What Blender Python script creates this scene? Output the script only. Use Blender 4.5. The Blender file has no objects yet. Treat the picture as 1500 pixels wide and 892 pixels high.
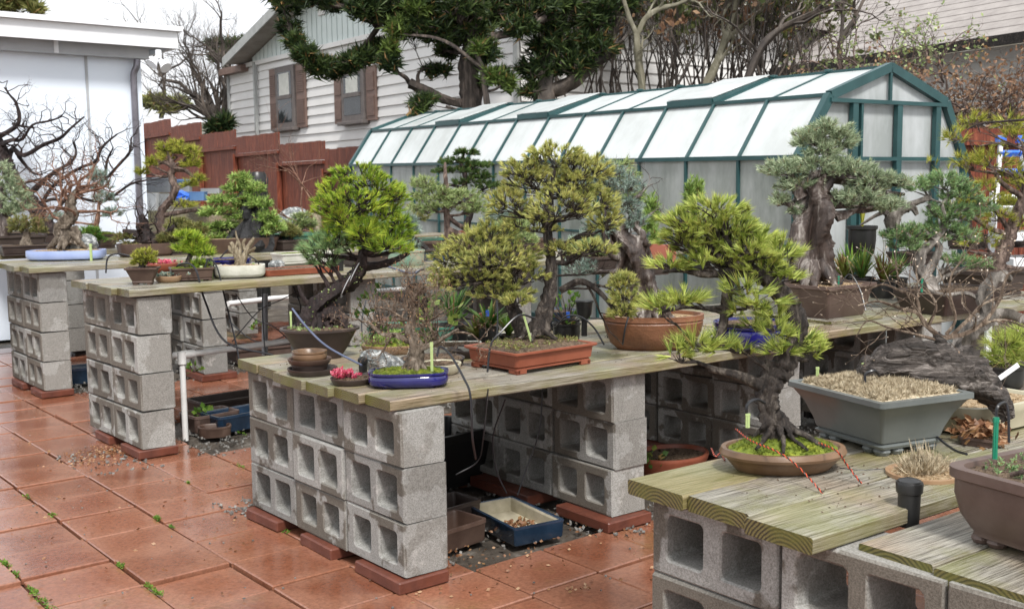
import bpy, math
import numpy as np
R_ = math.radians
rng = np.random.default_rng(11)
PW, PH = 1500.0, 892.0
F_ = 1587.6
CAM = np.array([-2.0415, -3.1132, 1.4355])
def _basis(yaw, pitch, roll):
    f = np.array([math.cos(pitch)*math.cos(yaw), math.cos(pitch)*math.sin(yaw), math.sin(pitch)])
    r = np.cross(f, [0, 0, 1.0]); r /= np.linalg.norm(r); u = np.cross(r, f)
    return f, r*math.cos(roll)+u*math.sin(roll), u*math.cos(roll)-r*math.sin(roll)
FW, RT, UP = _basis(R_(50.757), R_(-6.32), R_(-0.663))
FH = np.array([FW[0], FW[1], 0]); FH /= np.linalg.norm(FH)      # horizontal view direction
RH = np.array([FH[1], -FH[0], 0])                                # horizontal right
def ray(u, v): return FW + RT*(u-750)/F_ - UP*(v-446)/F_
def Zp(u, v, z): d = ray(u, v); return CAM + d*(z-CAM[2])/d[2]
def Yp(u, v, y): d = ray(u, v); return CAM + d*(y-CAM[1])/d[1]
def Dp(u, v, t): return CAM + ray(u, v)*t
def dep(P): return float((np.asarray(P, float)-CAM) @ FW)
def norm(a): return a/np.maximum(np.linalg.norm(a, axis=-1, keepdims=True), 1e-9)
A_ = lambda *a: np.array(a, float)

scene = bpy.context.scene
COL = scene.collection
# ---------------------------------------------------------------- mesh building
class MB:
    def __init__(s): s.V, s.F, s.n = [], [], 0
    def add(s, V, *Fs):
        V = np.asarray(V, float).reshape(-1, 3)
        for F in Fs:
            F = np.asarray(F, int)
            if len(F): s.F.append(F+s.n)
        s.V.append(V); s.n += len(V); return s
    def mesh(s, name, org=(0, 0, 0), smooth=False, sharp=None):
        me = bpy.data.meshes.new(name)
        if not s.V: return me
        V = np.concatenate(s.V)-np.asarray(org, float)
        me.vertices.add(len(V)); me.vertices.foreach_set('co', V.astype(np.float32).ravel())
        loops = np.concatenate([f.ravel() for f in s.F]); tot = np.concatenate([np.full(len(f), f.shape[1]) for f in s.F])
        st = np.concatenate([[0], np.cumsum(tot)[:-1]])
        me.loops.add(len(loops)); me.loops.foreach_set('vertex_index', loops.astype(np.int32))
        me.polygons.add(len(tot)); me.polygons.foreach_set('loop_start', st.astype(np.int32)); me.polygons.foreach_set('loop_total', tot.astype(np.int32))
        me.polygons.foreach_set('use_smooth', np.full(len(tot), bool(smooth)))
        me.update(calc_edges=True); me.validate()
        if smooth and sharp: me.set_sharp_from_angle(angle=R_(sharp))
        return me
    def build(s, name, m, parent=None, smooth=False, sharp=40):
        org = np.array(parent['_o']) if parent is not None else A_(0, 0, 0)
        me = s.mesh(name, org, smooth, sharp)
        o = bpy.data.objects.new(name, me); me.materials.append(m); COL.objects.link(o)
        o['_o'] = [float(x) for x in org]
        if parent is not None: o.parent = parent
        return o
def root(name, label, cat, loc, group=None):
    o = bpy.data.objects.new(name, None); COL.objects.link(o); o.location = [float(x) for x in loc]
    o.empty_display_size = .05
    o['_o'] = [float(x) for x in loc]; return tag(o, label, cat, group)
def tag(o, label, cat, group=None, kind=None):
    o['label'] = label; o['category'] = cat
    if group: o['group'] = group
    if kind: o['kind'] = kind
    return o
def single(name, mb, m, label, cat, group=None, smooth=False, sharp=40, loc=None):
    # a thing that is a single mesh, its origin at its own base
    V = np.concatenate(mb.V)
    if loc is None: loc = A_((V[:, 0].min()+V[:, 0].max())/2, (V[:, 1].min()+V[:, 1].max())/2, V[:, 2].min())
    me = mb.mesh(name, loc, smooth, sharp); me.materials.append(m)
    o = bpy.data.objects.new(name, me); COL.objects.link(o); o.location = [float(x) for x in loc]
    return tag(o, label, cat, group)
def struct(name, mb, m, smooth=False, kind='structure', label=None):
    o = mb.build(name, m, None, smooth); o['kind'] = kind
    if label: o['label'] = label
    return o

def box(mb, lo, hi, M=None, T=None, bev=0.0, jit=0.0):
    lo, hi = np.array(lo, float), np.array(hi, float)
    if bev <= 0:
        V = np.array([[x, y, z] for z in (lo[2], hi[2]) for y in (lo[1], hi[1]) for x in (lo[0], hi[0])])
        F = [[0, 2, 3, 1], [4, 5, 7, 6], [0, 1, 5, 4], [2, 6, 7, 3], [0, 4, 6, 2], [1, 3, 7, 5]]
        Fs = [np.array(F)]
    else:
        V, idx = [], {}
        for a in range(3):
            for c in range(8):
                p = []
                for k in range(3):
                    b = (c >> k) & 1; e = hi[k] if b else lo[k]
                    if k != a: e += (-bev if b else bev)
                    p.append(e)
                idx[(a, c)] = len(V); V.append(p)
        Q, Tn = [], []
        for a in range(3):
            o = [k for k in range(3) if k != a]
            for s in (0, 1):
                cs = [(s << a) | (i << o[0]) | (j << o[1]) for i, j in ((0, 0), (1, 0), (1, 1), (0, 1))]
                Q.append([idx[(a, c)] for c in cs])
        for a in range(3):
            o = [k for k in range(3) if k != a]
            for i in (0, 1):
                for j in (0, 1):
                    c0 = (i << o[0]) | (j << o[1]); c1 = c0 | (1 << a)
                    Q.append([idx[(o[0], c0)], idx[(o[0], c1)], idx[(o[1], c1)], idx[(o[1], c0)]])
        for c in range(8): Tn.append([idx[(0, c)], idx[(1, c)], idx[(2, c)]])
        V = np.array(V); Fs = [np.array(Q), np.array(Tn)]
        ctr = (lo+hi)/2
        for F in Fs:
            for r in F:
                p = V[r]; n = np.cross(p[1]-p[0], p[2]-p[0])
                if n @ (p.mean(0)-ctr) < 0: r[:] = r[::-1].copy()
    if jit: V = V+rng.normal(0, jit, V.shape)
    if M is not None: V = V @ np.array(M).T
    if T is not None: V = V+np.array(T)
    return mb.add(V, *Fs)
def rotz(a): c, s = math.cos(a), math.sin(a); return np.array([[c, -s, 0], [s, c, 0], [0, 0, 1.0]])

def smooth_path(P, k=6):
    P = np.asarray(P, float)
    if len(P) < 3: return np.array([P[0]+(P[-1]-P[0])*t for t in np.linspace(0, 1, k+1)])
    Q = np.vstack([2*P[0]-P[1], P, 2*P[-1]-P[-2]]); out = []
    for i in range(1, len(Q)-2):
        for t in np.linspace(0, 1, k, endpoint=False):
            a, b, c, d = Q[i-1], Q[i], Q[i+1], Q[i+2]
            out.append(.5*((2*b)+(-a+c)*t+(2*a-5*b+4*c-d)*t*t+(-a+3*b-3*c+d)*t**3))
    out.append(P[-1]); return np.array(out)
def tube(mb, P, rad, n=8, rough=0.0, ridges=0.0, cap=True, flat=1.0):
    P = np.asarray(P, float); m = len(P); rad = np.broadcast_to(np.asarray(rad, float), (m,))
    T = norm(np.gradient(P, axis=0)); a = np.cross(T[0], [0.13, 0.21, 0.97])
    if np.linalg.norm(a) < 1e-3: a = np.cross(T[0], [1, 0, 0])
    a = a/np.linalg.norm(a); rings = []
    th = np.arange(n)/n*2*math.pi
    ph = rng.uniform(0, 6.28, 3)
    for i in range(m):
        a = a-T[i]*(a@T[i]); a /= max(np.linalg.norm(a), 1e-9); b = np.cross(T[i], a)
        rr = rad[i]*(1+ridges*(np.sin(3*th+ph[0]+i*.15)+.6*np.sin(5*th+ph[1]-i*.2))*.5)
        if rough: rr = rr*(1+rng.normal(0, rough, n))
        rings.append(P[i]+a*(rr*np.cos(th))[:, None]+b*(rr*flat*np.sin(th))[:, None])
    V = np.concatenate(rings); i = np.arange(m-1)[:, None]*n; j = np.arange(n)[None]; j2 = (j+1) % n
    Q = np.stack([i+j, i+j2, i+n+j2, i+n+j], -1).reshape(-1, 4)
    Fs = [Q]
    if cap:
        V = np.vstack([V, P[0], P[-1]]); k = m*n
        jj = np.arange(n); Fs.append(np.vstack([np.stack([np.full(n, k), (jj+1) % n, jj], 1), np.stack([np.full(n, k+1), (m-1)*n+jj, (m-1)*n+(jj+1) % n], 1)]))
    return mb.add(V, *Fs)
def sticks(mb, A, B, ra, rb, n=3):
    A, B = np.asarray(A, float), np.asarray(B, float); N = len(A)
    if N == 0: return mb
    ra = np.broadcast_to(np.asarray(ra, float), (N,)); rb = np.broadcast_to(np.asarray(rb, float), (N,))
    d = norm(B-A); h = np.where(np.abs(d[:, 2:3]) > .9, A_(1, 0, 0), A_(0, 0, 1)); a = norm(np.cross(d, h)); b = np.cross(d, a)
    th = np.arange(n)/n*2*math.pi; off = a[:, None]*np.cos(th)[None, :, None]+b[:, None]*np.sin(th)[None, :, None]
    V = np.concatenate([A[:, None]+off*ra[:, None, None], B[:, None]+off*rb[:, None, None]], 1).reshape(-1, 3)
    base = (np.arange(N)*2*n)[:, None]; j = np.arange(n)[None]; j2 = (j+1) % n
    Q = np.stack([base+j, base+j2, base+n+j2, base+n+j], -1).reshape(-1, 4)
    return mb.add(V, Q)
def blades(mb, P, D, n, L, w, spread, along=.3, up=0.0, quad=False):
    """n needles per tuft at P pointing about D"""
    P, D = np.asarray(P, float), norm(np.asarray(D, float)); N = len(P)
    if N == 0: return mb
    Pn = np.repeat(P, n, 0); Dn = np.repeat(D, n, 0); M = len(Pn)
    L_ = np.repeat(np.broadcast_to(np.asarray(L, float), (N,)), n)*rng.uniform(.65, 1.15, M)
    q = norm(rng.normal(0, 1, (M, 3))); d = norm(Dn+q*spread+A_(0, 0, up))
    base = Pn-Dn*(L_*along*rng.uniform(0, 1.6, M))[:, None]
    s = norm(np.cross(d, norm(rng.normal(0, 1, (M, 3)))))*(w*rng.uniform(.7, 1.3, M)/2)[:, None]
    tip = base+d*L_[:, None]
    if not quad:
        V = np.stack([base-s, base+s, tip], 1).reshape(-1, 3)
        return mb.add(V, np.arange(M*3).reshape(-1, 3))
    mid = base+d*(L_*.5)[:, None]
    V = np.stack([base, mid+s, tip, mid-s], 1).reshape(-1, 3)
    return mb.add(V, np.arange(M*4).reshape(-1, 4))
def ramify(P, Dr, L, Rr, levels, kseg=4, nchild=3, wander=.35, ang=.8, shrink=.62, rshrink=.6, up=.05, taper=.6):
    P, Dr = np.atleast_2d(P).astype(float), norm(np.atleast_2d(Dr).astype(float)); N = len(P)
    L = np.broadcast_to(np.asarray(L, float), (N,)).copy(); Rr = np.broadcast_to(np.asarray(Rr, float), (N,)).copy()
    segs = []; tips = None
    for lv in range(levels):
        N = len(P); cur, d = P, Dr; nodes = []
        for s in range(kseg):
            d = norm(d+wander*rng.normal(0, 1, (N, 3))+A_(0, 0, up)); nx = cur+d*(L/kseg)[:, None]
            ra = Rr*(1-(1-taper)*s/kseg); rb = Rr*(1-(1-taper)*(s+1)/kseg)
            segs.append((cur, nx, ra, rb)); nodes.append((nx, d, rb)); cur = nx
        tips = (cur, d)
        if lv < levels-1:
            PP, DD, RR, LL = [], [], [], []
            for c in range(nchild):
                k = rng.integers(max(0, kseg//2-1), kseg, N) if c else np.full(N, kseg-1)
                X = np.stack([a[0] for a in nodes])[k, np.arange(N)]; Dd = np.stack([a[1] for a in nodes])[k, np.arange(N)]
                Rb = np.stack([a[2] for a in nodes])[k, np.arange(N)]
                q = rng.normal(0, 1, (N, 3)); q -= Dd*(q*Dd).sum(1, keepdims=True); q = norm(q)
                a = ang*(rng.uniform(.6, 1.2, N) if c else rng.uniform(.1, .5, N))
                DD.append(norm(Dd+q*a[:, None])); PP.append(X); RR.append(Rb*(rshrink if c else .85)); LL.append(L*shrink*rng.uniform(.7, 1.25, N))
            P, Dr, Rr, L = np.concatenate(PP), np.concatenate(DD), np.concatenate(RR), np.concatenate(LL)
    A = np.concatenate([s[0] for s in segs]); B = np.concatenate([s[1] for s in segs])
    ra = np.concatenate([s[2] for s in segs]); rb = np.concatenate([s[3] for s in segs])
    return A, B, ra, rb, tips

# ---------------------------------------------------------------- materials
def new_mat(name):
    m = bpy.data.materials.new(name); m.use_nodes = True; nt = m.node_tree; nt.nodes.clear()
    out = nt.nodes.new('ShaderNodeOutputMaterial'); b = nt.nodes.new('ShaderNodeBsdfPrincipled')
    nt.links.new(b.outputs[0], out.inputs[0]); return m, nt, b, out
def nd(nt, t, **k):
    n = nt.nodes.new(t)
    for a, v in k.items():
        if hasattr(n, a) and a not in ('inputs',): setattr(n, a, v)
    return n
def lk(nt, a, b): nt.links.new(a, b)
def noise(nt, vec, scale, detail=4, rough=.6, dist=0):
    n = nt.nodes.new('ShaderNodeTexNoise'); n.inputs['Scale'].default_value = scale; n.inputs['Detail'].default_value = detail
    n.inputs['Roughness'].default_value = rough; n.inputs['Distortion'].default_value = dist
    lk(nt, vec, n.inputs['Vector']); return n.outputs['Fac']
def mapping(nt, vec, scale=(1, 1, 1), rot=(0, 0, 0), loc=(0, 0, 0)):
    n = nt.nodes.new('ShaderNodeMapping'); n.inputs['Scale'].default_value = scale; n.inputs['Rotation'].default_value = rot; n.inputs['Location'].default_value = loc
    lk(nt, vec, n.inputs['Vector']); return n.outputs[0]
def ramp(nt, fac, stops, interp='LINEAR'):
    n = nt.nodes.new('ShaderNodeValToRGB'); n.color_ramp.interpolation = interp; e = n.color_ramp.elements
    while len(e) < len(stops): e.new(.5)
    for i, (p, c) in enumerate(stops):
        e[i].position = p; e[i].color = (*c, 1) if len(c) == 3 else c
    lk(nt, fac, n.inputs[0]); return n.outputs[0]
def mix(nt, fac, a, b, mode='MIX'):
    n = nt.nodes.new('ShaderNodeMix'); n.data_type = 'RGBA'; n.blend_type = mode
    for s, v in ((n.inputs[0], fac), (n.inputs[6], a), (n.inputs[7], b)):
        if isinstance(v, (int, float)): s.default_value = v
        elif isinstance(v, tuple): s.default_value = (*v, 1)
        else: lk(nt, v, s)
    return n.outputs[2]
def mth(nt, op, a, b=None):
    n = nt.nodes.new('ShaderNodeMath'); n.operation = op
    for i, v in enumerate((a, b)):
        if v is None: continue
        if isinstance(v, (int, float)): n.inputs[i].default_value = v
        else: lk(nt, v, n.inputs[i])
    return n.outputs[0]
def bump(nt, b, h, strength=.3, dist=.01):
    n = nt.nodes.new('ShaderNodeBump'); n.inputs['Strength'].default_value = strength; n.inputs['Distance'].default_value = dist
    lk(nt, h, n.inputs['Height']); lk(nt, n.outputs[0], b.inputs['Normal'])
def coords(nt, which='Object'): return nt.nodes.new('ShaderNodeTexCoord').outputs[which]
def randoff(nt, vec):
    """shift the texture by the object's random number so copies differ"""
    oi = nt.nodes.new('ShaderNodeObjectInfo'); m = mth(nt, 'MULTIPLY', oi.outputs['Random'], 37.0)
    a = nt.nodes.new('ShaderNodeVectorMath'); a.operation = 'ADD'; c = nt.nodes.new('ShaderNodeCombineXYZ')
    lk(nt, m, c.inputs[0]); lk(nt, m, c.inputs[1]); lk(nt, m, c.inputs[2]); lk(nt, vec, a.inputs[0]); lk(nt, c.outputs[0], a.inputs[1])
    return a.outputs[0], oi.outputs['Random']
def basic(name, c1, c2=None, scale=8, rough=.5, bs=.2, bscale=60, bdist=.002, metal=0, rough2=None, c3=None, detail=5, coat=0, spec=.5):
    m, nt, b, out = new_mat(name); v = coords(nt); c2 = c2 or c1
    f = noise(nt, v, scale, detail, .65)
    stops = [(.32, c1), (.68, c2)] if c3 is None else [(.3, c1), (.5, c2), (.7, c3)]
    lk(nt, ramp(nt, f, stops), b.inputs['Base Color'])
    if rough2 is None: b.inputs['Roughness'].default_value = rough
    else:
        g = noise(nt, v, scale*.7, 3); r = nt.nodes.new('ShaderNodeMapRange'); lk(nt, g, r.inputs[0]); r.inputs[1].default_value = .35; r.inputs[2].default_value = .65
        r.inputs[3].default_value = rough; r.inputs[4].default_value = rough2; lk(nt, r.outputs[0], b.inputs['Roughness'])
    b.inputs['Metallic'].default_value = metal; b.inputs['Coat Weight'].default_value = coat; b.inputs['Specular IOR Level'].default_value = spec
    if bs: bump(nt, b, noise(nt, v, bscale, 5, .7), bs, bdist)
    return m
BRIGHT = {'bright_pine_needles': 1.35, 'lime_pine_needles': 1.1, 'yellow_pine_needles': 1.3, 'silver_juniper': 1.2, 'green_juniper': 1.15, 'pale_green_sprays': 1.3, 'spruce_sprays': 1.35, 'blue_juniper': 1.2, 'dark_pine_needles': 1.3, 'olive_sprays': 1.3}
def foliage(name, c1, c2, c3, nscale=9, trans=.25, rough=.5, spec=.3):
    m, nt, b, out = new_mat(name); g = nt.nodes.new('ShaderNodeNewGeometry'); v = coords(nt)
    if name in BRIGHT: c1, c2, c3 = [tuple(min(x*BRIGHT[name], .85) for x in c) for c in (c1, c2, c3)]
    f = noise(nt, v, nscale, 2, .5); r = mth(nt, 'MULTIPLY', g.outputs['Random Per Island'], .55)
    s = mth(nt, 'ADD', mth(nt, 'MULTIPLY', f, .9), r); s = mth(nt, 'SUBTRACT', s, .22)
    col = ramp(nt, s, [(.22, c1), (.5, c2), (.78, c3)]); dead = mth(nt, 'GREATER_THAN', mth(nt, 'FRACT', mth(nt, 'MULTIPLY', g.outputs['Random Per Island'], 17.0)), .955); col = mix(nt, mth(nt, 'MULTIPLY', dead, .8), col, (.3, .17, .07)); lk(nt, col, b.inputs['Base Color'])
    b.inputs['Roughness'].default_value = rough; b.inputs['Specular IOR Level'].default_value = spec
    t = nt.nodes.new('ShaderNodeBsdfTranslucent'); lk(nt, col, t.inputs[0]); ms = nt.nodes.new('ShaderNodeMixShader'); ms.inputs[0].default_value = trans
    lk(nt, b.outputs[0], ms.inputs[1]); lk(nt, t.outputs[0], ms.inputs[2]); lk(nt, ms.outputs[0], out.inputs[0]); return m
def bark(name, c1, c2, c3, scale=18, stretch=(1, 1, .35), bs=1.0, rough=.7, dist=.01, rot=0.0):
    m, nt, b, out = new_mat(name); v = mapping(nt, mapping(nt, coords(nt), rot=(0, 0, rot)), stretch)
    c1, c2, c3 = [tuple(x*q for x in c) for c, q in ((c1, .6), (c2, .62), (c3, .78))]
    f = noise(nt, v, scale, 6, .7, 1.0); lk(nt, ramp(nt, f, [(.36, c1), (.52, c2), (.66, c3)]), b.inputs['Base Color'])
    b.inputs['Roughness'].default_value = rough; b.inputs['Specular IOR Level'].default_value = .4
    vo = nt.nodes.new('ShaderNodeTexVoronoi'); vo.feature = 'DISTANCE_TO_EDGE'; vo.inputs['Scale'].default_value = scale*1.3; lk(nt, v, vo.inputs['Vector']); cr = ramp(nt, vo.outputs['Distance'], [(0, (0, 0, 0)), (.18, (1, 1, 1))])
    bump(nt, b, mth(nt, 'ADD', noise(nt, v, scale*2.2, 6, .75, .6), mth(nt, 'MULTIPLY', cr, .35)), bs, dist); return m

def mat_concrete():
    m, nt, b, out = new_mat('concrete_block'); v, rnd = randoff(nt, coords(nt))
    fine = noise(nt, v, 190, 3, .8); mid = noise(nt, v, 40, 4, .7); big = noise(nt, v, 4.5, 4, .55)
    base = ramp(nt, fine, [(.36, (.15, .147, .132)), (.5, (.275, .276, .262)), (.64, (.39, .388, .37))])
    base = mix(nt, .25, base, ramp(nt, mid, [(.3, (.19, .18, .16)), (.7, (.42, .4, .37))]))
    tone = mth(nt, 'ADD', .74, mth(nt, 'MULTIPLY', rnd, .42)); tn = nt.nodes.new('ShaderNodeCombineColor')
    for i in range(3): lk(nt, tone, tn.inputs[i])
    base = mix(nt, 1.0, base, tn.outputs[0], 'MULTIPLY')
    big = mth(nt, 'ADD', big, mth(nt, 'MULTIPLY', mth(nt, 'SUBTRACT', rnd, .5), .16)); wet = ramp(nt, big, [(.48, (0, 0, 0)), (.505, (1, 1, 1))])      # damp stains with hard borders
    gs = nt.nodes.new('ShaderNodeSeparateXYZ'); ge = nt.nodes.new('ShaderNodeNewGeometry'); lk(nt, ge.outputs['Normal'], gs.inputs[0])
    face = mth(nt, 'ABSOLUTE', gs.outputs[0])
    wf = mth(nt, 'MULTIPLY', mth(nt, 'MULTIPLY', wet, 1.0), mth(nt, 'ADD', .35, mth(nt, 'MULTIPLY', face, .65)))
    col = mix(nt, wf, base, mix(nt, 1.0, base, (.42, .375, .325), 'MULTIPLY'))
    lime = ramp(nt, noise(nt, v, 7, 5, .7), [(.6, (0, 0, 0)), (.68, (1, 1, 1))]); col = mix(nt, mth(nt, 'MULTIPLY', lime, .5), col, (.52, .5, .47))
    lk(nt, col, b.inputs['Base Color']); b.inputs['Roughness'].default_value = .85
    bump(nt, b, mth(nt, 'ADD', fine, mth(nt, 'MULTIPLY', mid, .6)), .55, .003); return m
def mat_wood():
    m, nt, b, out = new_mat('weathered_plank'); o = coords(nt); v, rnd = randoff(nt, o)
    st = mapping(nt, v, (1.0, 14, 14)); st = mapping(nt, v, (1.3, 26, 26)); g1 = noise(nt, st, 3.0, 6, .65, 1.2); g2 = noise(nt, mapping(nt, v, (2.2, 110, 110)), 3, 4, .65, .6)
    wood = ramp(nt, g1, [(.32, (.05, .042, .032)), (.47, (.17, .15, .12)), (.62, (.33, .31, .265))])
    wood = mix(nt, .45, wood, ramp(nt, g2, [(.42, (.03, .025, .018)), (.56, (.52, .5, .43))]))
    tan = ramp(nt, noise(nt, v, 2.2, 3, .5), [(.45, (0, 0, 0)), (.62, (1, 1, 1))]); wood = mix(nt, mth(nt, 'MULTIPLY', tan, .5), wood, mix(nt, 1.0, wood, (.95, .62, .38), 'MULTIPLY'))
    alg = ramp(nt, noise(nt, v, 3.1, 5, .65), [(.44, (0, 0, 0)), (.6, (1, 1, 1))])
    # ends: growth rings
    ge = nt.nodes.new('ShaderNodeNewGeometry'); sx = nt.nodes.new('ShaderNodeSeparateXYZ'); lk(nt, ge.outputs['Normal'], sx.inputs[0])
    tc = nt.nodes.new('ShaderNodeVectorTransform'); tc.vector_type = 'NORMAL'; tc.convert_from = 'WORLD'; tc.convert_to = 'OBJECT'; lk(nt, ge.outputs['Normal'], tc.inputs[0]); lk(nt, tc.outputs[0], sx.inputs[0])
    end = mth(nt, 'GREATER_THAN', mth(nt, 'ABSOLUTE', sx.outputs[0]), .8)
    so = nt.nodes.new('ShaderNodeSeparateXYZ'); lk(nt, o, so.inputs[0])
    cy = mth(nt, 'ADD', so.outputs[1], mth(nt, 'SUBTRACT', mth(nt, 'MULTIPLY', rnd, .1), .05)); cz = mth(nt, 'ADD', so.outputs[2], .045)
    cx = nt.nodes.new('ShaderNodeCombineXYZ'); lk(nt, cy, cx.inputs[1]); lk(nt, cz, cx.inputs[2])
    rn = mth(nt, 'ADD', mth(nt, 'MULTIPLY', nt.nodes.new('ShaderNodeValue').outputs[0], 0), 0)
    ln = nt.nodes.new('ShaderNodeVectorMath'); ln.operation = 'LENGTH'; lk(nt, cx.outputs[0], ln.inputs[0])
    dist = mth(nt, 'ADD', ln.outputs['Value'], mth(nt, 'MULTIPLY', noise(nt, o, 14, 3), .012))
    w = mth(nt, 'SINE', mth(nt, 'MULTIPLY', dist, 700)); rings = ramp(nt, mth(nt, 'ADD', mth(nt, 'MULTIPLY', w, .5), .5), [(.15, (.035, .026, .01)), (.8, (.19, .155, .055))])
    col = mix(nt, mth(nt, 'MULTIPLY', alg, .7), wood, mix(nt, .62, wood, (.17, .18, .02)))
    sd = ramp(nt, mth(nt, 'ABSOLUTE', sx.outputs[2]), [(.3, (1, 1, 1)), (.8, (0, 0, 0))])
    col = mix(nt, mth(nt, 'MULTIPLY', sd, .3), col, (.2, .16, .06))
    rings = mix(nt, 1.0, rings, (.8, .8, .75), 'MULTIPLY')
    endc = mix(nt, ramp(nt, noise(nt, v, 9, 4), [(.4, (0, 0, 0)), (.6, (1, 1, 1))]), rings, mix(nt, .6, rings, (.12, .125, .018)))
    col = mix(nt, end, col, endc); lk(nt, col, b.inputs['Base Color'])
    rr = ramp(nt, noise(nt, v, 2.6, 3), [(.4, (.2, .2, .2)), (.6, (.55, .55, .55))]); lk(nt, rr, b.inputs['Roughness'])
    bump(nt, b, mth(nt, 'ADD', g2, mth(nt, 'MULTIPLY', g1, .8)), .55, .003); return m
def mat_tile():
    m, nt, b, out = new_mat('terracotta_tile'); g = nt.nodes.new('ShaderNodeNewGeometry'); v = coords(nt)
    r = g.outputs['Random Per Island']; base = ramp(nt, r, [(0, (.17, .056, .028)), (.35, (.225, .08, .042)), (.7, (.27, .105, .06)), (1, (.2, .066, .035))])
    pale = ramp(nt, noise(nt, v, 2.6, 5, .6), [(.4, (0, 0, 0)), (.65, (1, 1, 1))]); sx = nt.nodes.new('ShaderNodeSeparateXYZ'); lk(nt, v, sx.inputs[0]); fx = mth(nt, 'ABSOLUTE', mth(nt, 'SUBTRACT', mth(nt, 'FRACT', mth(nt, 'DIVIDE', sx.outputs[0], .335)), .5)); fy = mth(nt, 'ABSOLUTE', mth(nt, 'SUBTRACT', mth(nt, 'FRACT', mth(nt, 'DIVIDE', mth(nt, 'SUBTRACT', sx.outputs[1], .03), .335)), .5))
    rad = mth(nt, 'ADD', mth(nt, 'MAXIMUM', fx, fy), mth(nt, 'MULTIPLY', mth(nt, 'SUBTRACT', noise(nt, v, 3.2, 4, .6), .5), 1.1)); edge = ramp(nt, rad, [(.22, (0, 0, 0)), (.46, (1, 1, 1))])
    base = mix(nt, mth(nt, 'MULTIPLY', edge, .45), base, (.34, .165, .105)); base = mix(nt, mth(nt, 'MULTIPLY', pale, .25), base, (.34, .16, .1))  # dry edges, then a pale wash painting sky reflection into the tile colour
    moss = ramp(nt, noise(nt, v, 1.3, 5, .7), [(.58, (0, 0, 0)), (.68, (1, 1, 1))]); base = mix(nt, mth(nt, 'MULTIPLY', moss, .4), base, (.17, .11, .035))
    sp = ramp(nt, noise(nt, v, 60, 4, .8), [(.35, (.7, .7, .7)), (.6, (1.05, 1.05, 1.05))]); base = mix(nt, 1.0, base, sp, 'MULTIPLY')
    lk(nt, base, b.inputs['Base Color']); rr = ramp(nt, noise(nt, v, 1.9, 4, .6), [(.36, (.05, .05, .05)), (.66, (.22, .22, .22))]); lk(nt, rr, b.inputs['Roughness'])
    b.inputs['Specular IOR Level'].default_value = .75; bump(nt, b, mth(nt, 'ADD', noise(nt, v, 45, 5, .7), mth(nt, 'MULTIPLY', noise(nt, v, 7, 2), 1.5)), .25, .003); return m
def mat_siding(name, c, lap, axis=2, dark=.45):
    m, nt, b, out = new_mat(name); s = nt.nodes.new('ShaderNodeSeparateXYZ'); lk(nt, coords(nt), s.inputs[0])
    f = mth(nt, 'FRACT', mth(nt, 'DIVIDE', s.outputs[axis], lap)); base = mix(nt, .4, c, ramp(nt, noise(nt, coords(nt), 1.2, 5), [(.3, tuple(x*.85 for x in c)), (.7, c)]))
    lk(nt, base, b.inputs['Base Color']); b.inputs['Roughness'].default_value = .6
    return m
M = {}
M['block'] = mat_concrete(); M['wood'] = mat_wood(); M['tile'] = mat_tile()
M['brick'] = basic('red_paver', (.085, .025, .015), (.155, .048, .028), 14, .6, .4, 90, .002, rough2=.35)
M['dirt'] = basic('dirt', (.035, .028, .02), (.12, .1, .075), 6, .8, .9, 55, .02, c3=(.2, .17, .13), rough2=.4)
M['gravel'] = basic('gravel', (.06, .055, .05), (.26, .25, .23), 30, .7, .3, 80)
M['hill'] = basic('hillside', (.05, .05, .025), (.16, .13, .07), 1.2, .9, .8, 9, .05)
M['soil'] = basic('potting_soil', (.03, .02, .012), (.12, .08, .05), 60, .85, .9, 120, .006, c3=(.2, .14, .09))
M['soil_tan'] = basic('akadama_soil', (.13, .07, .03), (.38, .27, .15), 90, .85, .9, 160, .006, c3=(.55, .45, .32))
M['moss'] = basic('moss', (.06, .09, .012), (.17, .22, .02), 22, .9, .9, 140, .008, c3=(.3, .33, .03))
M['dry_moss'] = basic('dried_moss', (.16, .11, .06), (.52, .43, .29), 75, .9, .9, 150, .006, c3=(.75, .68, .52))
M['pot_brown'] = basic('brown_stoneware', (.055, .03, .022), (.1, .062, .045), 9, .38, .12, 90, .001, rough2=.6)
M['pot_dark'] = basic('dark_stoneware', (.03, .02, .017), (.06, .042, .035), 9, .4, .12, 90, .001, rough2=.6)
M['pot_terra'] = basic('red_clay', (.2, .052, .026), (.29, .085, .045), 7, .4, .15, 90, .001, rough2=.6)
M['pot_carved'] = basic('carved_brown_clay', (.11, .045, .022), (.27, .12, .06), 6, .28, .9, 22, .008, rough2=.45)
M['pot_oval'] = basic('glazed_brown', (.09, .05, .025), (.21, .125, .07), 5, .28, .2, 40, .002, rough2=.45)
M['pot_grey'] = basic('grey_glaze', (.09, .1, .097), (.15, .165, .16), 3, .3, .1, 60, .001, rough2=.42)
M['pot_blue'] = basic('cobalt_glaze', (.006, .006, .06), (.015, .014, .14), 3, .1, .05, 40, .001, coat=.5)
M['pot_sky'] = basic('pale_blue_glaze', (.3, .38, .66), (.4, .48, .75), 4, .25, .05, 40, .001)
M['pot_cream'] = basic('cream_glaze', (.4, .37, .26), (.52, .48, .36), 4, .35, .1, 60, .001)
M['pot_white'] = basic('white_stoneware', (.52, .52, .44), (.68, .67, .6), 9, .5, .6, 55, .005)
M['pot_green'] = basic('green_glaze', (.025, .09, .06), (.08, .22, .16), 6, .2, .1, 40, .001)
M['pot_jade'] = basic('jade_glaze', (.07, .24, .18), (.36, .3, .22), 9, .25, .1, 40, .001)
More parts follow.
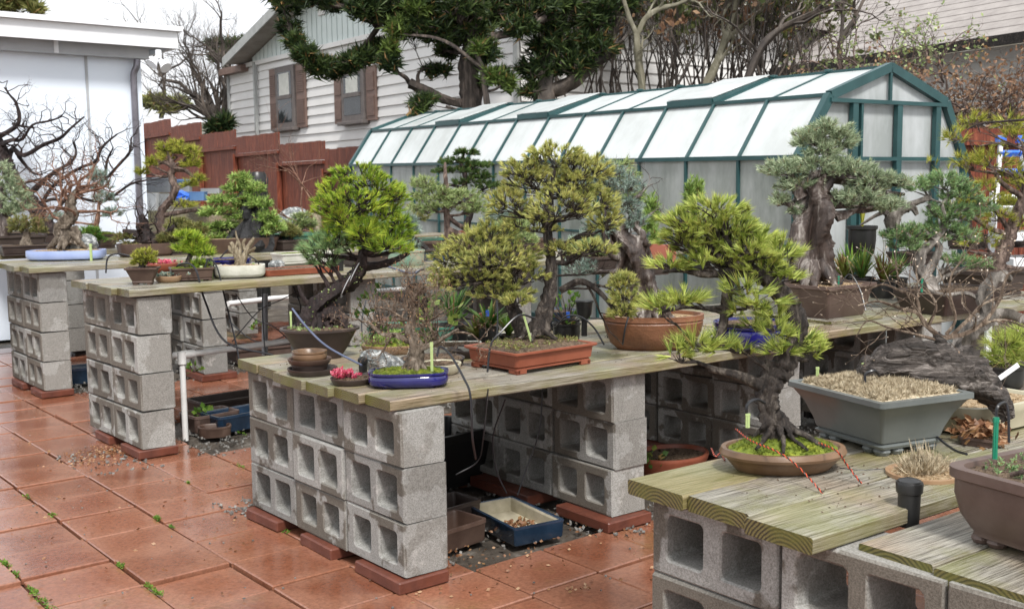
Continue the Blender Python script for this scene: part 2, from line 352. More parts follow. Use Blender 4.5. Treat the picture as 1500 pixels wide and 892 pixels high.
M['pot_tray'] = basic('dark_blue_glaze', (.008, .02, .04), (.025, .05, .09), 7, .14, .1, 40, .001, coat=.4)
M['pot_inside'] = basic('unglazed_cream', (.3, .27, .18), (.55, .5, .38), 8, .6, .2, 60, .001)
M['pot_tan'] = basic('tan_clay', (.26, .15, .08), (.38, .25, .15), 8, .45, .2, 60, .001)
M['pot_purple'] = basic('umber_clay', (.075, .045, .036), (.125, .085, .07), 8, .45, .15, 60, .001)
M['blackp'] = basic('black_plastic', (.012, .012, .012), (.02, .02, .02), 9, .35, .1, 60, .0006)
M['hose'] = basic('black_hose', (.012, .013, .015), (.02, .02, .024), 9, .35, 0)
M['hoseb'] = basic('slate_hose', (.07, .09, .15), (.11, .13, .2), 9, .35, 0)
M['pvc'] = basic('white_pvc', (.62, .62, .6), (.78, .78, .77), 6, .35, .05, 60)
M['white'] = basic('white_paint', (.74, .75, .77), (.82, .83, .85), 3, .5, .1, 30)
M['shedwall'] = basic('shed_wall_paint', (.74, .81, .9), (.79, .85, .93), .8, .6, .08, 14, .004)
M['beam'] = basic('grey_beam', (.36, .37, .39), (.46, .47, .48), 3, .6, .2, 30)
M['steel'] = basic('galvanised_steel', (.16, .15, .17), (.26, .25, .28), 5, .35, 0, metal=.6)
M['stake'] = basic('lime_stake', (.33, .43, .17), (.45, .55, .25), 9, .4, 0)
M['stakeg'] = basic('green_stake', (.01, .16, .09), (.02, .24, .14), 9, .35, 0)
M['tagw'] = basic('white_tag', (.75, .75, .75), (.85, .85, .85), 9, .4, 0)
M['tagb'] = basic('blue_plastic', (.03, .12, .6), (.06, .2, .75), 9, .35, .2, 8, .01)
M['bluebin'] = basic('blue_bin', (.08, .17, .34), (.12, .23, .42), 5, .4, 0)
M['greybin'] = basic('grey_bin', (.22, .23, .25), (.34, .35, .36), 5, .4, 0)
M['bucket'] = basic('white_bucket', (.66, .68, .68), (.76, .77, .77), 5, .4, 0)
M['wirer'] = basic('red_wire', (.5, .05, .02), (.6, .09, .03), 9, .35, 0)
M['alu'] = basic('aluminium_wire', (.5, .5, .52), (.65, .65, .67), 9, .3, 0, metal=.5)
M['fence'] = bark('stained_fence', (.07, .016, .011), (.13, .032, .02), (.2, .065, .042), 5, (6, 6, .5), .4, .6, .01)
M['gh_frame'] = basic('green_frame', (.014, .055, .057), (.025, .08, .082), 5, .35, 0)
M['roof'] = basic('grey_shingle', (.25, .225, .21), (.36, .33, .31), 3, .8, .5, 14, .02)
M['trim'] = basic('grey_trim', (.3, .31, .3), (.4, .41, .4), 5, .6, 0)
M['shutter'] = basic('brown_shutter', (.15, .095, .075), (.2, .13, .105), 9, .6, 0)
M['winframe'] = basic('window_frame', (.1, .085, .08), (.15, .13, .12), 9, .6, 0)
M['glass'] = basic('window_glass', (.02, .022, .025), (.04, .045, .05), 3, .05, 0)
M['curtain'] = basic('curtain', (.45, .46, .42), (.6, .6, .56), 5, .8, 0)
M['gable'] = basic('gable_boards', (.58, .65, .63), (.64, .71, .69), 2, .6, 0)
M['siding'] = basic('house_siding', (.68, .67, .65), (.75, .74, .72), 1.2, .6, .1, 12, .01)
M['rock'] = basic('grey_white_rock', (.01, .014, .016), (.2, .215, .215), 34, .7, 1, 60, .01, c3=(.85, .85, .82), detail=8)
M['blackrock'] = basic('black_rock', (.008, .008, .009), (.03, .03, .032), 12, .6, 1, 40, .02)
M['pink'] = foliage('pink_succulent', (.5, .04, .1), (.65, .1, .18), (.8, .35, .4), 30, .1)
M['leafdead'] = foliage('dead_leaves', (.12, .05, .025), (.28, .14, .07), (.46, .3, .18), 60, .2)
M['strap'] = foliage('strap_leaves', (.03, .08, .02), (.07, .17, .04), (.2, .32, .08), 20, .3)
M['bromred'] = foliage('bromeliad_leaves', (.14, .02, .02), (.16, .2, .04), (.35, .4, .12), 30, .3)
M['weed'] = foliage('weed_leaves', (.06, .14, .02), (.12, .24, .03), (.22, .36, .06), 20, .3)
M['leafgreen'] = foliage('green_leaves', (.04, .1, .02), (.1, .2, .04), (.3, .36, .08), 20, .3)
# needles
M['n_bright'] = foliage('bright_pine_needles', (.1, .15, .03), (.29, .35, .07), (.5, .54, .16), 20)
M['n_yellow'] = foliage('yellow_pine_needles', (.13, .16, .045), (.32, .34, .1), (.58, .55, .2), 16)
M['n_lime'] = foliage('lime_pine_needles', (.08, .16, .02), (.25, .38, .04), (.55, .62, .08), 12)
M['n_gold'] = foliage('golden_needles', (.13, .16, .02), (.33, .36, .05), (.58, .56, .11), 11)
M['n_silver'] = foliage('silver_juniper', (.14, .19, .11), (.3, .37, .23), (.5, .56, .38), 12)
M['n_juniper'] = foliage('green_juniper', (.08, .15, .06), (.19, .31, .13), (.33, .46, .21), 12)
M['n_blue'] = foliage('blue_juniper', (.13, .19, .15), (.24, .31, .26), (.36, .43, .38), 9)
M['n_dark'] = foliage('dark_pine_needles', (.02, .045, .012), (.055, .1, .025), (.12, .19, .05), 8)
M['n_spruce'] = foliage('spruce_sprays', (.08, .14, .03), (.2, .3, .07), (.38, .48, .16), 10)
M['n_olive'] = foliage('olive_sprays', (.09, .1, .03), (.17, .18, .06), (.28, .27, .1), 10)
M['n_pale'] = foliage('pale_green_sprays', (.12, .17, .06), (.24, .31, .12), (.4, .46, .22), 8)
M['n_shrub'] = foliage('shrub_leaves', (.05, .13, .02), (.12, .26, .04), (.26, .4, .08), 10)
M['n_cypress'] = foliage('cypress_sprays', (.012, .026, .01), (.035, .06, .02), (.09, .13, .035), .9)
M['n_cypressl'] = foliage('cypress_light_sprays', (.04, .07, .015), (.09, .14, .03), (.16, .22, .05), .9)
M['n_bg'] = foliage('far_leaves', (.04, .06, .02), (.1, .12, .04), (.2, .22, .08), .8)
M['n_rust'] = foliage('rust_leaves', (.12, .07, .045), (.24, .13, .075), (.38, .25, .15), 1.5)
M['n_buds'] = foliage('pale_buds', (.3, .2, .13), (.5, .4, .3), (.75, .68, .58), 30, .1)
# bark
M['fence'] = bark('stained_fence', (.13, .028, .013), (.26, .06, .028), (.38, .11, .055), 5, (6, 6, .5), .4, .6, .01)
M['b_pine'] = bark('pine_bark', (.015, .011, .009), (.06, .045, .036), (.2, .17, .14), 30)
M['b_dark'] = bark('dark_bark', (.01, .008, .008), (.03, .024, .022), (.09, .075, .065), 26)
M['b_jun'] = bark('juniper_bark', (.03, .018, .014), (.11, .078, .064), (.46, .42, .38), 12, (1, 1, .12), .8, .5)
M['b_grey'] = bark('grey_deadwood', (.07, .06, .05), (.25, .22, .19), (.5, .46, .42), 14, (1, 1, .2))
M['b_log'] = bark('burl_log', (.03, .024, .02), (.12, .098, .085), (.34, .3, .27), 34, (.14, 1, 1), 1, .55, .012, rot=R_(39.2))
M['b_pale'] = bark('pale_stump', (.2, .15, .09), (.4, .33, .22), (.6, .53, .4), 22, (1, 1, .4))
M['b_maple'] = bark('beige_bark', (.09, .065, .045), (.24, .19, .14), (.42, .35, .28), 26, (1, 1, .5))
M['b_red'] = bark('red_brown_twigs', (.14, .06, .035), (.32, .16, .1), (.5, .33, .24), 30)
M['b_redgrey'] = bark('brown_twigs', (.06, .035, .028), (.15, .1, .08), (.34, .25, .2), 20)
M['b_twig'] = bark('budding_twigs', (.11, .07, .045), (.24, .17, .12), (.5, .4, .3), 30)
M['b_black'] = bark('wet_black_bark', (.012, .007, .007), (.035, .02, .018), (.08, .05, .045), 20)
M['b_bg'] = bark('far_bark', (.04, .03, .026), (.1, .08, .065), (.2, .16, .13), 3, (1, 1, .3), .5)
M['b_bgpale'] = bark('far_pale_bark', (.12, .11, .07), (.24, .22, .15), (.36, .34, .26), 3, (1, 1, .3), .4)
M['b_trunk'] = bark('cypress_trunk', (.03, .024, .02), (.11, .085, .07), (.24, .19, .16), 4, (1, 1, .15), .8, .8, .05)
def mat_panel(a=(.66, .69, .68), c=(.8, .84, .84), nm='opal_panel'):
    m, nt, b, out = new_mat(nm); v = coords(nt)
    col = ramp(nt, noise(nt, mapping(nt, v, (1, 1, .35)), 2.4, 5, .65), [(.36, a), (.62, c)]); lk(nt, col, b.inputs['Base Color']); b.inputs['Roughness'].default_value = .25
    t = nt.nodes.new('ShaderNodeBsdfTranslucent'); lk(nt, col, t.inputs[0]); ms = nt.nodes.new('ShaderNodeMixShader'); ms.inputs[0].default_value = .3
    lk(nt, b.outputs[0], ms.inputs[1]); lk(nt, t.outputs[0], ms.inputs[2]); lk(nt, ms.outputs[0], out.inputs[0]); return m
M['panel'] = mat_panel()
M['panel_end'] = mat_panel((.42, .45, .44), (.66, .69, .7), 'grey_end_panel')  # same panel in greyer tones for the end wall
M['panel_wall'] = mat_panel((.27, .3, .27), (.56, .59, .57), 'shaded_wall_panel')  # side wall shade painted into the panel colour; mottling hints at plants inside
# ---------------------------------------------------------------- blocks, planks
def block_mesh(name, seed):
    r = np.random.default_rng(seed); mb = MB(); D, Lh, Hh = .19, .197, .197; hw = .065; rc = .017
    n = 6; cells = []
    ringy, ringz = [], []
    for cx, cy, a0 in ((hw-rc, hw-rc, 0), (-hw+rc, hw-rc, 90), (-hw+rc, -hw+rc, 180), (hw-rc, -hw+rc, 270)):
        for k in range(n):
            a = R_(a0+90*k/(n-1)); ringy.append(cx+rc*math.cos(a)); ringz.append(cy+rc*math.sin(a))
    hr = np.stack([ringy, ringz], 1); N = len(hr)
    def outer(wy0, wy1, wz, cy):
        o = []
        for i, (cyy, czz) in enumerate(((1, 1), (-1, 1), (-1, -1), (1, -1))):
            for k in range(n):
                # first half runs along one side, second half along the other, corner in the middle
                t = k/(n-1); Y = (wy1 if cyy > 0 else wy0); Z = wz*czz
                yi, zi = hr[i*n+k]+A_(cy, 0)[:2]*0
                if i in (0, 2): p = (Y, zi) if t < .5 else (yi+cy, Z)
                else: p = (yi+cy, Z) if t < .5 else (Y, zi)
                o.append(p)
            # exact corner
        o = np.array(o)
        for i, (cyy, czz) in enumerate(((1, 1), (-1, 1), (-1, -1), (1, -1))):
            for k in (n//2-1, n//2): o[i*n+k] = ((wy1 if cyy > 0 else wy0), wz*czz)
        return o
    ch = .006
    for s in (-1, 1):
        cy = .088*s
        wy0, wy1 = (-Lh+ch, 0) if s < 0 else (0, Lh-ch)
        o = outer(wy0, wy1, Hh/2-ch, cy); h = hr+A_(cy, 0, 0)[:2]
        h2 = hr*.9+A_(cy, 0, 0)[:2]; hb = hr*1.06+A_(cy, 0, 0)[:2]
        hr_j = h+r.normal(0, .0013, h.shape)
        V = [np.column_stack([np.zeros(N), o]), np.column_stack([np.zeros(N), hb+r.normal(0, .001, h.shape)]), np.column_stack([np.full(N, .005), hr_j]),
             np.column_stack([np.full(N, D-.005), h2]), np.column_stack([np.full(N, D), hr*.97+A_(cy, 0, 0)[:2]]), np.column_stack([np.full(N, D), o])]
        V = np.concatenate(V); j = np.arange(N); j2 = (j+1) % N
        for k in range(5): mb.add(V if k == 0 else np.zeros((0, 3)), )
        base = mb.n-len(V)
        for k in range(5):
            mb.F.append(np.stack([base+k*N+j, base+k*N+j2, base+(k+1)*N+j2, base+(k+1)*N+j], 1)[:, ::-1])
    # outer shell with chamfer
    def rect(x, i):
        return [[x, -Lh+i, -Hh/2+i], [x, Lh-i, -Hh/2+i], [x, Lh-i, Hh/2-i], [x, -Lh+i, Hh/2-i]]
    V = np.array(rect(0, ch)+rect(ch, 0)+rect(D-ch, 0)+rect(D, ch)); V[4:12] += r.normal(0, .0022, (8, 3))
    Q = [[k*4+a, k*4+(a+1) % 4, (k+1)*4+(a+1) % 4, (k+1)*4+a] for k in range(3) for a in range(4)]
    mb.add(V, Q)
    me = mb.mesh(name, (0, 0, -Hh/2), False); me.materials.append(M['block']); return me
BLK = [block_mesh('concrete_block', s) for s in range(4)]
COURSE = {3: ['bottom', 'middle', 'top'], 4: ['bottom', 'second lowest', 'third lowest', 'top']}
COLS = {3: ['near', 'middle', 'far'], 2: ['near', 'far'], 1: ['only']}
def pier(x, y, cols, rows, desc, z0=.05, yaw=0.0, cells=None, rz=.2):
    k = 0
    for c in range(cols):
        for r in range(rows):
            if cells is not None and (c, r) not in cells: continue
            o = bpy.data.objects.new('concrete_block', BLK[int(rng.integers(4))]); COL.objects.link(o)
            off = rotz(yaw) @ A_(rng.normal(0, .004), .4*c+.2, 0)
            flip = rng.random() < .5
            o.location = (x+off[0]+(.19 if flip else 0), y+off[1], z0+r*rz+.001)
            o.rotation_euler = (0, 0, yaw+(math.pi if flip else 0)+rng.normal(0, .004))
            col = f', {COLS[cols][c]} column,' if cols > 1 else ''
            tag(o, f'concrete block, {COURSE[rows][r]} course{col} {desc}', 'concrete block', 'hollow concrete blocks stacked as bench piers'); k += 1
def paver(x0, x1, y0, y1, z, desc):
    cx, cy = (x0+x1)/2, (y0+y1)/2; mb = MB(); a = rng.normal(0, .02)
    box(mb, (-(x1-x0)/2, -(y1-y0)/2, 0), ((x1-x0)/2, (y1-y0)/2, z), M=rotz(a), T=(cx, cy, .002), bev=.005, jit=.001)
    single('paver_brick', mb, M['brick'], desc, 'paver brick', 'red paver bricks under the concrete piers')
def plank(x0, x1, y0, y1, z0, th, desc, yaw=0.0, tilt=0.0, group='weathered planks of the benches'):
    L, Wd = x1-x0, y1-y0; mb = MB(); nseg = max(2, int(L/.25))
    xs = np.linspace(0, L, nseg+1); b = .004; prof = np.array([[b, 0], [Wd-b, 0], [Wd, b], [Wd, th-b], [Wd-b, th], [b, th], [0, th-b], [0, b]])
    wob = np.cumsum(rng.normal(0, .0008, nseg+1)); V = []
    for i, x in enumerate(xs):
        p = prof.copy(); p[:, 1] += wob[i]-wob[0]; p += rng.normal(0, .0006, p.shape); V.append(np.column_stack([np.full(8, x), p]))
    V = np.concatenate(V); j = np.arange(8)
    Q = np.concatenate([np.stack([i*8+j, i*8+(j+1) % 8, (i+1)*8+(j+1) % 8, (i+1)*8+j], 1)[:, ::-1] for i in range(nseg)])
    V -= A_(0, Wd/2, 0); mb.add(V, Q, [list(range(8))[::-1]], [[nseg*8+k for k in range(8)]][:1])
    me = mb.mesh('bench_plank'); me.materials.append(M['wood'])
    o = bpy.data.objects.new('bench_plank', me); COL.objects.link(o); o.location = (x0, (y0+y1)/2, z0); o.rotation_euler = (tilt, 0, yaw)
    return tag(o, desc, 'bench plank', group)

# ---------------------------------------------------------------- pots
def outline(L, W, kind, n=48, rc=.12):
    if kind == 'oval':
        t = np.arange(n)/n*2*math.pi; return np.stack([L/2*np.cos(t), W/2*np.sin(t)], 1)
    if kind == 'super':
        t = np.arange(n)/n*2*math.pi; c, s = np.cos(t), np.sin(t); e = .62
        return np.stack([L/2*np.sign(c)*np.abs(c)**e, W/2*np.sign(s)*np.abs(s)**e], 1)
    r = min(rc*min(L, W), min(L, W)*.49); k = n//4; P = []
    for cx, cy, a0 in ((L/2-r, W/2-r, 0), (-L/2+r, W/2-r, 90), (-L/2+r, -W/2+r, 180), (L/2-r, -W/2+r, 270)):
        for i in range(k):
            a = R_(a0+90*i/(k-1)); P.append((cx+r*math.cos(a), cy+r*math.sin(a)))
    return np.array(P)
PROF = {  # (inset at bottom.. as fraction of height) list of (inset, z) outside from bottom to rim
    'tray': [(.10, 0), (.06, .12), (.03, .8), (0, .84), (0, 1.0)],
    'rect': [(.2, 0), (.2, .1), (.24, .14), (.16, .2), (.09, .8), (.0, .86), (0, 1.0)],
    'flare': [(.55, 0), (.5, .1), (.54, .13), (.47, .3), (.34, .6), (.14, .84), (0, .92), (0, 1.0)],
    'bowl': [(.55, 0), (.3, .18), (.12, .45), (.04, .72), (0, .84), (-.02, .92), (0, 1.0)],
    'bulge': [(.3, 0), (.08, .2), (0, .5), (.04, .74), (.1, .8), (0, .86), (0, 1.0)],
    'cone': [(.8, 0), (.72, .06), (.5, .4), (.28, .74), (.1, .93), (0, .96), (0, 1.0)],
    'straight': [(.16, 0), (.1, .1), (.05, .5), (.05, .86), (0, .9), (0, 1.0)],
    'saucer': [(.5, 0), (.3, .2), (.1, .7), (0, .9), (0, 1.0)],
}
def pot(T, L, W, H, kind='rect', prof='rect', m='pot_brown', yaw=0.0, foot=0.0, soil='soil', fill=.88, rim=.012, rc=.12, inner=None, mound=0.0, name='pot', feet='block', loc=None, z=0, n=48):
    """pot under root T; loc (x, y, z) of its base centre in world"""
    x, y, zz = loc; mb = MB(); Rm = rotz(yaw)[:2, :2]; n0 = n
    hb = zz+foot; Hh = H-foot; rings = []
    prof_ = PROF[prof] if isinstance(prof, str) else prof
    def ring(inset, zf):
        o = outline(max(L-2*inset, .004), max(W-2*inset, .004), kind, n0, rc) @ Rm.T
        return np.column_stack([o+A_(x, y), np.full(len(o), zf)])
    for i, zf in prof_: rings.append(ring(i*Hh, hb+zf*Hh))
    rings.append(ring(rim, hb+Hh)); rings.append(ring(rim+.15*Hh*0+.004, hb+Hh*.9))
    ib = prof_[0][0]*Hh+rim; rings.append(ring(max(ib*.9, rim+.004), hb+.012)); N = len(rings[0])
    V = np.concatenate(rings); j = np.arange(N); m_ = len(rings)
    Q = np.concatenate([np.stack([i*N+j, i*N+(j+1) % N, (i+1)*N+(j+1) % N, (i+1)*N+j], 1) for i in range(m_-1)])
    c0, c1 = len(V), len(V)+1; V = np.vstack([V, [x, y, hb], [x, y, hb+.012]])
    Tq = np.concatenate([np.stack([np.full(N, c0), (j+1) % N, j], 1), np.stack([np.full(N, c1), (m_-1)*N+j, (m_-1)*N+(j+1) % N], 1)])
    mb.add(V, Q, Tq); po = mb.build(name, M[m], T, True, 35)
    if inner:
        mi = MB(); V2 = np.concatenate([ring(rim+.003, hb+Hh-.003), ring(rim+.007, hb+Hh*.85), ring(max(ib*.9, rim+.004)+.002, hb+.016)])
        mi.add(np.vstack([V2, [x, y, hb+.016]]), np.concatenate([np.stack([i*N+j, i*N+(j+1) % N, (i+1)*N+(j+1) % N, (i+1)*N+j], 1) for i in range(2)]), np.stack([np.full(N, 3*N), 2*N+j, 2*N+(j+1) % N], 1))
        mi.build('glazed_inside', M[inner], po)
    if foot > 0:
        for sx, sy in ((1, 1), (-1, 1), (-1, -1), (1, -1)):
            f = MB(); ins = prof_[0][0]*Hh
            k = .72 if kind in ('oval', 'super') else 1
            fx, fy = (L/2-ins)*k, (W/2-ins)*k; s = foot*(1.5 if feet == 'block' else 1.6)
            p = []
            if feet == 'cloud':
                for (dx, dy) in ((0, 0), (-s*1.3, 0), (s*.0, -s*1.2)):
                    pts = [(sx*(fx-s*.7+dx), sy*(fy-s*.7+dy), -zf) for zf in (0,)]
                    c = np.array(pts[0]); th = np.arange(10)/10*2*math.pi
                    prof2 = [(1.0, foot), (1.25, foot*.55), (.95, foot*.1), (.6, 0)]
                    VV = np.concatenate([np.column_stack([(np.column_stack([c[0]+s*.55*a*np.cos(th), c[1]+s*.55*a*np.sin(th)]) @ Rm.T)+A_(x, y), np.full(10, zz+b)]) for a, b in prof2])
                    jj = np.arange(10); f.add(VV, np.concatenate([np.stack([i*10+jj, i*10+(jj+1) % 10, (i+1)*10+(jj+1) % 10, (i+1)*10+jj], 1)[:, ::-1] for i in range(3)]))
            else:
                for ax in (0, 1):
                    ll = [s*2.2, s*.8][::(1 if ax == 0 else -1)]
                    a = np.array([sx*fx, sy*fy]); b = a-np.array([sx*ll[0], sy*ll[1]]); lo, hi = np.minimum(a, b), np.maximum(a, b)
                    box(f, (lo[0], lo[1], .0+.001*ax), (hi[0], hi[1], foot+.002+.001*ax), M=rotz(yaw), T=(x, y, zz), bev=.002)
            f.build('foot', M[m], po)
    top = hb+Hh*fill
    if soil:
        so = MB(); rr = [.0, .25, .5, .75, .97]; base = outline(L-2*rim-.004-2*prof_[-2][0]*Hh, W-2*rim-.004, kind, n0, rc) @ Rm.T
        VV = [A_(x, y, top+mound)]
        for q in rr[1:]:
            zz2 = top+mound*(1-q*q)+rng.normal(0, .0025, N)*(q < .9); VV.append(np.column_stack([base*q+A_(x, y), zz2]))
        VV = np.vstack(VV); Tq = np.stack([np.zeros(N, int), 1+j, 1+(j+1) % N], 1)
        Q = np.concatenate([np.stack([1+i*N+j, 1+i*N+(j+1) % N, 1+(i+1)*N+(j+1) % N, 1+(i+1)*N+j], 1)[:, ::-1] for i in range(3)])
        so.add(VV, Q, Tq)
        # grains / moss fuzz on top
        k = int(min(2600 if soil == 'dry_moss' else 1400, (20000 if soil == 'dry_moss' else 9000)*L*W+150)); t = rng.uniform(0, 2*math.pi, k); q = np.sqrt(rng.uniform(0, .85, k))
        el = np.linalg.norm(np.roll(base, -1, 0)-base, axis=1); bi = rng.choice(N, k, p=el/el.sum()); fr_ = rng.uniform(0, 1, (k, 1)); bp = base[bi]*(1-fr_)+base[(bi+1) % N]*fr_
        gp = np.column_stack([bp*q[:, None]+A_(x, y), top+mound*(1-q*q)])
        if soil in ('moss', 'dry_moss'): blades(so, gp, np.tile(A_(0, 0, 1), (k, 1)), 7 if soil == 'moss' else 12, .011 if soil == 'moss' else .02, .0025 if soil == 'moss' else .0035, .9 if soil == 'moss' else 1.8, up=0 if soil == 'moss' else .3)
        else:
            s = rng.uniform(.0015, .004, k); blades(so, gp, np.tile(A_(0, 0, .3), (k, 1)), 2, s*2, .004, 2.0, quad=True)
        so.build({'moss': 'moss', 'dry_moss': 'dry_moss'}.get(soil, 'soil'), M[soil], T, True, 60)
    return top
def near_corner(pn, pl, pr_, z):
    """a rectangle on height z from its near, left and right base corners in the photo"""
    a, l, r = Zp(*pn, z), Zp(*pl, z), Zp(*pr_, z); ex = (r-a); ey = (l-a); L, W = np.linalg.norm(ex), np.linalg.norm(ey)
    return (a+(ex+ey)/2), L, W, math.atan2(ex[1], ex[0])
def front_base(u, v, z, W):
    """base centre of a pot whose front bottom edge is seen at (u, v)"""
    P = Zp(u, v, z); d = P-CAM; d[2] = 0; d /= np.linalg.norm(d); return P+d*W/2

DENS = 2.0; LIMB = .05
# ---------------------------------------------------------------- trees
class Vw:
    """local frame of a plant: photo pixels at the plant's own depth, dz metres further back"""
    def __init__(s, P): s.d = dep(P); s.P0 = np.asarray(P, float)
    def p(s, u, v, dz=0.0): return Dp(u, v, s.d+dz)
    def px(s, n): return n*s.d/F_
def trunk(mb, vw, pts, k=6, n=12, rough=.06, ridges=.25, fix=None):
    P = np.array([vw.p(a[0], a[1], a[3] if len(a) > 3 else 0) for a in pts]); r = np.array([vw.px(a[2]) for a in pts])
    if fix is not None: P[0] = fix
    S = smooth_path(P, k); R = np.interp(np.linspace(0, len(pts)-1, len(S)), np.arange(len(pts)), r)*.76
    tube(mb, S, R, n, rough, ridges); return S, R
def roots(mb, base, r, n=6, spread=2.2, drop=.02):
    for k in range(n):
        a = 2*math.pi*k/n+rng.uniform(-.3, .3); d = A_(math.cos(a), math.sin(a), 0)
        P = [base+A_(0, 0, r*1.0)+d*r*.35, base+d*r*1.1+A_(0, 0, r*.25), base+d*r*spread*rng.uniform(.8, 1.2)-A_(0, 0, drop)]
        tube(mb, smooth_path(P, 4), np.linspace(r*.42, r*.1, 9), 6, .1)
def crown(br, fo, vw, S, R, pads, tip_r=.0012, style=None, up=.5, depthf=.9, lean=0.0, shell=.6, hub=.35, twig=.0022):
    """branches from trunk S to every pad and tufts at the tips. pads: (u, v, ru, rv, n[, dz])"""
    st = dict(n=26, L=.022, w=.0022, spread=.8, along=.4); st.update(style or {})
    for pd in pads:
        u, v, ru, rv, n = pd[:5]; n = int(n*DENS); dz = pd[5] if len(pd) > 5 else 0
        c = vw.p(u, v, dz); rx, rz = vw.px(ru), vw.px(rv); ry = rx*depthf
        q = norm(rng.normal(0, 1, (n*3, 3))); q = q[q[:, 2] > -.45][:n]; n = len(q); rad = rng.uniform(shell, 1.28, n)**.75
        off = RH*(q[:, 0:1]*rx)+FH*(q[:, 1:2]*ry)+A_(0, 0, 1)*(q[:, 2:3]*rz); tips = c+off*rad[:, None]
        dirs = norm(norm(off/ np.array([max(rx, ry)]))*1.0+A_(0, 0, up)+rng.normal(0, .25, (n, 3)))
        # attach point
        dd = np.linalg.norm(S-(c-A_(0, 0, rz*.9)), axis=1)+np.where(S[:, 2] > c[2]+rz*.3, .4, 0); k = int(np.argmin(dd)); a = S[k]; ra = min(R[k]*.6, max(twig*2.0, LIMB*np.linalg.norm(c-a)+twig*1.4))
        h = c+(a-c)*hub-A_(0, 0, rz*.3); mid = (a+h)/2+rng.normal(0, .08, 3)*np.linalg.norm(h-a)
        B = smooth_path([a, mid, h], 4); tube(br, B, np.linspace(ra, ra*.55, len(B)), 6, .08)
        m = max(3, n//6); sel = rng.choice(n, min(m, n), replace=False); sub = h+(tips[sel]-h)*rng.uniform(.45, .7, (len(sel), 1))-A_(0, 0, rz*.15)
        bi = rng.integers(len(B)//2, len(B), len(sel)); s0 = B[bi]; sm = (s0+sub)/2+rng.normal(0, .06, (len(sel), 3))*np.linalg.norm(sub-s0, axis=1, keepdims=True)
        rs = ra*.38; sticks(br, s0, sm, rs, rs*.8, 5); sticks(br, sm, sub, rs*.8, rs*.55, 5)
        dm = np.linalg.norm(tips[:, None]-sub[None], axis=2); ji = dm.argmin(1); s1 = sub[ji]; tm = (s1+tips)/2+rng.normal(0, .1, (n, 3))*np.linalg.norm(tips-s1, axis=1, keepdims=True)-A_(0, 0, rz*.05)
        sticks(br, s1, tm, max(rs*.5, tip_r), tip_r*1.2, 4); sticks(br, tm, tips, tip_r*1.2, tip_r, 4)
        blades(fo, tips, dirs, st['n'], st['L']*rng.uniform(.7, 1.3, n), st['w'], st['spread'], st['along'])
        if st.get('inner'):
            k2 = int(n*st['inner']); sel = rng.integers(0, n, k2); pp = s1[sel]+(tips[sel]-s1[sel])*rng.uniform(.3, .9, (k2, 1)); blades(fo, pp, dirs[sel], st['n'], st['L'], st['w'], st['spread'], st['along'])
def twiggy(mb, vw, starts, L, Rr, levels, **kw):
    P = np.array([vw.p(*s[:2], s[4] if len(s) > 4 else 0) for s in starts]); D = np.array([RH*s[2]+A_(0, 0, 1)*s[3]+FH*rng.normal(0, .35) for s in starts])
    L = np.array([vw.px(l) for l in L]) if hasattr(L, '__len__') else vw.px(L); A, B, ra, rb, tips = ramify(P, D, L, Rr, levels, **kw)
    sticks(mb, A, B, ra, rb, 4); return tips
def fin(T, br, fo, bm, fm, bname='trunk', fname='foliage'):
    a = br.build(bname, M[bm], T, True, 70) if br.V else None
    b = fo.build(fname, M[fm], T) if fo is not None and fo.V else None
    return a, b
def hose(pts, r, m, label, name='irrigation_hose', cat='hose', group='thin irrigation hoses', k=8):
    P = smooth_path(np.array([Dp(a[0], a[1], a[2]) for a in pts]), k); mb = MB(); tube(mb, P, r, 6)
    return single(name, mb, M[m], label, cat, group)
def stake(u, v, h, z, m, label, W=0.0, lean=0.0, w=.009, d=None):
    P = Zp(u, v, z) if d is None else Dp(u, v, d); mb = MB()
    hh = h*dep(P)/F_; top = P+A_(0, 0, hh)+RH*lean*hh; a = math.atan2(RH[1], RH[0])
    e = top-P; Mx = np.stack([RH*w/2, FH*w*.35, e], 1)
    box(mb, (-1, -1, 0), (1, 1, 1), M=Mx, T=P)
    box(mb, (-.25, -1.5, 0), (.25, -1, .96), M=Mx, T=P); box(mb, (-1.2, -1.2, .9), (1.2, 1.2, 1.03), M=Mx, T=P)
    return single('irrigation_stake', mb, M[m], label, 'irrigation stake', 'slim irrigation stakes in the pots')
# ================================================================ camera, light
cam_d = bpy.data.cameras.new('camera'); cam = bpy.data.objects.new('camera', cam_d); COL.objects.link(cam); scene.camera = cam
from mathutils import Matrix
mw = Matrix(((RT[0], UP[0], -FW[0], CAM[0]), (RT[1], UP[1], -FW[1], CAM[1]), (RT[2], UP[2], -FW[2], CAM[2]), (0, 0, 0, 1)))
cam.matrix_world = mw; cam_d.sensor_width = 36; cam_d.sensor_fit = 'HORIZONTAL'; cam_d.lens = F_/PW*36; cam_d.clip_start = .05; cam_d.clip_end = 500
cam_d.dof.use_dof = True; cam_d.dof.focus_distance = 4.0; cam_d.dof.aperture_fstop = 9
w = bpy.data.worlds.new('World'); scene.world = w; w.use_nodes = True; wn = w.node_tree; bg = wn.nodes['Background']
SUN_EL, SUN_AZ = 52.0, 248.0        # azimuth of the sun seen from above, counter-clockwise from +X
sky = wn.nodes.new('ShaderNodeTexSky'); sky.sky_type = 'NISHITA'; sky.sun_disc = False; sky.sun_elevation = R_(SUN_EL); sky.sun_rotation = R_(90-SUN_AZ); sky.air_density = 1.0; sky.dust_density = 4.0; sky.ozone_density = 1.0
tc = wn.nodes.new('ShaderNodeTexCoord'); ns = wn.nodes.new('ShaderNodeTexNoise'); ns.inputs['Scale'].default_value = 2.2; ns.inputs['Detail'].default_value = 5; wn.links.new(tc.outputs['Generated'], ns.inputs['Vector'])
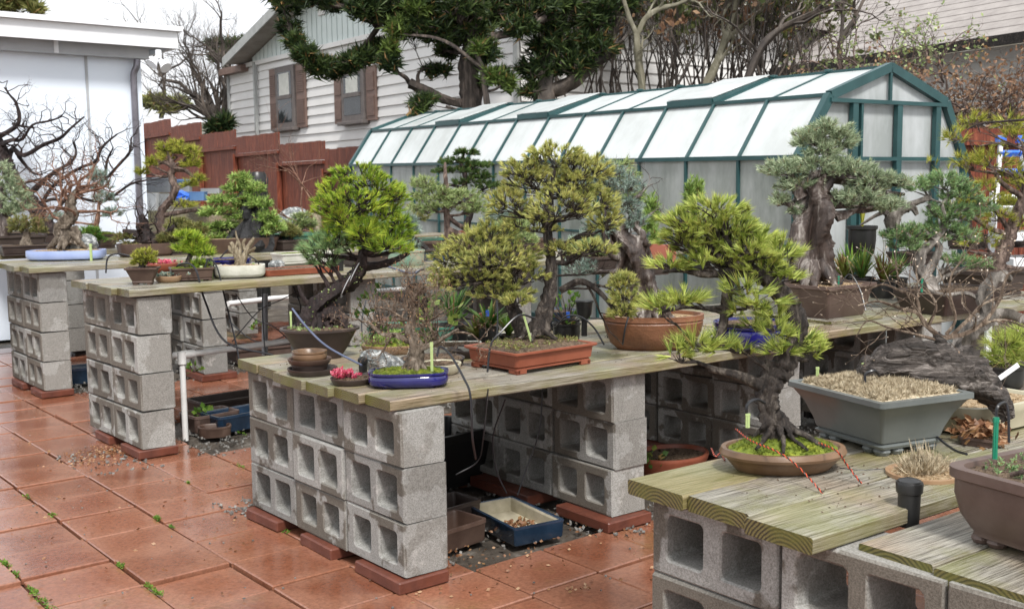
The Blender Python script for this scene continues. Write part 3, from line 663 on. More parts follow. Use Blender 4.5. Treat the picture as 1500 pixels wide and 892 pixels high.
hs = wn.nodes.new('ShaderNodeHueSaturation'); hs.inputs['Saturation'].default_value = .16; wn.links.new(sky.outputs[0], hs.inputs['Color'])
cl = wn.nodes.new('ShaderNodeValToRGB'); cl.color_ramp.elements[0].position = .35; cl.color_ramp.elements[0].color = (8.5, 8.9, 9.6, 1); cl.color_ramp.elements[1].position = .65; cl.color_ramp.elements[1].color = (12.5, 12.6, 12.8, 1)
wn.links.new(ns.outputs['Fac'], cl.inputs[0]); mx = wn.nodes.new('ShaderNodeMix'); mx.data_type = 'RGBA'; mx.inputs[0].default_value = .75
wn.links.new(hs.outputs[0], mx.inputs[6]); wn.links.new(cl.outputs[0], mx.inputs[7]); wn.links.new(mx.outputs[2], bg.inputs['Color']); bg.inputs['Strength'].default_value = .088
sd = bpy.data.lights.new('sun', 'SUN'); sd.energy = 2.7; sd.angle = R_(11); sd.color = (1, .97, .93); sun = bpy.data.objects.new('sun', sd); COL.objects.link(sun)
from mathutils import Vector
sv = Vector((math.cos(R_(SUN_EL))*math.cos(R_(SUN_AZ)), math.cos(R_(SUN_EL))*math.sin(R_(SUN_AZ)), math.sin(R_(SUN_EL))))
sun.rotation_euler = sv.to_track_quat('Z', 'Y').to_euler()
scene.view_settings.view_transform = 'Standard'; scene.view_settings.look = 'None'; scene.view_settings.exposure = 0.6; scene.view_settings.gamma = 1
scene.cycles.max_bounces = 6; scene.cycles.diffuse_bounces = 3; scene.cycles.transparent_max_bounces = 6

# ================================================================ ground
G = A_(.1151, .9934, 0); Hv = A_(.9934, -.1151, 0)           # greenhouse / fence directions
FP0 = Dp(525, 275, 17.6); FP0[2] = 0
def ground_z(x, y):
    dx, dy = x-FP0[0], y-FP0[1]; s = dx*G[0]+dy*G[1]; d = dx*Hv[0]+dy*Hv[1]
    t = np.clip((d+6)/6, 0, 1); t = t*t*(3-2*t)
    return np.maximum(s+2, 0)*.1*t*np.clip(1-(s-25)/60, 0, 1)+np.clip(d, 0, 40)*.17+np.where(d > 0, .15*np.sin(x*.7)*np.cos(y*.6), 0)-.03
mb = MB(); gx = np.concatenate([np.linspace(-60, -8, 8), np.linspace(-6, 40, 93), np.linspace(46, 160, 12)]); gy = np.concatenate([np.linspace(-60, -6, 8), np.linspace(-4, 50, 109), np.linspace(56, 160, 12)])
X, Y = np.meshgrid(gx, gy); V = np.stack([X.ravel(), Y.ravel(), ground_z(X, Y).ravel()], 1); nx = len(gx)
i, j = np.meshgrid(np.arange(len(gy)-1), np.arange(nx-1), indexing='ij'); a = (i*nx+j).ravel(); mb.add(V, np.stack([a, a+1, a+nx+1, a+nx], 1))
def mat_ground():
    m, nt, b, out = new_mat('ground'); v = coords(nt); s = nt.nodes.new('ShaderNodeSeparateXYZ'); lk(nt, v, s.inputs[0])
    near = ramp(nt, noise(nt, v, 5, 5, .7), [(.35, (.04, .032, .024)), (.55, (.11, .09, .07)), (.7, (.25, .23, .2))]); far = ramp(nt, noise(nt, v, 1.1, 6, .7), [(.3, (.035, .035, .02)), (.6, (.12, .1, .06)), (.8, (.2, .16, .1))])
    k = ramp(nt, mth(nt, 'DIVIDE', mth(nt, 'SUBTRACT', s.outputs[1], 9), 4), [(0, (0, 0, 0)), (1, (1, 1, 1))]); lk(nt, mix(nt, k, near, far), b.inputs['Base Color'])
    lk(nt, ramp(nt, noise(nt, v, 2, 3), [(.4, (.35, .35, .35)), (.6, (.85, .85, .85))]), b.inputs['Roughness']); bump(nt, b, noise(nt, v, 50, 6, .8), .9, .02); return m
struct('ground', mb, mat_ground(), True)
# tiles: columns along Y, 0.335 m grid, laid unevenly
mb = MB(); P_ = .335
for cx in range(-14, 26):
    x0 = cx*P_+.0; off = rng.normal(0, .012)
    for cy in range(-12, 24):
        y0 = .03+cy*P_+off; xm, ym = x0+P_/2, y0+P_/2
        if y0 > 7.2: continue
        if xm > .26 and (0.1 < ym < 1.15 or (xm < 9 and (-2.5 < ym < -1.35 or 2.5 < ym < 3.45 or 4.6 < ym < 5.6))): continue
        if xm > 4.3 or (xm > 4.5 and ym > 1.6): continue
        if (ym-(-.9))*0 + 0 > 1: continue
        g_ = .005; a = rng.normal(0, .004); tl = rng.normal(0, .004, 2)
        Mx = np.array([[1, -a, 0], [a, 1, 0], [tl[0], tl[1], 1]])
        box(mb, (-P_/2+g_, -P_/2+g_, -.03), (P_/2-g_, P_/2-g_, 0), M=Mx, T=(xm+rng.normal(0, .0015), ym+rng.normal(0, .0015), .0+rng.normal(0, .003)), bev=.004)
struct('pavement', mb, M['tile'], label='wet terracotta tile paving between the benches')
mb = MB(); n = 2600
zones = [(.3, 4, .1, 1.1), (.3, 3.5, 2.5, 3.4), (.2, 3.5, 4.6, 5.5), (-.35, .05, 2.3, 2.9), (.25, 1.0, 2.3, 2.6), (-.1, .3, 1.2, 1.5), (.9, 2.6, -.1, .15)]
for (a0, a1, b0, b1) in zones:
    k = int(260*(a1-a0)*(b1-b0)**.5) if a0 >= 0 else 60; P = np.column_stack([rng.uniform(a0, a1, k), rng.uniform(b0, b1, k), np.full(k, .004)])
    blades(mb, P, np.tile(A_(0, 0, .2), (k, 1)), 2, .02, .014, 2, .2, quad=True)
    for q in P[:k//3]: box(mb, (-1, -1, -.5), (1, 1, 1), M=np.diag(rng.uniform(.003, .008, 3)) @ rotz(rng.uniform(0, 3)), T=q, bev=.3)
k = 700; P = np.column_stack([rng.uniform(-1.6, 4, k), rng.uniform(-1.2, 7, k), np.full(k, .006)]); 
for q in P: box(mb, (-1, -1, -.5), (1, 1, 1), M=np.diag(rng.uniform(.0015, .004, 3)), T=q)
struct('gravel', mb, M['gravel'], kind='stuff', label='loose gravel and grit scattered under the benches')
mb = MB(); P = []
for (u, v, n) in [(230, 760, 6), (262, 772, 3), (90, 720, 4), (130, 745, 3), (200, 768, 2), (10, 825, 6), (46, 820, 5), (60, 835, 4), (50, 868, 5), (160, 885, 6), (220, 862, 6), (125, 842, 5), (100, 852, 4), (280, 706, 2), (352, 684, 3), (428, 776, 3), (330, 640, 2), (65, 880, 4), (140, 878, 4)]:
    c = Zp(u, v, 0); c[0] = round(c[0]/.335)*.335; n = max(2, n//2+1); P.append(c+np.column_stack([rng.normal(0, .006, n*3), rng.normal(0, .022, n*3), np.zeros(n*3)]))
P = np.concatenate(P); P[:, 2] = .003; blades(mb, P, np.tile(A_(0, 0, .5), (len(P), 1)), 7, .015, .0045, 1.2, .1, quad=True)
struct('weeds', mb, M['weed'], kind='stuff', label='small green weeds sprouting from the tile joints')
mb = MB()
for k in range(110):
    u, v = rng.uniform(0, 360), rng.uniform(640, 880); c = Zp(u, v, .005)
    blades(mb, [c], [A_(rng.normal(), rng.normal(), .1)], 1, .02, .01, .3, quad=True)
for (u, v, s, n) in [(160, 660, .12, 240), (845, 858, .05, 14), (700, 830, .2, 90), (880, 770, .2, 80), (660, 815, .1, 40), (130, 675, .1, 70), (1010, 800, .3, 40)]:
    c = Zp(u, v, .006); P = c+np.column_stack([rng.normal(0, s, n), rng.normal(0, s*.6, n), np.zeros(n)]); blades(mb, P, rng.normal(0, 1, (n, 3))*A_(1, 1, .15), 1, .018, .012, .2, quad=True)
struct('leaf_litter', mb, M['leafdead'], kind='stuff', label='small dead leaves and debris scattered on the tiles')

# ================================================================ benches
pier(0, 0, 3, 3, 'front bench\'s nearest pier', yaw=0)
pier(1.058, .025, 3, 3, 'front bench\'s second pier', yaw=-.032)
pier(2.14, .02, 3, 3, 'front bench\'s third pier', yaw=-.03)
pier(3.37, -.02, 3, 3, 'front bench\'s fourth pier', yaw=-.03)
pier(.011, 2.525, 2, 4, 'middle bench\'s nearest pier', yaw=.022, rz=.205)
pier(1.36, 2.62, 2, 4, 'middle bench\'s second pier', rz=.205)
pier(2.7, 2.7, 2, 4, 'middle bench\'s third pier', rz=.205)
pier(.122, 4.657, 2, 4, 'rear bench\'s nearest pier', rz=.205)
pier(1.235, 4.54, 2, 4, 'rear bench\'s second pier', yaw=-.03, rz=.205)
pier(2.6, 4.6, 2, 4, 'rear bench\'s third pier', rz=.205)
pier(-.42, 5.25, 2, 4, 'pier at the photo\'s left edge', rz=.205)
pier(-.08, -2.455, 3, 3, 'wet pier under the oval moss pot', rz=.2)
k = 0
for (x0, x1, y0, y1, d) in [(-.028, .185, -.012, .3, 'chipped red paver under the front corner of the front bench'), (-.03, .19, .46, .72, 'mossy red paver under the middle of the front pier'), (-.035, .19, .92, 1.19, 'red paver under the far end of the front pier'),
        (1.0, 1.25, -.012, .33, 'thick red paver jutting from under the front bench\'s second pier'), (1.0, 1.28, .5, .95, 'red paver half hidden behind the blue glazed tray'), (2.08, 2.4, -.02, .4, 'dark wet paver under the front bench\'s third pier'), (2.08, 2.4, .5, .95, 'dark paver under the back of the front bench\'s third pier'),
        (-.02, .2, 2.512, 2.78, 'wet red paver under the corner of the middle bench'), (-.02, .19, 2.96, 3.2, 'red paver beside gravel under the middle bench\'s pier'), (.1, .32, 4.645, 4.92, 'red paver under the corner of the rear bench'), (.1, .3, 5.1, 5.4, 'red paver at the left end of the rear bench\'s pier'), (1.2, 1.48, 4.5, 4.9, 'red paver under the rear bench\'s second pier'),
        (-.12, .2, -1.55, -1.2, 'paver under the wet bench\'s pier')]:
    paver(x0, x1, y0, y1, .046, d)
FY = -.048
fe = [.03, .215, .41, .60, .87, 1.07, 1.275]
for k in range(6):
    x0 = [-.02, -.035, -.05, -.055, -.02, -.015][k]
    plank(x0, 2.28, fe[k]+.003, fe[k+1]-.003, .652+rng.normal(0, .001), .038, ['grey plank forming the front edge of the front bench', 'mossy plank second from the front bench\'s front edge', 'mossy plank third from the front bench\'s front edge', 'plank of the front bench under the stacked pots', 'fifth plank of the front bench from its front edge', 'rearmost plank of the front bench'][k], yaw=FY)
for k in range(6):
    plank(2.3+rng.normal(0, .01), 5.2, fe[k]+.02, fe[k+1]+.014, .652, .038, ['greenish plank edge below the brown rectangular pot of the thick juniper', 'second plank of the bench carrying the thick-trunked juniper', 'third plank of the bench carrying the thick-trunked juniper', 'fourth plank of the bench carrying the thick-trunked juniper', 'fifth plank of the bench carrying the thick-trunked juniper', 'rearmost plank of the bench carrying the thick-trunked juniper'][k], yaw=-.06)
be = [2.5, 2.68, 2.9, 3.12, 3.38]
for k in range(4):
    plank([-.03, -.06, -.04, -.05][k], 4.45, be[k]+.004, be[k+1]-.004, .872, .038, ['plank forming the front edge of the middle bench', 'second plank of the middle bench from its front', 'third plank of the middle bench from its front', 'rear plank of the middle bench'][k], yaw=.012)
ae = [4.62, 4.86, 5.1, 5.34, 5.56]
for k in range(4):
    plank([.06, .03, .05, .0][k], 4.8, ae[k]+.004, ae[k+1]-.004, .872, .038, ['plank forming the front edge of the rear bench', 'second plank of the rear bench from its front', 'third plank of the rear bench from its front', 'back plank of the rear bench'][k], yaw=-.01)
plank(-1.0, 5.0, 6.35, 6.6, .872, .04, 'grey plank of the farthest bench near the white shed'); plank(-1.0, 5.0, 6.62, 6.9, .872, .04, 'second grey plank of the farthest bench near the white shed')
pier(.8, 6.4, 1, 4, 'farthest bench\'s pier near the shed', rz=.205); pier(2.4, 6.4, 1, 4, 'farthest bench\'s second pier', rz=.205)
re_ = [(-1.217, -1.412, -.125, .652, 'pale plank edge left of the oval moss pot'), (-1.416, -1.608, -.124, .652, 'wet plank with ringed end under the oval moss pot'), (-1.612, -1.80, -.155, .652, 'wet plank with arched end grain in front of the oval moss pot'),
       (-1.835, -2.012, -.05, .626, 'lower plank carrying the black sprinkler cup, beside a wide gap'), (-2.018, -2.23, -.07, .626, 'green plank at the bottom right corner under the brown rectangular pot'), (-2.235, -2.46, -.07, .626, 'outermost plank at the lower right frame edge')]
for (y1, y0, x0, z, d) in re_: plank(x0, 2.6, y0, y1, z, .038, d, yaw=-.055)
ZF, ZB = .69, .91

# ================================================================ greenhouse
E1 = A_(4.71, 1.79, 0)
def gp(h, s, z): return E1+Hv*h+G*s+A_(0, 0, z+.013*s)
gh = root('greenhouse', 'long white greenhouse with dark green frame and open roof vents', 'greenhouse', E1)
prof = [(0, 0), (0, 1.61), (.32, 2.07), (1.0, 2.31), (1.70, 2.06), (1.98, 1.58), (2.0, 0)]; NB, BW = 13, .61
def gbar(mb, a, b, t=.018, d=.03, nrm=None):
    a, b = np.asarray(a), np.asarray(b); e = norm(b-a); n_ = nrm if nrm is not None else A_(0, 0, 1); s_ = norm(np.cross(e, n_)); n2 = np.cross(s_, e)
    Mx = np.stack([s_*t, n2*d, b-a], 1); box(mb, (-1, -.5, 0), (1, .5, 1), M=Mx, T=a)
names = ['wall_panel', 'lower_roof_panel', 'upper_roof_panel']
for k in range(NB):
    s0, s1 = k*BW, (k+1)*BW
    for q in range(3):
        (h0, z0), (h1, z1) = prof[q], prof[q+1]; z0 = max(z0, .02); mb = MB()
        A = [gp(h0, s0+.01, z0), gp(h0, s1-.01, z0), gp(h1, s1-.01, z1), gp(h1, s0+.01, z1)]; nn = norm(np.cross(A[1]-A[0], A[3]-A[0]))*.008
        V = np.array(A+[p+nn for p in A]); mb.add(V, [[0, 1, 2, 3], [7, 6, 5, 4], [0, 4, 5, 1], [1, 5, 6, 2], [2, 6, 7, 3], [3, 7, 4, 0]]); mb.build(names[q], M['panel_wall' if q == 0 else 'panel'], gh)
mb = MB()
for q in (3, 4, 5):
    (h0, z0), (h1, z1) = prof[q], prof[q+1]; A = [gp(h0, 0, z0), gp(h0, NB*BW, z0), gp(h1, NB*BW, max(z1, .02)), gp(h1, 0, max(z1, .02))]
    nn = norm(np.cross(A[1]-A[0], A[3]-A[0]))*.008; V = np.array(A+[p+nn for p in A]); mb.add(V, [[0, 1, 2, 3], [7, 6, 5, 4], [0, 4, 5, 1], [1, 5, 6, 2], [2, 6, 7, 3], [3, 7, 4, 0]])
mb.build('far_side_panels', M['panel'], gh)
mb = MB()
for s_ in (.0,):
    V = [gp(h, s_+(.02 if s_ == 0 else -.02), max(z, .02)) for h, z in prof]; mb.add(V, [[0, 1, 5, 6]], [[1, 2, 4, 5]], [[2, 3, 4]])
mb.build('end_wall_panels', M['panel_end'], gh)
mb = MB()
for k in range(NB+1):
    s_ = k*BW; e = k in (0, NB)
    for q in range(6):
        (h0, z0), (h1, z1) = prof[q], prof[q+1]; a, b = gp(h0, s_, max(z0, 0)), gp(h1, s_, max(z1, 0)); n_ = norm(np.cross(b-a, G))
        gbar(mb, a, b, .028 if e else .012, .07 if e else (.045 if q in (0, 1) else .02), n_)
mb.build('frame_arches', M['gh_frame'], gh)
mb = MB()
for (h, z), t in (((-.008, 1.61), .02), ((.31, 2.075), .016), ((1.0, 2.315), .014), ((1.7, 2.07), .016), ((1.99, 1.6), .02), ((0, .06), .03), ((0, .95), .012)): gbar(mb, gp(h, -.01, z), gp(h, NB*BW+.01, z), t, t*1.7)
mb.build('long_rails', M['gh_frame'], gh)
mb = MB()
for h, z1 in ((.58, 2.04), (1.1, 2.04), (1.58, 2.04)): gbar(mb, gp(h, -.015, 0), gp(h, -.015, z1), .03, .04, G)
gbar(mb, gp(1.0, -.012, 2.04), gp(1.0, -.012, 2.29), .013, .02, G); gbar(mb, gp(.3, -.02, 2.035), gp(1.7, -.02, 2.035), .02, .03); gbar(mb, gp(.0, -.02, 1.6), gp(1.98, -.02, 1.6), .016, .03); gbar(mb, gp(.66, -.017, 0), gp(.66, -.017, 2.03), .012, .03, G)
mb.build('door_frame', M['gh_frame'], gh)
for k in range(1, NB):
    mb = MB(); box(mb, (-.03, -.025, 0), (.03, .025, .025), T=gp(1.0, k*BW, 2.315), bev=.004); mb.build('ridge_clip', M['gh_frame'], gh)
for k in (2, 6, 9):
    mb = MB(); a, b = k*BW+.02, (k+1)*BW-.02; U = lambda h, s, lift: gp(h, s, 2.07+(h-.32)*(.24/.68)+lift)
    Lf, Lr = .035, .01
    for s_ in (a, b): gbar(mb, U(.3, s_, Lf), U(.95, s_, Lr), .01, .04)
    gbar(mb, U(.3, a, Lf), U(.3, b, Lf), .012, .05); ve = mb.build('roof_vent', M['gh_frame'], gh)
    mb = MB(); A = [U(.3, a, Lf+.03), U(.3, b, Lf+.03), U(.97, b, Lr+.03), U(.97, a, Lr+.03)]; V = np.array(A+[p+A_(0, 0, .006) for p in A]); mb.add(V, [[3, 2, 1, 0], [4, 5, 6, 7], [0, 1, 5, 4], [1, 2, 6, 5], [2, 3, 7, 6], [3, 0, 4, 7]]); mb.build('vent_panel', M['panel'], ve)

# ================================================================ fence
def fd(u): return 14115.0/(u+277)
fr = root('wooden_fence', 'stepped red-brown board fence climbing the slope beyond the pots', 'fence', (FP0[0], FP0[1], 0))
uu = [(165, 182, 176), (212, 180, 176), (252, 186, 179), (297, 197, 191), (348, 202, 193.5), (412, 212, 206), (479, 218, 213), (560, 224, 219), (655, 229, 224), (770, 232, 228)]
for k in range(len(uu)-1):
    u0, v0, v1 = uu[k]; u1 = uu[k+1][0]; a, b = Dp(u0, v0, fd(u0)), Dp(u1, v1, fd(u1)); zt = (a[2]+b[2])/2; b = a+G*((b-a)@G); L = b-a; L[2] = 0; ln = np.linalg.norm(L); e = L/ln
    nrm = A_(e[1], -e[0], 0); nrm = nrm if nrm @ (CAM-a) > 0 else -nrm; H = 1.9; mb = MB(); nb = 16
    for q in range(nb):
        Mx = np.stack([e*(ln/nb*.97), nrm, A_(0, 0, 1)], 1); p = a+e*(ln*q/nb); p = A_(p[0], p[1], zt); box(mb, (0, 0, -H), (1, .02+rng.uniform(0, .005), -.34), M=Mx, T=p)
    mb.build('board_panel', M['fence'], fr)
    mb = MB(); Mx = np.stack([e*ln, nrm, A_(0, 0, 1)], 1)
    for q in range(12):
        Mx2 = np.stack([e*(ln/12*.985), nrm, A_(0, 0, 1)], 1); p = A_(*(a+e*(ln*q/12))[:2], zt); box(mb, (0, .03, -.33), (1, .05+rng.uniform(0, .004), 0+rng.uniform(-.01, .01)), M=Mx2, T=p)
    mb.build('top_board', M['fence'], fr)
    mb = MB(); box(mb, (-.01, .0, -.40), (1.0, .1, -.34), M=Mx, T=A_(a[0], a[1], zt)); mb.build('rail', M['fence'], fr)
    mb = MB(); Mp = np.stack([e, nrm, A_(0, 0, 1)], 1); box(mb, (-.05, .03, -H), (.05, .13, -.34), M=Mp, T=A_(a[0], a[1], zt), bev=.008); mb.build('post', M['fence'], fr)
pf = root('picket_fence', 'tiny white picket fence above the red fence', 'fence', Dp(240, 180, 33))
mb = MB()
for k in range(44):
    u = 213+k*1.68; P = Dp(u, 190, 33); z0 = Dp(u, 176-(6 if u > 252 else 0), 33)[2]; w_ = .024; box(mb, (-w_, -.01, -.5), (w_, .01, 0), T=A_(P[0], P[1], z0)); mb.add(A_(P[0], P[1], z0)+A_([[-w_, 0, 0], [w_, 0, 0], [0, 0, .06]]), [[0, 1, 2]])
box(mb, (0, -.02, -.16), (1, .02, -.1), M=np.stack([RH*1.6, FH, A_(0, 0, 1)], 1), T=Dp(212, 176, 33.05)); mb.build('pickets', M['white'], pf)

# ================================================================ house
HDr = ray(-434, 284); hd = A_(HDr[0], HDr[1], 0); hd /= np.linalg.norm(hd); hn = A_(hd[1], -hd[0], 0)
HP0 = Dp(763, 200, 18.0); HP0[2] = 0
if hn @ (CAM-HP0) < 0: hn = -hn
def hpt(u, v, out=0.0):
    P0 = HP0+hn*out; d = ray(u, v); return CAM+d*(((P0-CAM)@hn)/(d@hn))
def hs_(u, v, out=0.0): P = hpt(u, v, out); return float((P-HP0)@hd), float(P[2])
def hq(s, z, out=0.0): return HP0+hd*s+hn*out+A_(0, 0, z)
def hbox(mb, s0, s1, z0, z1, o0, o1, bev=0): return box(mb, (s0, o0, z0), (s1, o1, z1), M=np.stack([hd, hn, A_(0, 0, 1)], 1), T=HP0, bev=bev)
ho = root('house', 'white clapboard neighbour house with brown shuttered windows and pale gable', 'house', hq(5, .8))
SL = hs_(337, 150)[0]; zb = .4
e0 = hs_(372, 86); e1 = hs_(763, 22); zeL = e0[1]; sg = e0[0]
gz_base = hs_(457.6, 71)[1]; speak = (sg+0)/2; 
rk = hs_(450, 10); slope = (rk[1]-zeL)/(sg-rk[0]); zpk = zeL+slope*(sg-speak)
mb = MB(); z = zb; lap = .2
while z < gz_base:
    z1 = min(z+lap, gz_base); V = [hq(0, z, .035), hq(SL, z, .035), hq(SL, z1, .004), hq(0, z1, .004), hq(0, z, 0), hq(SL, z, 0)]; mb.add(V, [[0, 1, 2, 3], [4, 5, 1, 0]])
    W2 = 9.0; V = [HP0+A_(0, 0, z)-hd*.035, HP0-hn*W2+A_(0, 0, z)-hd*.035, HP0-hn*W2+A_(0, 0, z1)-hd*.004, HP0+A_(0, 0, z1)-hd*.004, HP0+A_(0, 0, z), HP0-hn*W2+A_(0, 0, z)]; mb.add(V, [[3, 2, 1, 0], [0, 1, 5, 4]]); z = z1
mb.build('siding_wall', M['siding'], ho)
mb = MB(); box(mb, (0, -9, zb), (SL-.01, -.02, gz_base), M=np.stack([hd, hn, A_(0, 0, 1)], 1), T=HP0); mb.build('inner_wall', M['siding'], ho)
mb = MB(); zl = lambda s: zeL+slope*(sg-s) if s > speak else zeL+slope*s; nb = 46
for k in range(nb):
    s0, s1 = sg*k/nb, sg*(k+1)/nb-.04; o = .06; t0, t1 = max(zl(s0), gz_base+.02), max(zl(s1), gz_base+.02)
    V = [hq(s0, gz_base, o), hq(s1, gz_base, o), hq(s1, t1, o), hq(s0, t0, o), hq(s0, gz_base, 0), hq(s1, gz_base, 0), hq(s1, t1, 0), hq(s0, t0, 0)]; mb.add(V, [[0, 1, 2, 3], [0, 4, 5, 1], [1, 5, 6, 2], [3, 2, 6, 7], [0, 3, 7, 4]])
V = [hq(0, gz_base, .02), hq(sg, gz_base, .02), hq(speak, zpk, .02)]; mb.add(V, [[0, 1, 2]]); mb.build('gable_boards', M['gable'], ho)
mb = MB(); hbox(mb, -.02, SL, gz_base-.1, gz_base, .05, .09); mb.build('gable_trim', M['siding'], ho)
mb = MB(); Dd = 9.5
for (sa, za, sb, zb2) in ((sg+.5, zeL-.5*slope, speak, zpk), (-.5, zeL-.5*slope, speak, zpk)):
    t = .16; V = [hq(sa, za+.02, .55), hq(sb, zb2+.02, .55), hq(sb, zb2+.02, -Dd), hq(sa, za+.02, -Dd)]; V = V+[p+A_(0, 0, t) for p in V]; mb.add(V, [[0, 1, 2, 3], [7, 6, 5, 4], [0, 4, 5, 1], [1, 5, 6, 2], [2, 6, 7, 3], [3, 7, 4, 0]])
ro = mb.build('roof', M['roof'], ho)
mb = MB()
for (sa, za, sb, zb2) in ((sg+.52, zeL-.52*slope, speak, zpk), (-.52, zeL-.52*slope, speak, zpk)):
    V = [hq(sa, za-.04, .60), hq(sb, zb2-.04, .60), hq(sb, zb2+.17, .60), hq(sa, za+.17, .60)]; V = V+[p-hn*.04 for p in V]; mb.add(V, [[0, 1, 2, 3], [7, 6, 5, 4], [0, 4, 5, 1], [3, 2, 6, 7], [3, 7, 4, 0]])
mb.build('rake_board', M['trim'], ro)
mb = MB(); a = hs_(333, 92); b = hs_(374, 84); hbox(mb, sg+.3, SL+.12, zeL-.28, zeL-.12, -2, .22); mb.build('side_eave', M['shutter'], ho)
mb = MB(); hbox(mb, -.02, .1, zb, gz_base, .03, .07); hbox(mb, SL-.1, SL, zb, gz_base, .03, .07); mb.build('corner_board', M['trim'], ho)
mb = MB(); a = hs_(378, 92); hbox(mb, a[0]-.04, a[0]+.04, zb, a[1], .06, .13); mb.build('downpipe', M['trim'], ho)
mb = MB(); a = hs_(471, 10); b = hs_(481, 22); hbox(mb, b[0], a[0], b[1], a[1], .06, .1, .01); mb.build('gable_vent', M['siding'], ho)
for (ul, uw0, uw1, ur, vt, vb) in ((401, 412, 439, 453, 100, 190), (495, 508, 541, 556, 104, 180)):
    vt2 = vt; s0, z0 = hs_(uw0, vb); s1, z1 = hs_(uw1, vb-4); sL = hs_(ul, vb)[0]; sR = hs_(ur, vb)[0]; zt = hs_(uw0, vt2)[1]; zbot = (z0+z1)/2
    wi = MB(); hbox(wi, s1, s0, zbot, zt, .03, .12, .01); wo = wi.build('window', M['winframe'], ho)
    g = MB(); m_ = .13; hbox(g, s1+m_, s0-m_, zbot+m_, zt-m_, .10, .125); g.build('pane', M['glass'], wo)
    g = MB(); hbox(g, s1+m_, s0-m_, (zbot+zt)/2-.04, (zbot+zt)/2+.04, .11, .15); g.build('meeting_rail', M['winframe'], wo)
    g = MB(); hbox(g, s1+m_+.1, s0-m_-.1, (zbot+zt)/2+.05, zt-m_-.03, .12, .13); g.build('curtain', M['curtain'], wo)
    g = MB(); hbox(g, s1-.06, s0+.06, zbot-.07, zbot, .03, .2, .01); g.build('sill', M['winframe'], wo)
    for a, b in ((s0+.02, sL), (sR, s1-.02)):
        g = MB(); hbox(g, a, b, zbot-.02, zt, .03, .075, .005); n_ = 26
        for q in range(n_):
            zz = zbot+.08+(zt-zbot-.2)*q/n_
            if abs(q-n_/2) < 1.2: continue
            hbox(g, a+.05, b-.05, zz, zz+.028, .07, .095)
        g.build('shutter', M['shutter'], ho)

# second house roof, upper right
er = root('hillside_house', 'house with long grey shingle roof above the greenhouse', 'house', Dp(1340, 200, 19))
vd = ray(-93, 283); vd = A_(vd[0], vd[1], 0); vd /= np.linalg.norm(vd); vn = A_(vd[1], -vd[0], 0); EP = Dp(1500, 47, 16.5)
if vn @ (CAM-EP) < 0: vn = -vn
mb = MB(); Lr_ = 9.0; nrow = 26
for k in range(nrow):
    o0, o1 = -k*.28, -(k+1)*.28; z0, z1 = k*.28*.55, (k+1)*.28*.55; V = [EP-vd*5+vn*o0+A_(0, 0, z0+.012), EP+vd*Lr_+vn*o0+A_(0, 0, z0+.012), EP+vd*Lr_+vn*o1+A_(0, 0, z1), EP-vd*5+vn*o1+A_(0, 0, z1), EP-vd*5+vn*o0+A_(0, 0, z0-.01), EP+vd*Lr_+vn*o0+A_(0, 0, z0-.01)]; mb.add(V, [[0, 1, 2, 3], [4, 5, 1, 0]])
mb.build('roof', M['roof'], er)
mb = MB(); box(mb, (-5, -.02, -.16), (Lr_, .06, .0), M=np.stack([vd, vn, A_(0, 0, 1)], 1), T=EP); mb.build('gutter', M['b_dark'], er)
mb = MB(); z = -3.5
while z < -.2:
    V = [EP-vd*5-vn*.5+A_(0, 0, z), EP+vd*(Lr_-.4)-vn*.5+A_(0, 0, z), EP+vd*(Lr_-.4)-vn*.53+A_(0, 0, z+.2), EP-vd*5-vn*.53+A_(0, 0, z+.2)]; mb.add(V, [[0, 1, 2, 3]]); z += .2
box(mb, (-5, -7, -3.5), (Lr_-.4, -.54, -.1), M=np.stack([vd, vn, A_(0, 0, 1)], 1), T=EP); mb.build('siding_wall', M['siding'], er)

# ================================================================ white shed, left
YW = 8.0; A1 = Yp(211, 200, YW); sh = root('shed', 'flat-roofed white shed wall behind the left benches', 'shed', (A1[0]-2, YW, 0))
zt = Yp(100, 78, YW)[2]+.1; mb = MB(); box(mb, (-6, YW, 0), (A1[0], YW+4, zt)); mb.build('wall', M['shedwall'], sh)
mb = MB(); xb = Yp(126, 100, YW)[0]; box(mb, (xb-.012, YW-.012, 0), (xb+.012, YW-.001, zt)); mb.build('batten', M['beam'], sh)
mb = MB(); xe = Yp(218, 80, YW-.12)[0]; zb0 = Yp(218, 87, YW-.12)[2]; box(mb, (-6, YW-.12, zb0), (xe, YW-.01, zb0+.16)); mb.build('beam', M['beam'], sh)
mb = MB(); xj = Yp(83, 60, YW-.12)[0]; box(mb, (xj-.03, YW-.135, zb0+.002), (xj+.01, YW-.121, zb0+.158)); mb.build('bracket', M['white'], sh)
yf = YW-.28; xf = Yp(266, 60, yf)[0]; z0, z1, z2 = Yp(262, 72, yf)[2], Yp(262, 49, yf)[2], Yp(262, 40, yf)[2]
mb = MB(); box(mb, (-6, yf, z0), (xf-.04, yf+.04, z1+.01)); box(mb, (xf-.08, yf-.002, z0), (xf-.04, yf+4.8, z1+.01)); ra_ = mb.build('fascia', M['white'], sh)
mb = MB(); box(mb, (-6.05, yf-.05, z1+.012), (xf, YW+4.4, z2)); mb.build('roof', M['white'], sh)
mb = MB(); box(mb, (-6, yf+.045, z0+.04), (xf-.09, YW+4.2, z0+.08)); mb.build('soffit', M['beam'], sh)
pp = [Yp(201, 88, YW-.08), Yp(200, 98, YW-.08), Yp(196, 108, YW-.06), Yp(196, 125, YW-.05), Yp(199, 300, YW-.05)]; pp[-1] = A_(pp[3][0], pp[3][1], .1)
mb = MB(); P = np.array(pp); tube(mb, np.vstack([smooth_path(P[:4], 5), P[4]]), .034, 10); single('downspout', mb, M['steel'], 'grey metal downspout running down the white shed\'s corner', 'downspout', smooth=True)
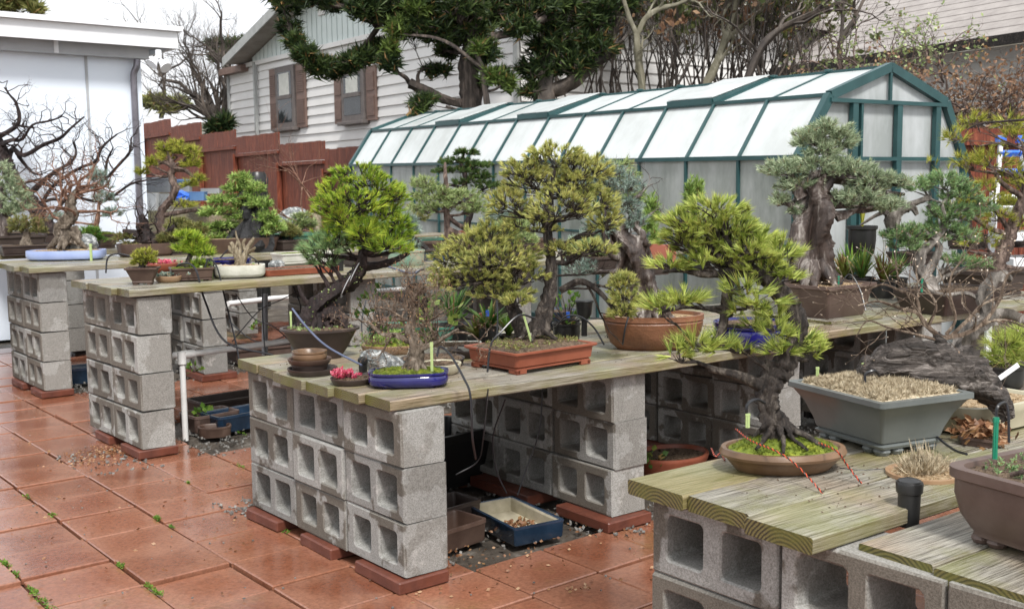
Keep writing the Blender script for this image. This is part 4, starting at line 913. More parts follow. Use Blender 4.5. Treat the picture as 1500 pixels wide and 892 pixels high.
fl = root('flood_light', 'twin white flood light under the shed eave', 'lamp', Dp(232, 88, 10.6))
for (u, v, dx, dz) in ((228, 88, -.3, -.5), (238, 93, .6, -.7)):
    mb = MB(); p = Dp(u, v, 10.6); d = norm(RH*dx+A_(0, 0, dz)-FH*.4); tube(mb, [p-d*.05, p-d*.02, p+d*.02, p+d*.07], [.02, .03, .035, .06], 12); mb.build('lamp_shade', M['white'], fl, True)
mb = MB(); tube(mb, [Dp(232, 74, 10.6), Dp(232, 86, 10.6)], .03, 8); mb.build('mount', M['white'], fl, True)

mb = MB(); k = 1500; cs = [(.5, .3, .25, .12), (.1, .5, .1, .2), (.9, .35, .3, .2), (1.5, .5, .3, .2), (.3, -1.5, .25, .12), (.15, -1.75, .15, .1), (.6, -1.7, .3, .12), (1.4, .25, .4, .15), (.05, 1.0, .1, .15)]
for (x, y, sx, sy) in cs:
    P = np.column_stack([rng.normal(x, sx, 70), rng.normal(y, sy, 70), np.full(70, .693)])
    P = P[((P[:, 0] > .03) & (P[:, 1] > .06) & (P[:, 1] < 1.1) & (P[:, 0] < 2.1)) | ((P[:, 1] < -1.3) & (P[:, 1] > -1.74) & (P[:, 0] > -.08))]
    blades(mb, P, rng.normal(0, 1, (len(P), 3))*A_(1, 1, .2), 1, .007, .005, .4, .2, quad=True)
struct('soil_crumbs', mb, M['soil'], kind='stuff', label='dark soil crumbs spilled on the bench planks')
# ================================================================ front bench, left part
HS, GRP = 'bonsai', 'potted bonsai trees on the benches'
def bons(label, P, cat=HS, name='bonsai_tree', grp=GRP): return root(name, label, cat, P, grp)
# --- F10 two-toned pine in the orange rectangular pot
c, L, W, yw = near_corner((760, 549), (689, 537), (866, 532), ZF); t = bons('tall yellow-green pine in a rectangular orange clay pot at the front edge', c)
top = pot(t, L+.055, W+.055, .085, 'rect', [(.3, 0), (.3, .1), (.34, .16), (.26, .22), (.2, .78), (.0, .88), (0, 1.0)], 'pot_terra', yw, .018, 'soil', .9, .012, .05, loc=c, z=0) if False else pot(t, L+.055, W+.055, .088, 'rect', [(.34, 0), (.34, .1), (.38, .14), (.27, .2), (.2, .78), (.04, .86), (0, .9), (0, 1.0)], 'pot_terra', yw, .016, 'soil', .92, .014, .05, loc=c, z=c[2], mound=.025)
vw = Vw(c); br, fo = MB(), MB(); base = A_(c[0], c[1], top+.01)
S1, R1 = trunk(br, vw, [(790, 490, 19), (797, 460, 16), (806, 425, 12), (808, 390, 11), (803, 350, 9), (801, 315, 8), (806, 285, 6), (812, 250, 3)], n=14, rough=.12, ridges=.35)
S2, R2 = trunk(br, vw, [(768, 490, 16), (752, 455, 12), (742, 425, 9), (718, 402, 7), (700, 380, 4)], n=12, rough=.12)
roots(br, vw.p(785, 488), .04, 8)
P10 = dict(n=36, L=.026, w=.0033, spread=.52, along=.35); DENS = 2.9
crown(br, fo, vw, S1, R1, [(812, 232, 42, 20, 44), (765, 258, 34, 24, 36), (857, 252, 38, 24, 38), (795, 272, 50, 28, 40, .1), (745, 303, 30, 25, 30), (872, 298, 35, 26, 38), (822, 305, 50, 24, 34, -.1), (888, 328, 22, 18, 20), (780, 330, 40, 18, 26), (840, 275, 40, 22, 30), (868, 366, 34, 13, 20, -.1), (820, 368, 22, 12, 14)], style=P10)
crown(br, fo, vw, S2, R2, [(722, 342, 32, 18, 26), (698, 358, 44, 22, 40), (662, 382, 30, 24, 32), (742, 376, 45, 22, 44), (692, 408, 50, 24, 48), (765, 402, 36, 20, 32), (648, 414, 20, 18, 16), (735, 430, 42, 12, 24), (757, 440, 20, 9, 12, -.1), (715, 385, 45, 20, 30, -.12)], style=P10)
S3, R3 = trunk(br, vw, [(820, 425, 7), (850, 412, 6), (875, 425, 5), (895, 448, 4), (903, 462, 3)], n=8); crown(br, fo, vw, S3, R3, [(912, 415, 18, 14, 20), (918, 440, 22, 16, 26), (912, 458, 18, 10, 16)], style=P10)
for (a, b) in (((820, 425), (870, 418)), ((850, 415), (905, 430)), ((860, 418), (900, 470)), ((806, 405), (860, 400))):
    A, B, ra, rb, _ = ramify([vw.p(*a)], [vw.p(*b)-vw.p(*a)], np.linalg.norm(vw.p(*b)-vw.p(*a)), .006, 3, wander=.15, nchild=2); sticks(br, A, B, ra, rb, 5)
fin(t, br, fo, 'b_pine', 'n_yellow'); DENS = 2.0
# surface litter and moss on the soil
mb = MB(); k = 260; P = np.column_stack([rng.uniform(-L*.45, L*.45, k), rng.uniform(-W*.42, W*.42, k), np.zeros(k)]) @ rotz(yw).T+A_(c[0], c[1], top+.018); blades(mb, P, rng.normal(0, 1, (k, 3))*A_(1, 1, .5)+A_(0, 0, .3), 5, .02, .004, .9, quad=True); mb.build('moss', M['n_olive'], t)
stake(779, 502, 42, 0, 'stake', 'pale lime stake leaning by the trunk in the orange rectangular pot', lean=-.28, d=dep(c)-.06)

# --- F13 carved oval pot with thick juniper
c = front_base(957, 516, ZF, .27); t = bons('old juniper with thick shiny trunk in a carved brown oval pot', c); top = pot(t, .46, .33, .155, 'oval', [(.42, 0), (.22, .18), (.08, .5), (.02, .78), (.04, .82), (0, .86), (.01, .93), (0, 1.0)], 'pot_carved', -.62, .0, 'soil_tan', .9, .016, loc=c, z=c[2], n=64)
vw = Vw(c); br, fo = MB(), MB()
S, R = trunk(br, vw, [(952, 468, 34), (950, 445, 32), (942, 415, 26), (935, 390, 25), (925, 365, 26), (905, 345, 14), (895, 325, 10), (890, 300, 8), (893, 270, 5)], n=20, rough=.08, ridges=.5); roots(br, vw.p(952, 464), .06, 7)
for q in ([(925, 365, 14), (900, 375, 9), (888, 350, 6), (882, 328, 4)], [(930, 360, 12), (942, 345, 8), (930, 330, 6), (938, 312, 3)], [(915, 370, 12), (905, 395, 6), (893, 400, 3)], [(935, 350, 9), (950, 360, 6), (945, 375, 5), (925, 378, 4)], [(905, 345, 9), (925, 318, 6), (915, 300, 5), (940, 285, 3)]): trunk(br, vw, q, n=8, rough=.1)
tips = twiggy(br, vw, [(900, 330, -.3, 1), (925, 320, .4, 1), (935, 335, .8, .6), (890, 300, -.2, 1), (920, 300, .3, 1)], 42, .006, 4, nchild=3)
crown(br, fo, vw, S, R, [(885, 250, 30, 16, 24), (905, 270, 34, 20, 28), (870, 275, 22, 18, 18), (915, 300, 26, 18, 18), (930, 325, 20, 14, 12), (880, 330, 24, 20, 18), (850, 395, 26, 16, 20, .1)], style=dict(n=26, L=.03, w=.0035, spread=1.0, along=.8))
fin(t, br, fo, 'b_jun', 'n_blue')
mb = MB(); O = [vw.p(u, v, -.08) for u, v in ((952, 364), (960, 355), (972, 360), (986, 359), (991, 372), (989, 386), (976, 380), (966, 388), (957, 378))]; n = len(O); jj = np.arange(n)
mb.add(np.array(O+[p+FH*.014+A_(0, 0, .004) for p in O]), np.stack([jj, (jj+1) % n, n+(jj+1) % n, n+jj], 1)[:, ::-1], [list(range(n))], [list(range(2*n-1, n-1, -1))]); single('pot_shard', mb, M['pot_terra'], 'orange terracotta pot shard leaning on the juniper trunk', 'pot shard')
stake(1216, 0, 0, 0, 'stake', '', d=1) if False else None

# --- F1 leaning pine with lime crown
c = front_base(470, 530, ZF, .22); t = bons('leaning black-trunked pine with lime crown in dark round pot', c); top = pot(t, .345, .27, .135, 'oval', [(.62, 0), (.6, .06), (.4, .35), (.18, .75), (.1, .9), (0, .93), (0, 1.0)], 'pot_dark', -.62, 0, 'soil', .93, .012, loc=c, z=c[2], mound=.012, n=64)
vw = Vw(c); br, fo = MB(), MB()
S, R = trunk(br, vw, [(447, 488, 20), (455, 465, 16), (470, 442, 14), (495, 425, 14), (515, 410, 14), (526, 392, 12), (531, 365, 8), (522, 335, 9), (530, 300, 7), (522, 270, 4)], n=16, rough=.12, ridges=.4)
trunk(br, vw, [(508, 486, 10), (496, 470, 17), (482, 460, 20), (466, 462, 14)], n=14, rough=.16, ridges=.5); roots(br, vw.p(470, 484), .05, 8, 1.8)
trunk(br, vw, [(455, 450, 5), (442, 432, 4), (437, 418, 3)], n=7)
trunk(br, vw, [(525, 392, 10), (555, 388, 8), (580, 380, 6), (600, 370, 3)], n=8); trunk(br, vw, [(522, 380, 5), (495, 376, 4), (468, 374, 3)], n=8)
LM = dict(n=30, L=.031, w=.0034, spread=.45, along=.35, inner=.1); LG = dict(n=26, L=.05, w=.0024, spread=.5, along=.3)
crown(br, fo, vw, S, R, [(525, 258, 38, 17, 38), (490, 282, 28, 20, 30), (550, 278, 40, 20, 40), (515, 298, 45, 20, 44, -.08), (578, 290, 20, 14, 16), (560, 318, 34, 14, 26), (545, 300, 40, 24, 30, .12), (480, 305, 22, 18, 20), (575, 345, 30, 16, 30), (548, 355, 38, 16, 34), (500, 345, 38, 18, 26), (585, 330, 18, 14, 14), (520, 330, 40, 18, 24), (590, 365, 16, 9, 10)], style=LM)
crown(br, fo, vw, S, R, [(535, 340, 25, 14, 14, -.1), (500, 322, 24, 14, 14, -.1), (565, 360, 25, 12, 12, -.1)], style=LG)
fin(t, br, fo, 'b_black', 'n_lime')
br, fo = MB(), MB(); crown(br, fo, vw, S, R, [(472, 362, 28, 16, 26, -.03), (490, 355, 24, 16, 18, -.05), (455, 372, 14, 12, 10), (475, 382, 20, 10, 12)], style=LG); br.build('low_branch', M['b_black'], t); fo.build('dark_foliage', M['n_juniper'], t)
mb = MB(); P = vw.p(470, 470)+rng.normal(0, .02, (60, 3)); k = 200
kk = rng.integers(0, 32, k); P = S[kk]+norm(rng.normal(0, 1, (k, 3)))*R[kk][:, None]*1.0; blades(mb, P, P-S[kk], 5, .007, .006, 1.2, quad=True); 
P = c+A_(0, 0, top-c[2]+.012)+np.column_stack([rng.uniform(-.12, .12, 120), rng.uniform(-.09, .09, 120), np.zeros(120)]); blades(mb, P, np.tile(A_(0, 0, 1), (120, 1)), 6, .012, .005, 1.0, quad=True); mb.build('lichen', M['n_pale'], t)
mb = MB()
for (u, v, r) in ((508, 418, 17), (520, 400, 16)):
    th = np.linspace(0, 6.6, 20); P = np.array([vw.p(u, v)+norm(A_(*(S[24]-S[20])))*0+RH*vw.px(r+1)*math.cos(a)*.5+A_(0, 0, 1)*vw.px(r+1)*math.cos(a)+FH*vw.px(r+1)*math.sin(a) for a in th]); tube(mb, P, .0022, 5)
mb.build('support_wire', M['alu'], t)
stake(427, 492, 35, 0, 'stake', 'lime stake at the left rim of the dark round pot', d=dep(c)-.02, w=.008)

# --- F4 blue oval pot with moss and stump maple
c = front_base(599, 571, ZF, .17); t = bons('bare twiggy stump maple on moss in a cobalt blue oval pot', c); top = pot(t, .30, .185, .058, 'super', [(.3, 0), (.1, .15), (0, .45), (.05, .72), (.12, .8), (0, .86), (0, 1.0)], 'pot_blue', -.62, .006, 'moss', .9, .011, loc=c, z=c[2], mound=.014, n=64)
vw = Vw(c); br = MB(); S, R = trunk(br, vw, [(607, 548, 24), (607, 530, 16), (609, 512, 13), (606, 498, 12), (600, 485, 9), (605, 468, 7), (603, 450, 5)], n=16, rough=.07, ridges=.3); roots(br, vw.p(607, 543), .038, 7, 1.6)
trunk(br, vw, [(612, 512, 7), (632, 505, 5), (650, 495, 4), (672, 482, 3)], n=8); trunk(br, vw, [(600, 500, 7), (580, 492, 5), (562, 490, 4), (545, 478, 3)], n=8)
st = [(605, 450, 0, 1), (600, 470, -.8, .4), (608, 470, .8, .5), (600, 485, -1, .2), (610, 490, 1, .3), (603, 455, .4, 1), (600, 460, -.5, .9), (560, 488, -.7, .4), (580, 491, -.3, .8), (640, 500, .5, .7), (665, 487, .9, .3), (625, 505, .3, 1), (612, 480, .6, .6), (595, 478, -.6, .7), (550, 480, -.8, .5)]
br.build('trunk', M['b_maple'], t, True, 70); br = MB(); st += [(603, 452, -.3, 1), (606, 448, .6, .8), (595, 470, -.9, .3), (615, 470, .9, .3), (600, 462, .7, .7), (608, 462, -.7, .7), (645, 497, .2, 1), (570, 490, -.2, 1)]
tips = twiggy(br, vw, st, [42]*len(st), .0046, 5, nchild=3, kseg=3, wander=.5, ang=.9, shrink=.66, rshrink=.66, up=.1)
br.build('twigs', M['b_twig'], t); mb = MB(); P = tips[0]; sel = rng.choice(len(P), min(1500, len(P)), replace=False); blades(mb, P[sel], tips[1][sel], 1, .009, .004, .2, .2, quad=True); mb.build('foliage', M['n_rust'], t)
stake(633, 548, 46, 0, 'stake', 'lime stake standing in moss at the right of the cobalt pot', d=dep(c)-.045, w=.01)

# --- small things on the front bench
def ring_pot(label, cat, c, D, H, m, prof='straight', soil=None, name='empty_pot', rim=.006, fill=.9, grp='small empty pots and saucers', kind='oval', inner=None, L=None, yaw=-.62, foot=0, mound=0, W=None, rc=.12):
    t = root(name, label, cat, c, grp); tp = pot(t, L or D, W or D, H, kind, prof, m, yaw, foot, soil, fill, rim, rc, inner=inner, loc=c, z=c[2], mound=mound); return t, tp
c = front_base(458, 552, ZF, .15); ring_pot('large dark saucer under the small stacked pots', 'saucer', c, .20, .026, 'pot_dark', 'saucer'); c1 = c+A_(0, 0, .008)-RH*.01
ring_pot('shallow black bowl between the large saucer and the brown pots', 'pot', c1, .145, .034, 'pot_dark', 'bowl'); ring_pot('brown dish with flared rim in the middle of the pot stack', 'pot', c1+A_(0, 0, .034), .175, .022, 'pot_brown', 'saucer')
ring_pot('small brown oval pot on top of the stacked pots', 'pot', c1+A_(0, 0, .044), .14, .042, 'pot_oval', 'bulge')
c = front_base(516, 566, ZF, .13); t, tp = ring_pot('pink rosette succulent clump in a shallow dark saucer', 'succulent', c, .165, .024, 'pot_dark', 'saucer', 'soil', name='succulent_plant', grp='small potted plants'); t, _ = t, 0
mb = MB(); k = 90; q = c-RH*.035+rng.normal(0, 1, (k, 3))*A_(.022, .022, .008)+A_(0, 0, .034); blades(mb, q, q-(c-RH*.035-A_(0, 0, .01)), 8, .016, .009, .5, .2, quad=True); mb.build('rosettes', M['pink'], t)
t, _ = ring_pot('empty dark saucer touching the blue pot\'s left side', 'saucer', front_base(545, 562, ZF, .13)+RH*.03+FH*.04, .15, .02, 'pot_dark', 'saucer')
def rock(u, v, z, s, m, label, grp=None, sub=3, d=None, name='rock', amp=.35):
    P = Zp(u, v, z) if d is None else Dp(u, v, d); mb = MB(); n1, n2 = 22, 14; th = np.linspace(0, 2*math.pi, n1, endpoint=False); ph = np.linspace(.02, math.pi-.02, n2); V = []
    dirs = norm(rng.normal(0, 1, (14, 3))); am = rng.uniform(.3, 1, 14)*amp
    for p in ph:
        for a in th:
            q = A_(math.sin(p)*math.cos(a), math.sin(p)*math.sin(a), math.cos(p)); r_ = 1+sum(am*np.maximum(q@dirs.T-.6, 0)*1.6)-.12+rng.normal(0, .035); V.append(q*r_)
    V = (np.array(V)*A_(*s)) @ rotz(math.atan2(RH[1], RH[0])).T+P+A_(0, 0, s[2]*.55); V[:, 2] = np.maximum(V[:, 2], P[2]-.002); i, j = np.meshgrid(np.arange(n2-1), np.arange(n1), indexing='ij'); i, j = i.ravel(), j.ravel()
    mb.add(V, np.stack([i*n1+j, (i+1)*n1+j, (i+1)*n1+(j+1) % n1, i*n1+(j+1) % n1], 1)); return single(name, mb, M[m], label, 'rock', grp)
rock(568, 541, ZF, (.062, .045, .032), 'rock', 'craggy white and dark rock beside the black sprinkler cup', amp=.8)
def cup(u, v, z, r, h, label, name='sprinkler_cup'):
    P = Zp(u, v, z); t = root(name, label, 'sprinkler cup', P, 'black plastic sprinkler cups'); mb = MB(); r2 = r
    tube(mb, [P-A_(0, 0, .02), P+A_(0, 0, h*.7), P+A_(0, 0, h*.72), P+A_(0, 0, h*.95), P+A_(0, 0, h)], [r2*.86, r2*.96, r2*1.1, r2*1.15, r2*1.1], 20); mb.build('body', M['blackp'], t, True, 30)
    mb = MB(); tube(mb, [P+A_(0, 0, h), P+A_(0, 0, h+.004), P+A_(0, 0, h+.009)], [r2*1.0, r2*.95, r2*.4], 20); mb.build('lid', M['blackp'], t, True, 30)
    for a in range(8):
        mb = MB(); 
    return P
cup(532, 548, ZF, .018, .062, 'black plastic sprinkler cup standing by the craggy rock')
cup(1331, 757, .664, .027, .083, 'black sprinkler cup in the gap between the wet foreground planks')
t, tp = ring_pot('oval tan bowl filled with mounds of green moss', 'moss bowl', front_base(575, 520, ZF, .14), .28, .04, 'pot_tan', 'bowl', 'moss', name='moss_bowl', grp='small potted plants', mound=.03, W=.19)
mb = MB(); c = front_base(575, 520, ZF, .14); k = 200; P = c+A_(0, 0, .075)+rng.normal(0, 1, (k, 3))*A_(.07, .045, .01); blades(mb, P, np.tile(A_(0, 0, 1), (k, 1)), 8, .022, .004, 1.1); mb.build('moss_tufts', M['n_spruce'], t)
ring_pot('round dark bowl behind the cobalt blue pot', 'pot', front_base(632, 543, ZF, .14)+FH*.08, .27, .03, 'pot_dark', 'saucer', 'soil')
ring_pot('small cream bowl with red soil touching the cobalt pot', 'pot', front_base(637, 552, ZF, .1)+RH*.02+FH*.02, .17, .045, 'pot_cream', 'bowl', 'soil')
ring_pot('rectangular cream tray of seedlings behind the cream bowl', 'tray', front_base(650, 520, ZF, .12)+FH*.06, 0, .03, 'pot_white', 'tray', 'soil', kind='rect', L=.34, W=.2, name='seedling_tray')
ring_pot('dark round saucer left of the orange rectangular pot', 'saucer', front_base(692, 531, ZF, .1)-RH*.02+FH*.12, .19, .035, 'pot_dark', 'saucer')
ring_pot('green glazed rectangular pot with leafy cuttings behind the stump maple', 'pot', front_base(600, 508, ZF, .2)+FH*.12, 0, .075, 'pot_green', 'rect', 'soil', kind='rect', L=.42, W=.25, name='green_pot')
def leafy(u, v, d, ru, rv, n, m, label, L=.03, w=.02, name='leafy_plant', cat='plant', nb=3, grp='small potted plants', up=.6, potm='blackp', pd=.14, ph=.09, z=None, spread=.9, stalk='b_redgrey'):
    P = Dp(u, v, d) if z is None else Zp(u, v, z); d = dep(P); t = root(name, label, cat, P, grp)
    if potm: tp = pot(t, pd, pd, ph, 'oval', 'straight', potm, 0, 0, 'soil', .9, .005, loc=P, n=28); base = P+A_(0, 0, ph*.9)
    else: base = P
    vw = Vw(P); c = base+A_(0, 0, vw.px(rv)); q = norm(rng.normal(0, 1, (n, 3)))*rng.uniform(.3, 1, (n, 1))**.5; T_ = c+RH*(q[:, 0:1]*vw.px(ru))+FH*(q[:, 1:2]*vw.px(ru))+A_(0, 0, 1)*q[:, 2:3]*vw.px(rv)
    br, fo = MB(), MB(); md = base+(T_-base)*.5+rng.normal(0, .15, (n, 3))*vw.px(ru)*.3; sticks(br, np.tile(base, (n, 1)), md, .003, .002, 4); sticks(br, md, T_, .002, .001, 4); br.build('stems', M[stalk], t)
    blades(fo, T_, norm(T_-base)+A_(0, 0, up), nb, L, w, spread, .3, quad=True); fo.build('leaves', M[m], t); return t
leafy(640, 508, 5.0, 42, 40, 26, 'leafgreen', 'leggy plant with a few round green leaves behind the stump maple', .05, .035, nb=2, potm=None)
leafy(560, 500, 5.0, 36, 44, 22, 'leafgreen', 'thin arching stems with scattered yellow-green leaves near the leaning trunk', .045, .03, nb=2, potm=None)
def strap(u, v, z, n, L, w, m, label, name='strap_leaved_plant', cat='plant', potm='blackp', pd=.16, ph=.11, spread=.45, grp='small potted plants', d=None, arch=.5, kind='oval'):
    P = Zp(u, v, z) if d is None else Dp(u, v, d); t = root(name, label, cat, P, grp)
    b0 = P
    if potm: pot(t, pd, pd, ph, kind, 'straight', potm, 0, 0, 'soil', .9, .005, loc=P, n=28); b0 = P+A_(0, 0, ph*.85)
    mb = MB(); a = rng.uniform(0, 2*math.pi, n); e = rng.uniform(.1, 1, n)*spread; Ls = L*rng.uniform(.6, 1.1, n); dr = np.column_stack([np.cos(a)*e, np.sin(a)*e, np.ones(n)]); dr = norm(dr); hz = np.column_stack([np.cos(a), np.sin(a), 0*a]); sd_ = np.column_stack([-np.sin(a), np.cos(a), 0*a])
    ts = np.linspace(0, 1, 6); V = []
    for q in ts: cpt = b0+dr*(Ls*q)[:, None]+hz*(Ls*arch*e/spread*q*q*.6)[:, None]-A_(0, 0, 1)*(Ls*arch*.45*e/spread*q*q)[:, None]; ww = w*(1-q**2.2)*.5+.0005; V += [cpt-sd_*ww, cpt+sd_*ww]
    V = np.stack(V, 1).reshape(-1, 3); b = (np.arange(n)*12)[:, None]; Q = np.concatenate([np.stack([b[:, 0]+2*k, b[:, 0]+2*k+1, b[:, 0]+2*k+3, b[:, 0]+2*k+2], 1) for k in range(5)]); mb.add(V, Q); mb.build('leaves', M[m], t); return t
strap(665, 507, ZF, 110, .24, .009, 'strap', 'dark grassy plant in a black nursery pot left of the orange pot', pd=.15, ph=.11, d=5.25)
strap(716, 498, ZF, 46, .15, .022, 'leafgreen', 'green bromeliad rosette behind the orange pot\'s left rim', d=5.1, ph=.06, pd=.1, spread=1.0, name='bromeliad')
strap(700, 508, ZF, 40, .13, .02, 'bromred', 'small reddish bromeliad beside the black grassy pot', d=5.15, ph=.05, pd=.1, spread=1.0, name='bromeliad')
strap(745, 505, ZF, 50, .14, .016, 'weed', 'bright green tufted plant behind the orange pot', d=5.2, ph=.05, pd=.1, spread=.9, name='bromeliad')
leafy(830, 500, 5.2, 40, 26, 40, 'weed', 'yellow-green leafy herb between the orange and carved pots', .035, .02, nb=2, potm='blackp')
leafy(905, 478, 5.4, 24, 26, 24, 'n_gold', 'yellow-leaved sprig behind the carved pot\'s left rim', .03, .015, nb=2, potm='blackp', pd=.1, ph=.07)
# orange flat owl-like pot
P = Dp(711, 470, 5.3); t = root('wall_planter', 'flat orange terracotta planter standing behind the bromeliads', 'planter', P, None); mb = MB(); th = np.linspace(0, 2*math.pi, 30, endpoint=False)
for o in (0, 1): pass
ro_ = np.array([1+.12*math.cos(2*a) for a in th]); V = np.concatenate([np.array([P+RH*(.05*r_*math.cos(a))+A_(0, 0, .045*r_*math.sin(a))+FH*o for a, r_ in zip(th, ro_)]) for o in (0, .03)]); jj = np.arange(30); mb.add(V, np.stack([jj, (jj+1) % 30, 30+(jj+1) % 30, 30+jj], 1)[:, ::-1], [list(range(30))], [list(range(59, 29, -1))]); mb.build('body', M['pot_terra'], t)
for dx in (-.02, .02):
    mb = MB(); tube(mb, [P+RH*dx-FH*.002+A_(0, 0, .01), P+RH*dx-FH*.004+A_(0, 0, .01)], .012, 12); mb.build('eye_hole', M['pot_dark'], t)
for (u, v, lab) in ((714, 459, 'blue tag clipped to the flat orange planter'), (832, 461, 'blue tag on the yellow-green herb by the hose hub')):
    mb = MB(); P = Dp(u, v, 5.0); box(mb, (-.008, -.003, -.014), (.008, .003, .014), M=np.stack([RH, FH, A_(0, 0, 1)], 1), T=P, bev=.001); single('plant_tag', mb, M['tagb'], lab, 'plant tag', 'small tags and labels')
# hose hub
P = Dp(856, 492, 5.0); t = root('hose_manifold', 'black hose manifold cap on a post between orange and carved pots', 'hose manifold', P); mb = MB(); tube(mb, [P, P+A_(0, 0, .04), P+A_(0, 0, .08)], .014, 8); mb.build('post', M['blackp'], t); mb = MB(); tube(mb, [P+A_(0, 0, .08), P+A_(0, 0, .10), P+A_(0, 0, .155), P+A_(0, 0, .16), P+A_(0, 0, .166)], [.02, .034, .04, .044, .042], 16); mb.build('cap', M['blackp'], t, True, 30)
# blue pot behind pine trunk
ring_pot('cobalt blue round pot half hidden behind the front pine', 'pot', Dp(1100, 512, 4.9)*A_(1, 1, 0)+A_(0, 0, ZF), .34, .12, 'pot_blue', 'bulge', 'soil')
ring_pot('blue glazed pot rim behind the yellow-green herb', 'pot', Dp(815, 497, 5.6)*A_(1, 1, 0)+A_(0, 0, ZF), .22, .1, 'pot_tray', 'bowl', 'soil')

# ================================================================ front bench, right part
t0 = Zp(1212, 478, ZF)
c, L, W, yw = near_corner((1203, 470), (1160, 455), (1262, 462), ZF+.03); c[2] = ZF; c0 = c.copy()
mb = MB(); box(mb, (-.2, -.19, 0), (.2, -.14, .024), M=rotz(-.05), T=c, bev=.003); box(mb, (-.2, .12, 0), (.2, .17, .024), M=rotz(-.05), T=c, bev=.003); single('spacer_boards', mb, M['wood'], 'two grey spacer boards under the brown rectangular juniper pot', 'spacer board') if False else None
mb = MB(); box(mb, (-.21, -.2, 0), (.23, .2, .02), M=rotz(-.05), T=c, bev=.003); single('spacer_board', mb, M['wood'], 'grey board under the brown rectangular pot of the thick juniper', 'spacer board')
c = c+A_(0, 0, .021); t = bons('huge-trunked silvery juniper in a brown rectangular pot on a board', c); top = pot(t, .42, .36, .175, 'rect', [(.3, 0), (.28, .03), (.1, .85), (.0, .9), (0, 1.0)], 'pot_purple', -.05, 0, 'soil_tan', .95, .016, .06, loc=c, z=c[2])
vw = Vw(c); br, fo = MB(), MB()
S, R = trunk(br, vw, [(1192, 425, 34), (1190, 405, 27), (1188, 375, 30), (1190, 345, 33), (1195, 318, 34), (1196, 295, 32), (1198, 278, 24), (1208, 262, 14), (1215, 240, 9), (1208, 215, 6), (1205, 195, 4)], n=26, rough=.06, ridges=.75); roots(br, vw.p(1192, 416), .11, 8, 1.6)
for q in ([(1175, 290, 14), (1168, 275, 11), (1180, 262, 9), (1205, 255, 7), (1230, 258, 4)], [(1165, 305, 5), (1150, 298, 4), (1138, 302, 2)], [(1225, 320, 8), (1250, 310, 5), (1262, 300, 3)], [(1210, 260, 8), (1250, 262, 6), (1290, 280, 5), (1325, 285, 3)], [(1215, 240, 5), (1190, 235, 4), (1178, 245, 3)]): trunk(br, vw, q, n=10, rough=.1)
SV = dict(n=26, L=.036, w=.0042, spread=.75, along=.7, inner=.4)
crown(br, fo, vw, S, R, [(1212, 190, 34, 15, 44), (1185, 205, 26, 16, 34), (1232, 208, 26, 16, 30), (1150, 248, 34, 14, 40), (1192, 242, 40, 16, 44), (1240, 248, 38, 17, 48), (1168, 270, 34, 11, 30), (1278, 262, 34, 16, 44), (1262, 288, 42, 20, 56), (1230, 295, 26, 16, 26), (1310, 268, 26, 14, 26), (1142, 292, 14, 10, 14), (1165, 306, 10, 8, 8), (1298, 300, 28, 14, 28), (1205, 220, 30, 12, 24)], style=SV, depthf=.7)
fin(t, br, fo, 'b_jun', 'n_silver')
stake(1228, 424, 19, 0, 'stakeg', 'green stake in the brown rectangular pot of the thick juniper', d=dep(c)-.1)
# H2 dark shallow pot with green juniper
c = Dp(1390, 455, 5.3); c = CAM+(c-CAM)*((ZF-CAM[2])/(c[2]-CAM[2])); t = bons('green spreading juniper with split trunk in dark shallow pot', c); vz = Vw(c)
pot(t, .56, .36, .13, 'rect', [(.3, 0), (.1, .6), (0, .8), (0, 1.0)], 'pot_dark', -.1, 0, 'soil', .93, .014, .06, loc=c)
br, fo = MB(), MB(); vw = vz
S, R = trunk(br, vw, [(1365, 428, 18), (1358, 412, 14), (1345, 392, 10), (1352, 370, 9), (1370, 352, 7), (1385, 330, 6), (1380, 305, 5), (1390, 285, 3)], n=14, rough=.1, ridges=.4); trunk(br, vw, [(1355, 405, 10), (1368, 385, 9), (1376, 362, 7), (1360, 345, 5), (1352, 335, 4)], n=10)
trunk(br, vw, [(1308, 335, 12), (1308, 318, 14), (1318, 306, 10), (1335, 304, 7), (1343, 315, 4)], n=12, rough=.08, ridges=.5)
trunk(br, vw, [(1260, 330, 2), (1290, 312, 4), (1330, 300, 5), (1362, 290, 6)], n=8); trunk(br, vw, [(1360, 300, 5), (1372, 318, 3)], n=6)
GJ = dict(n=26, L=.032, w=.0038, spread=.75, along=.7, inner=.4)
crown(br, fo, vw, S, R, [(1382, 265, 34, 14, 40), (1412, 284, 32, 16, 36), (1342, 272, 24, 11, 24), (1395, 310, 40, 16, 44), (1330, 342, 36, 14, 46), (1325, 358, 30, 10, 26), (1405, 345, 30, 16, 30), (1380, 330, 24, 12, 20), (1290, 300, 18, 8, 12), (1425, 385, 26, 9, 20), (1400, 378, 22, 9, 16), (1440, 305, 20, 12, 14)], style=GJ, depthf=.7)
fin(t, br, fo, 'b_grey', 'n_juniper')
stake(1350, 428, 20, 0, 'stakeg', 'green stake in the dark shallow pot of the spreading juniper', d=5.2)
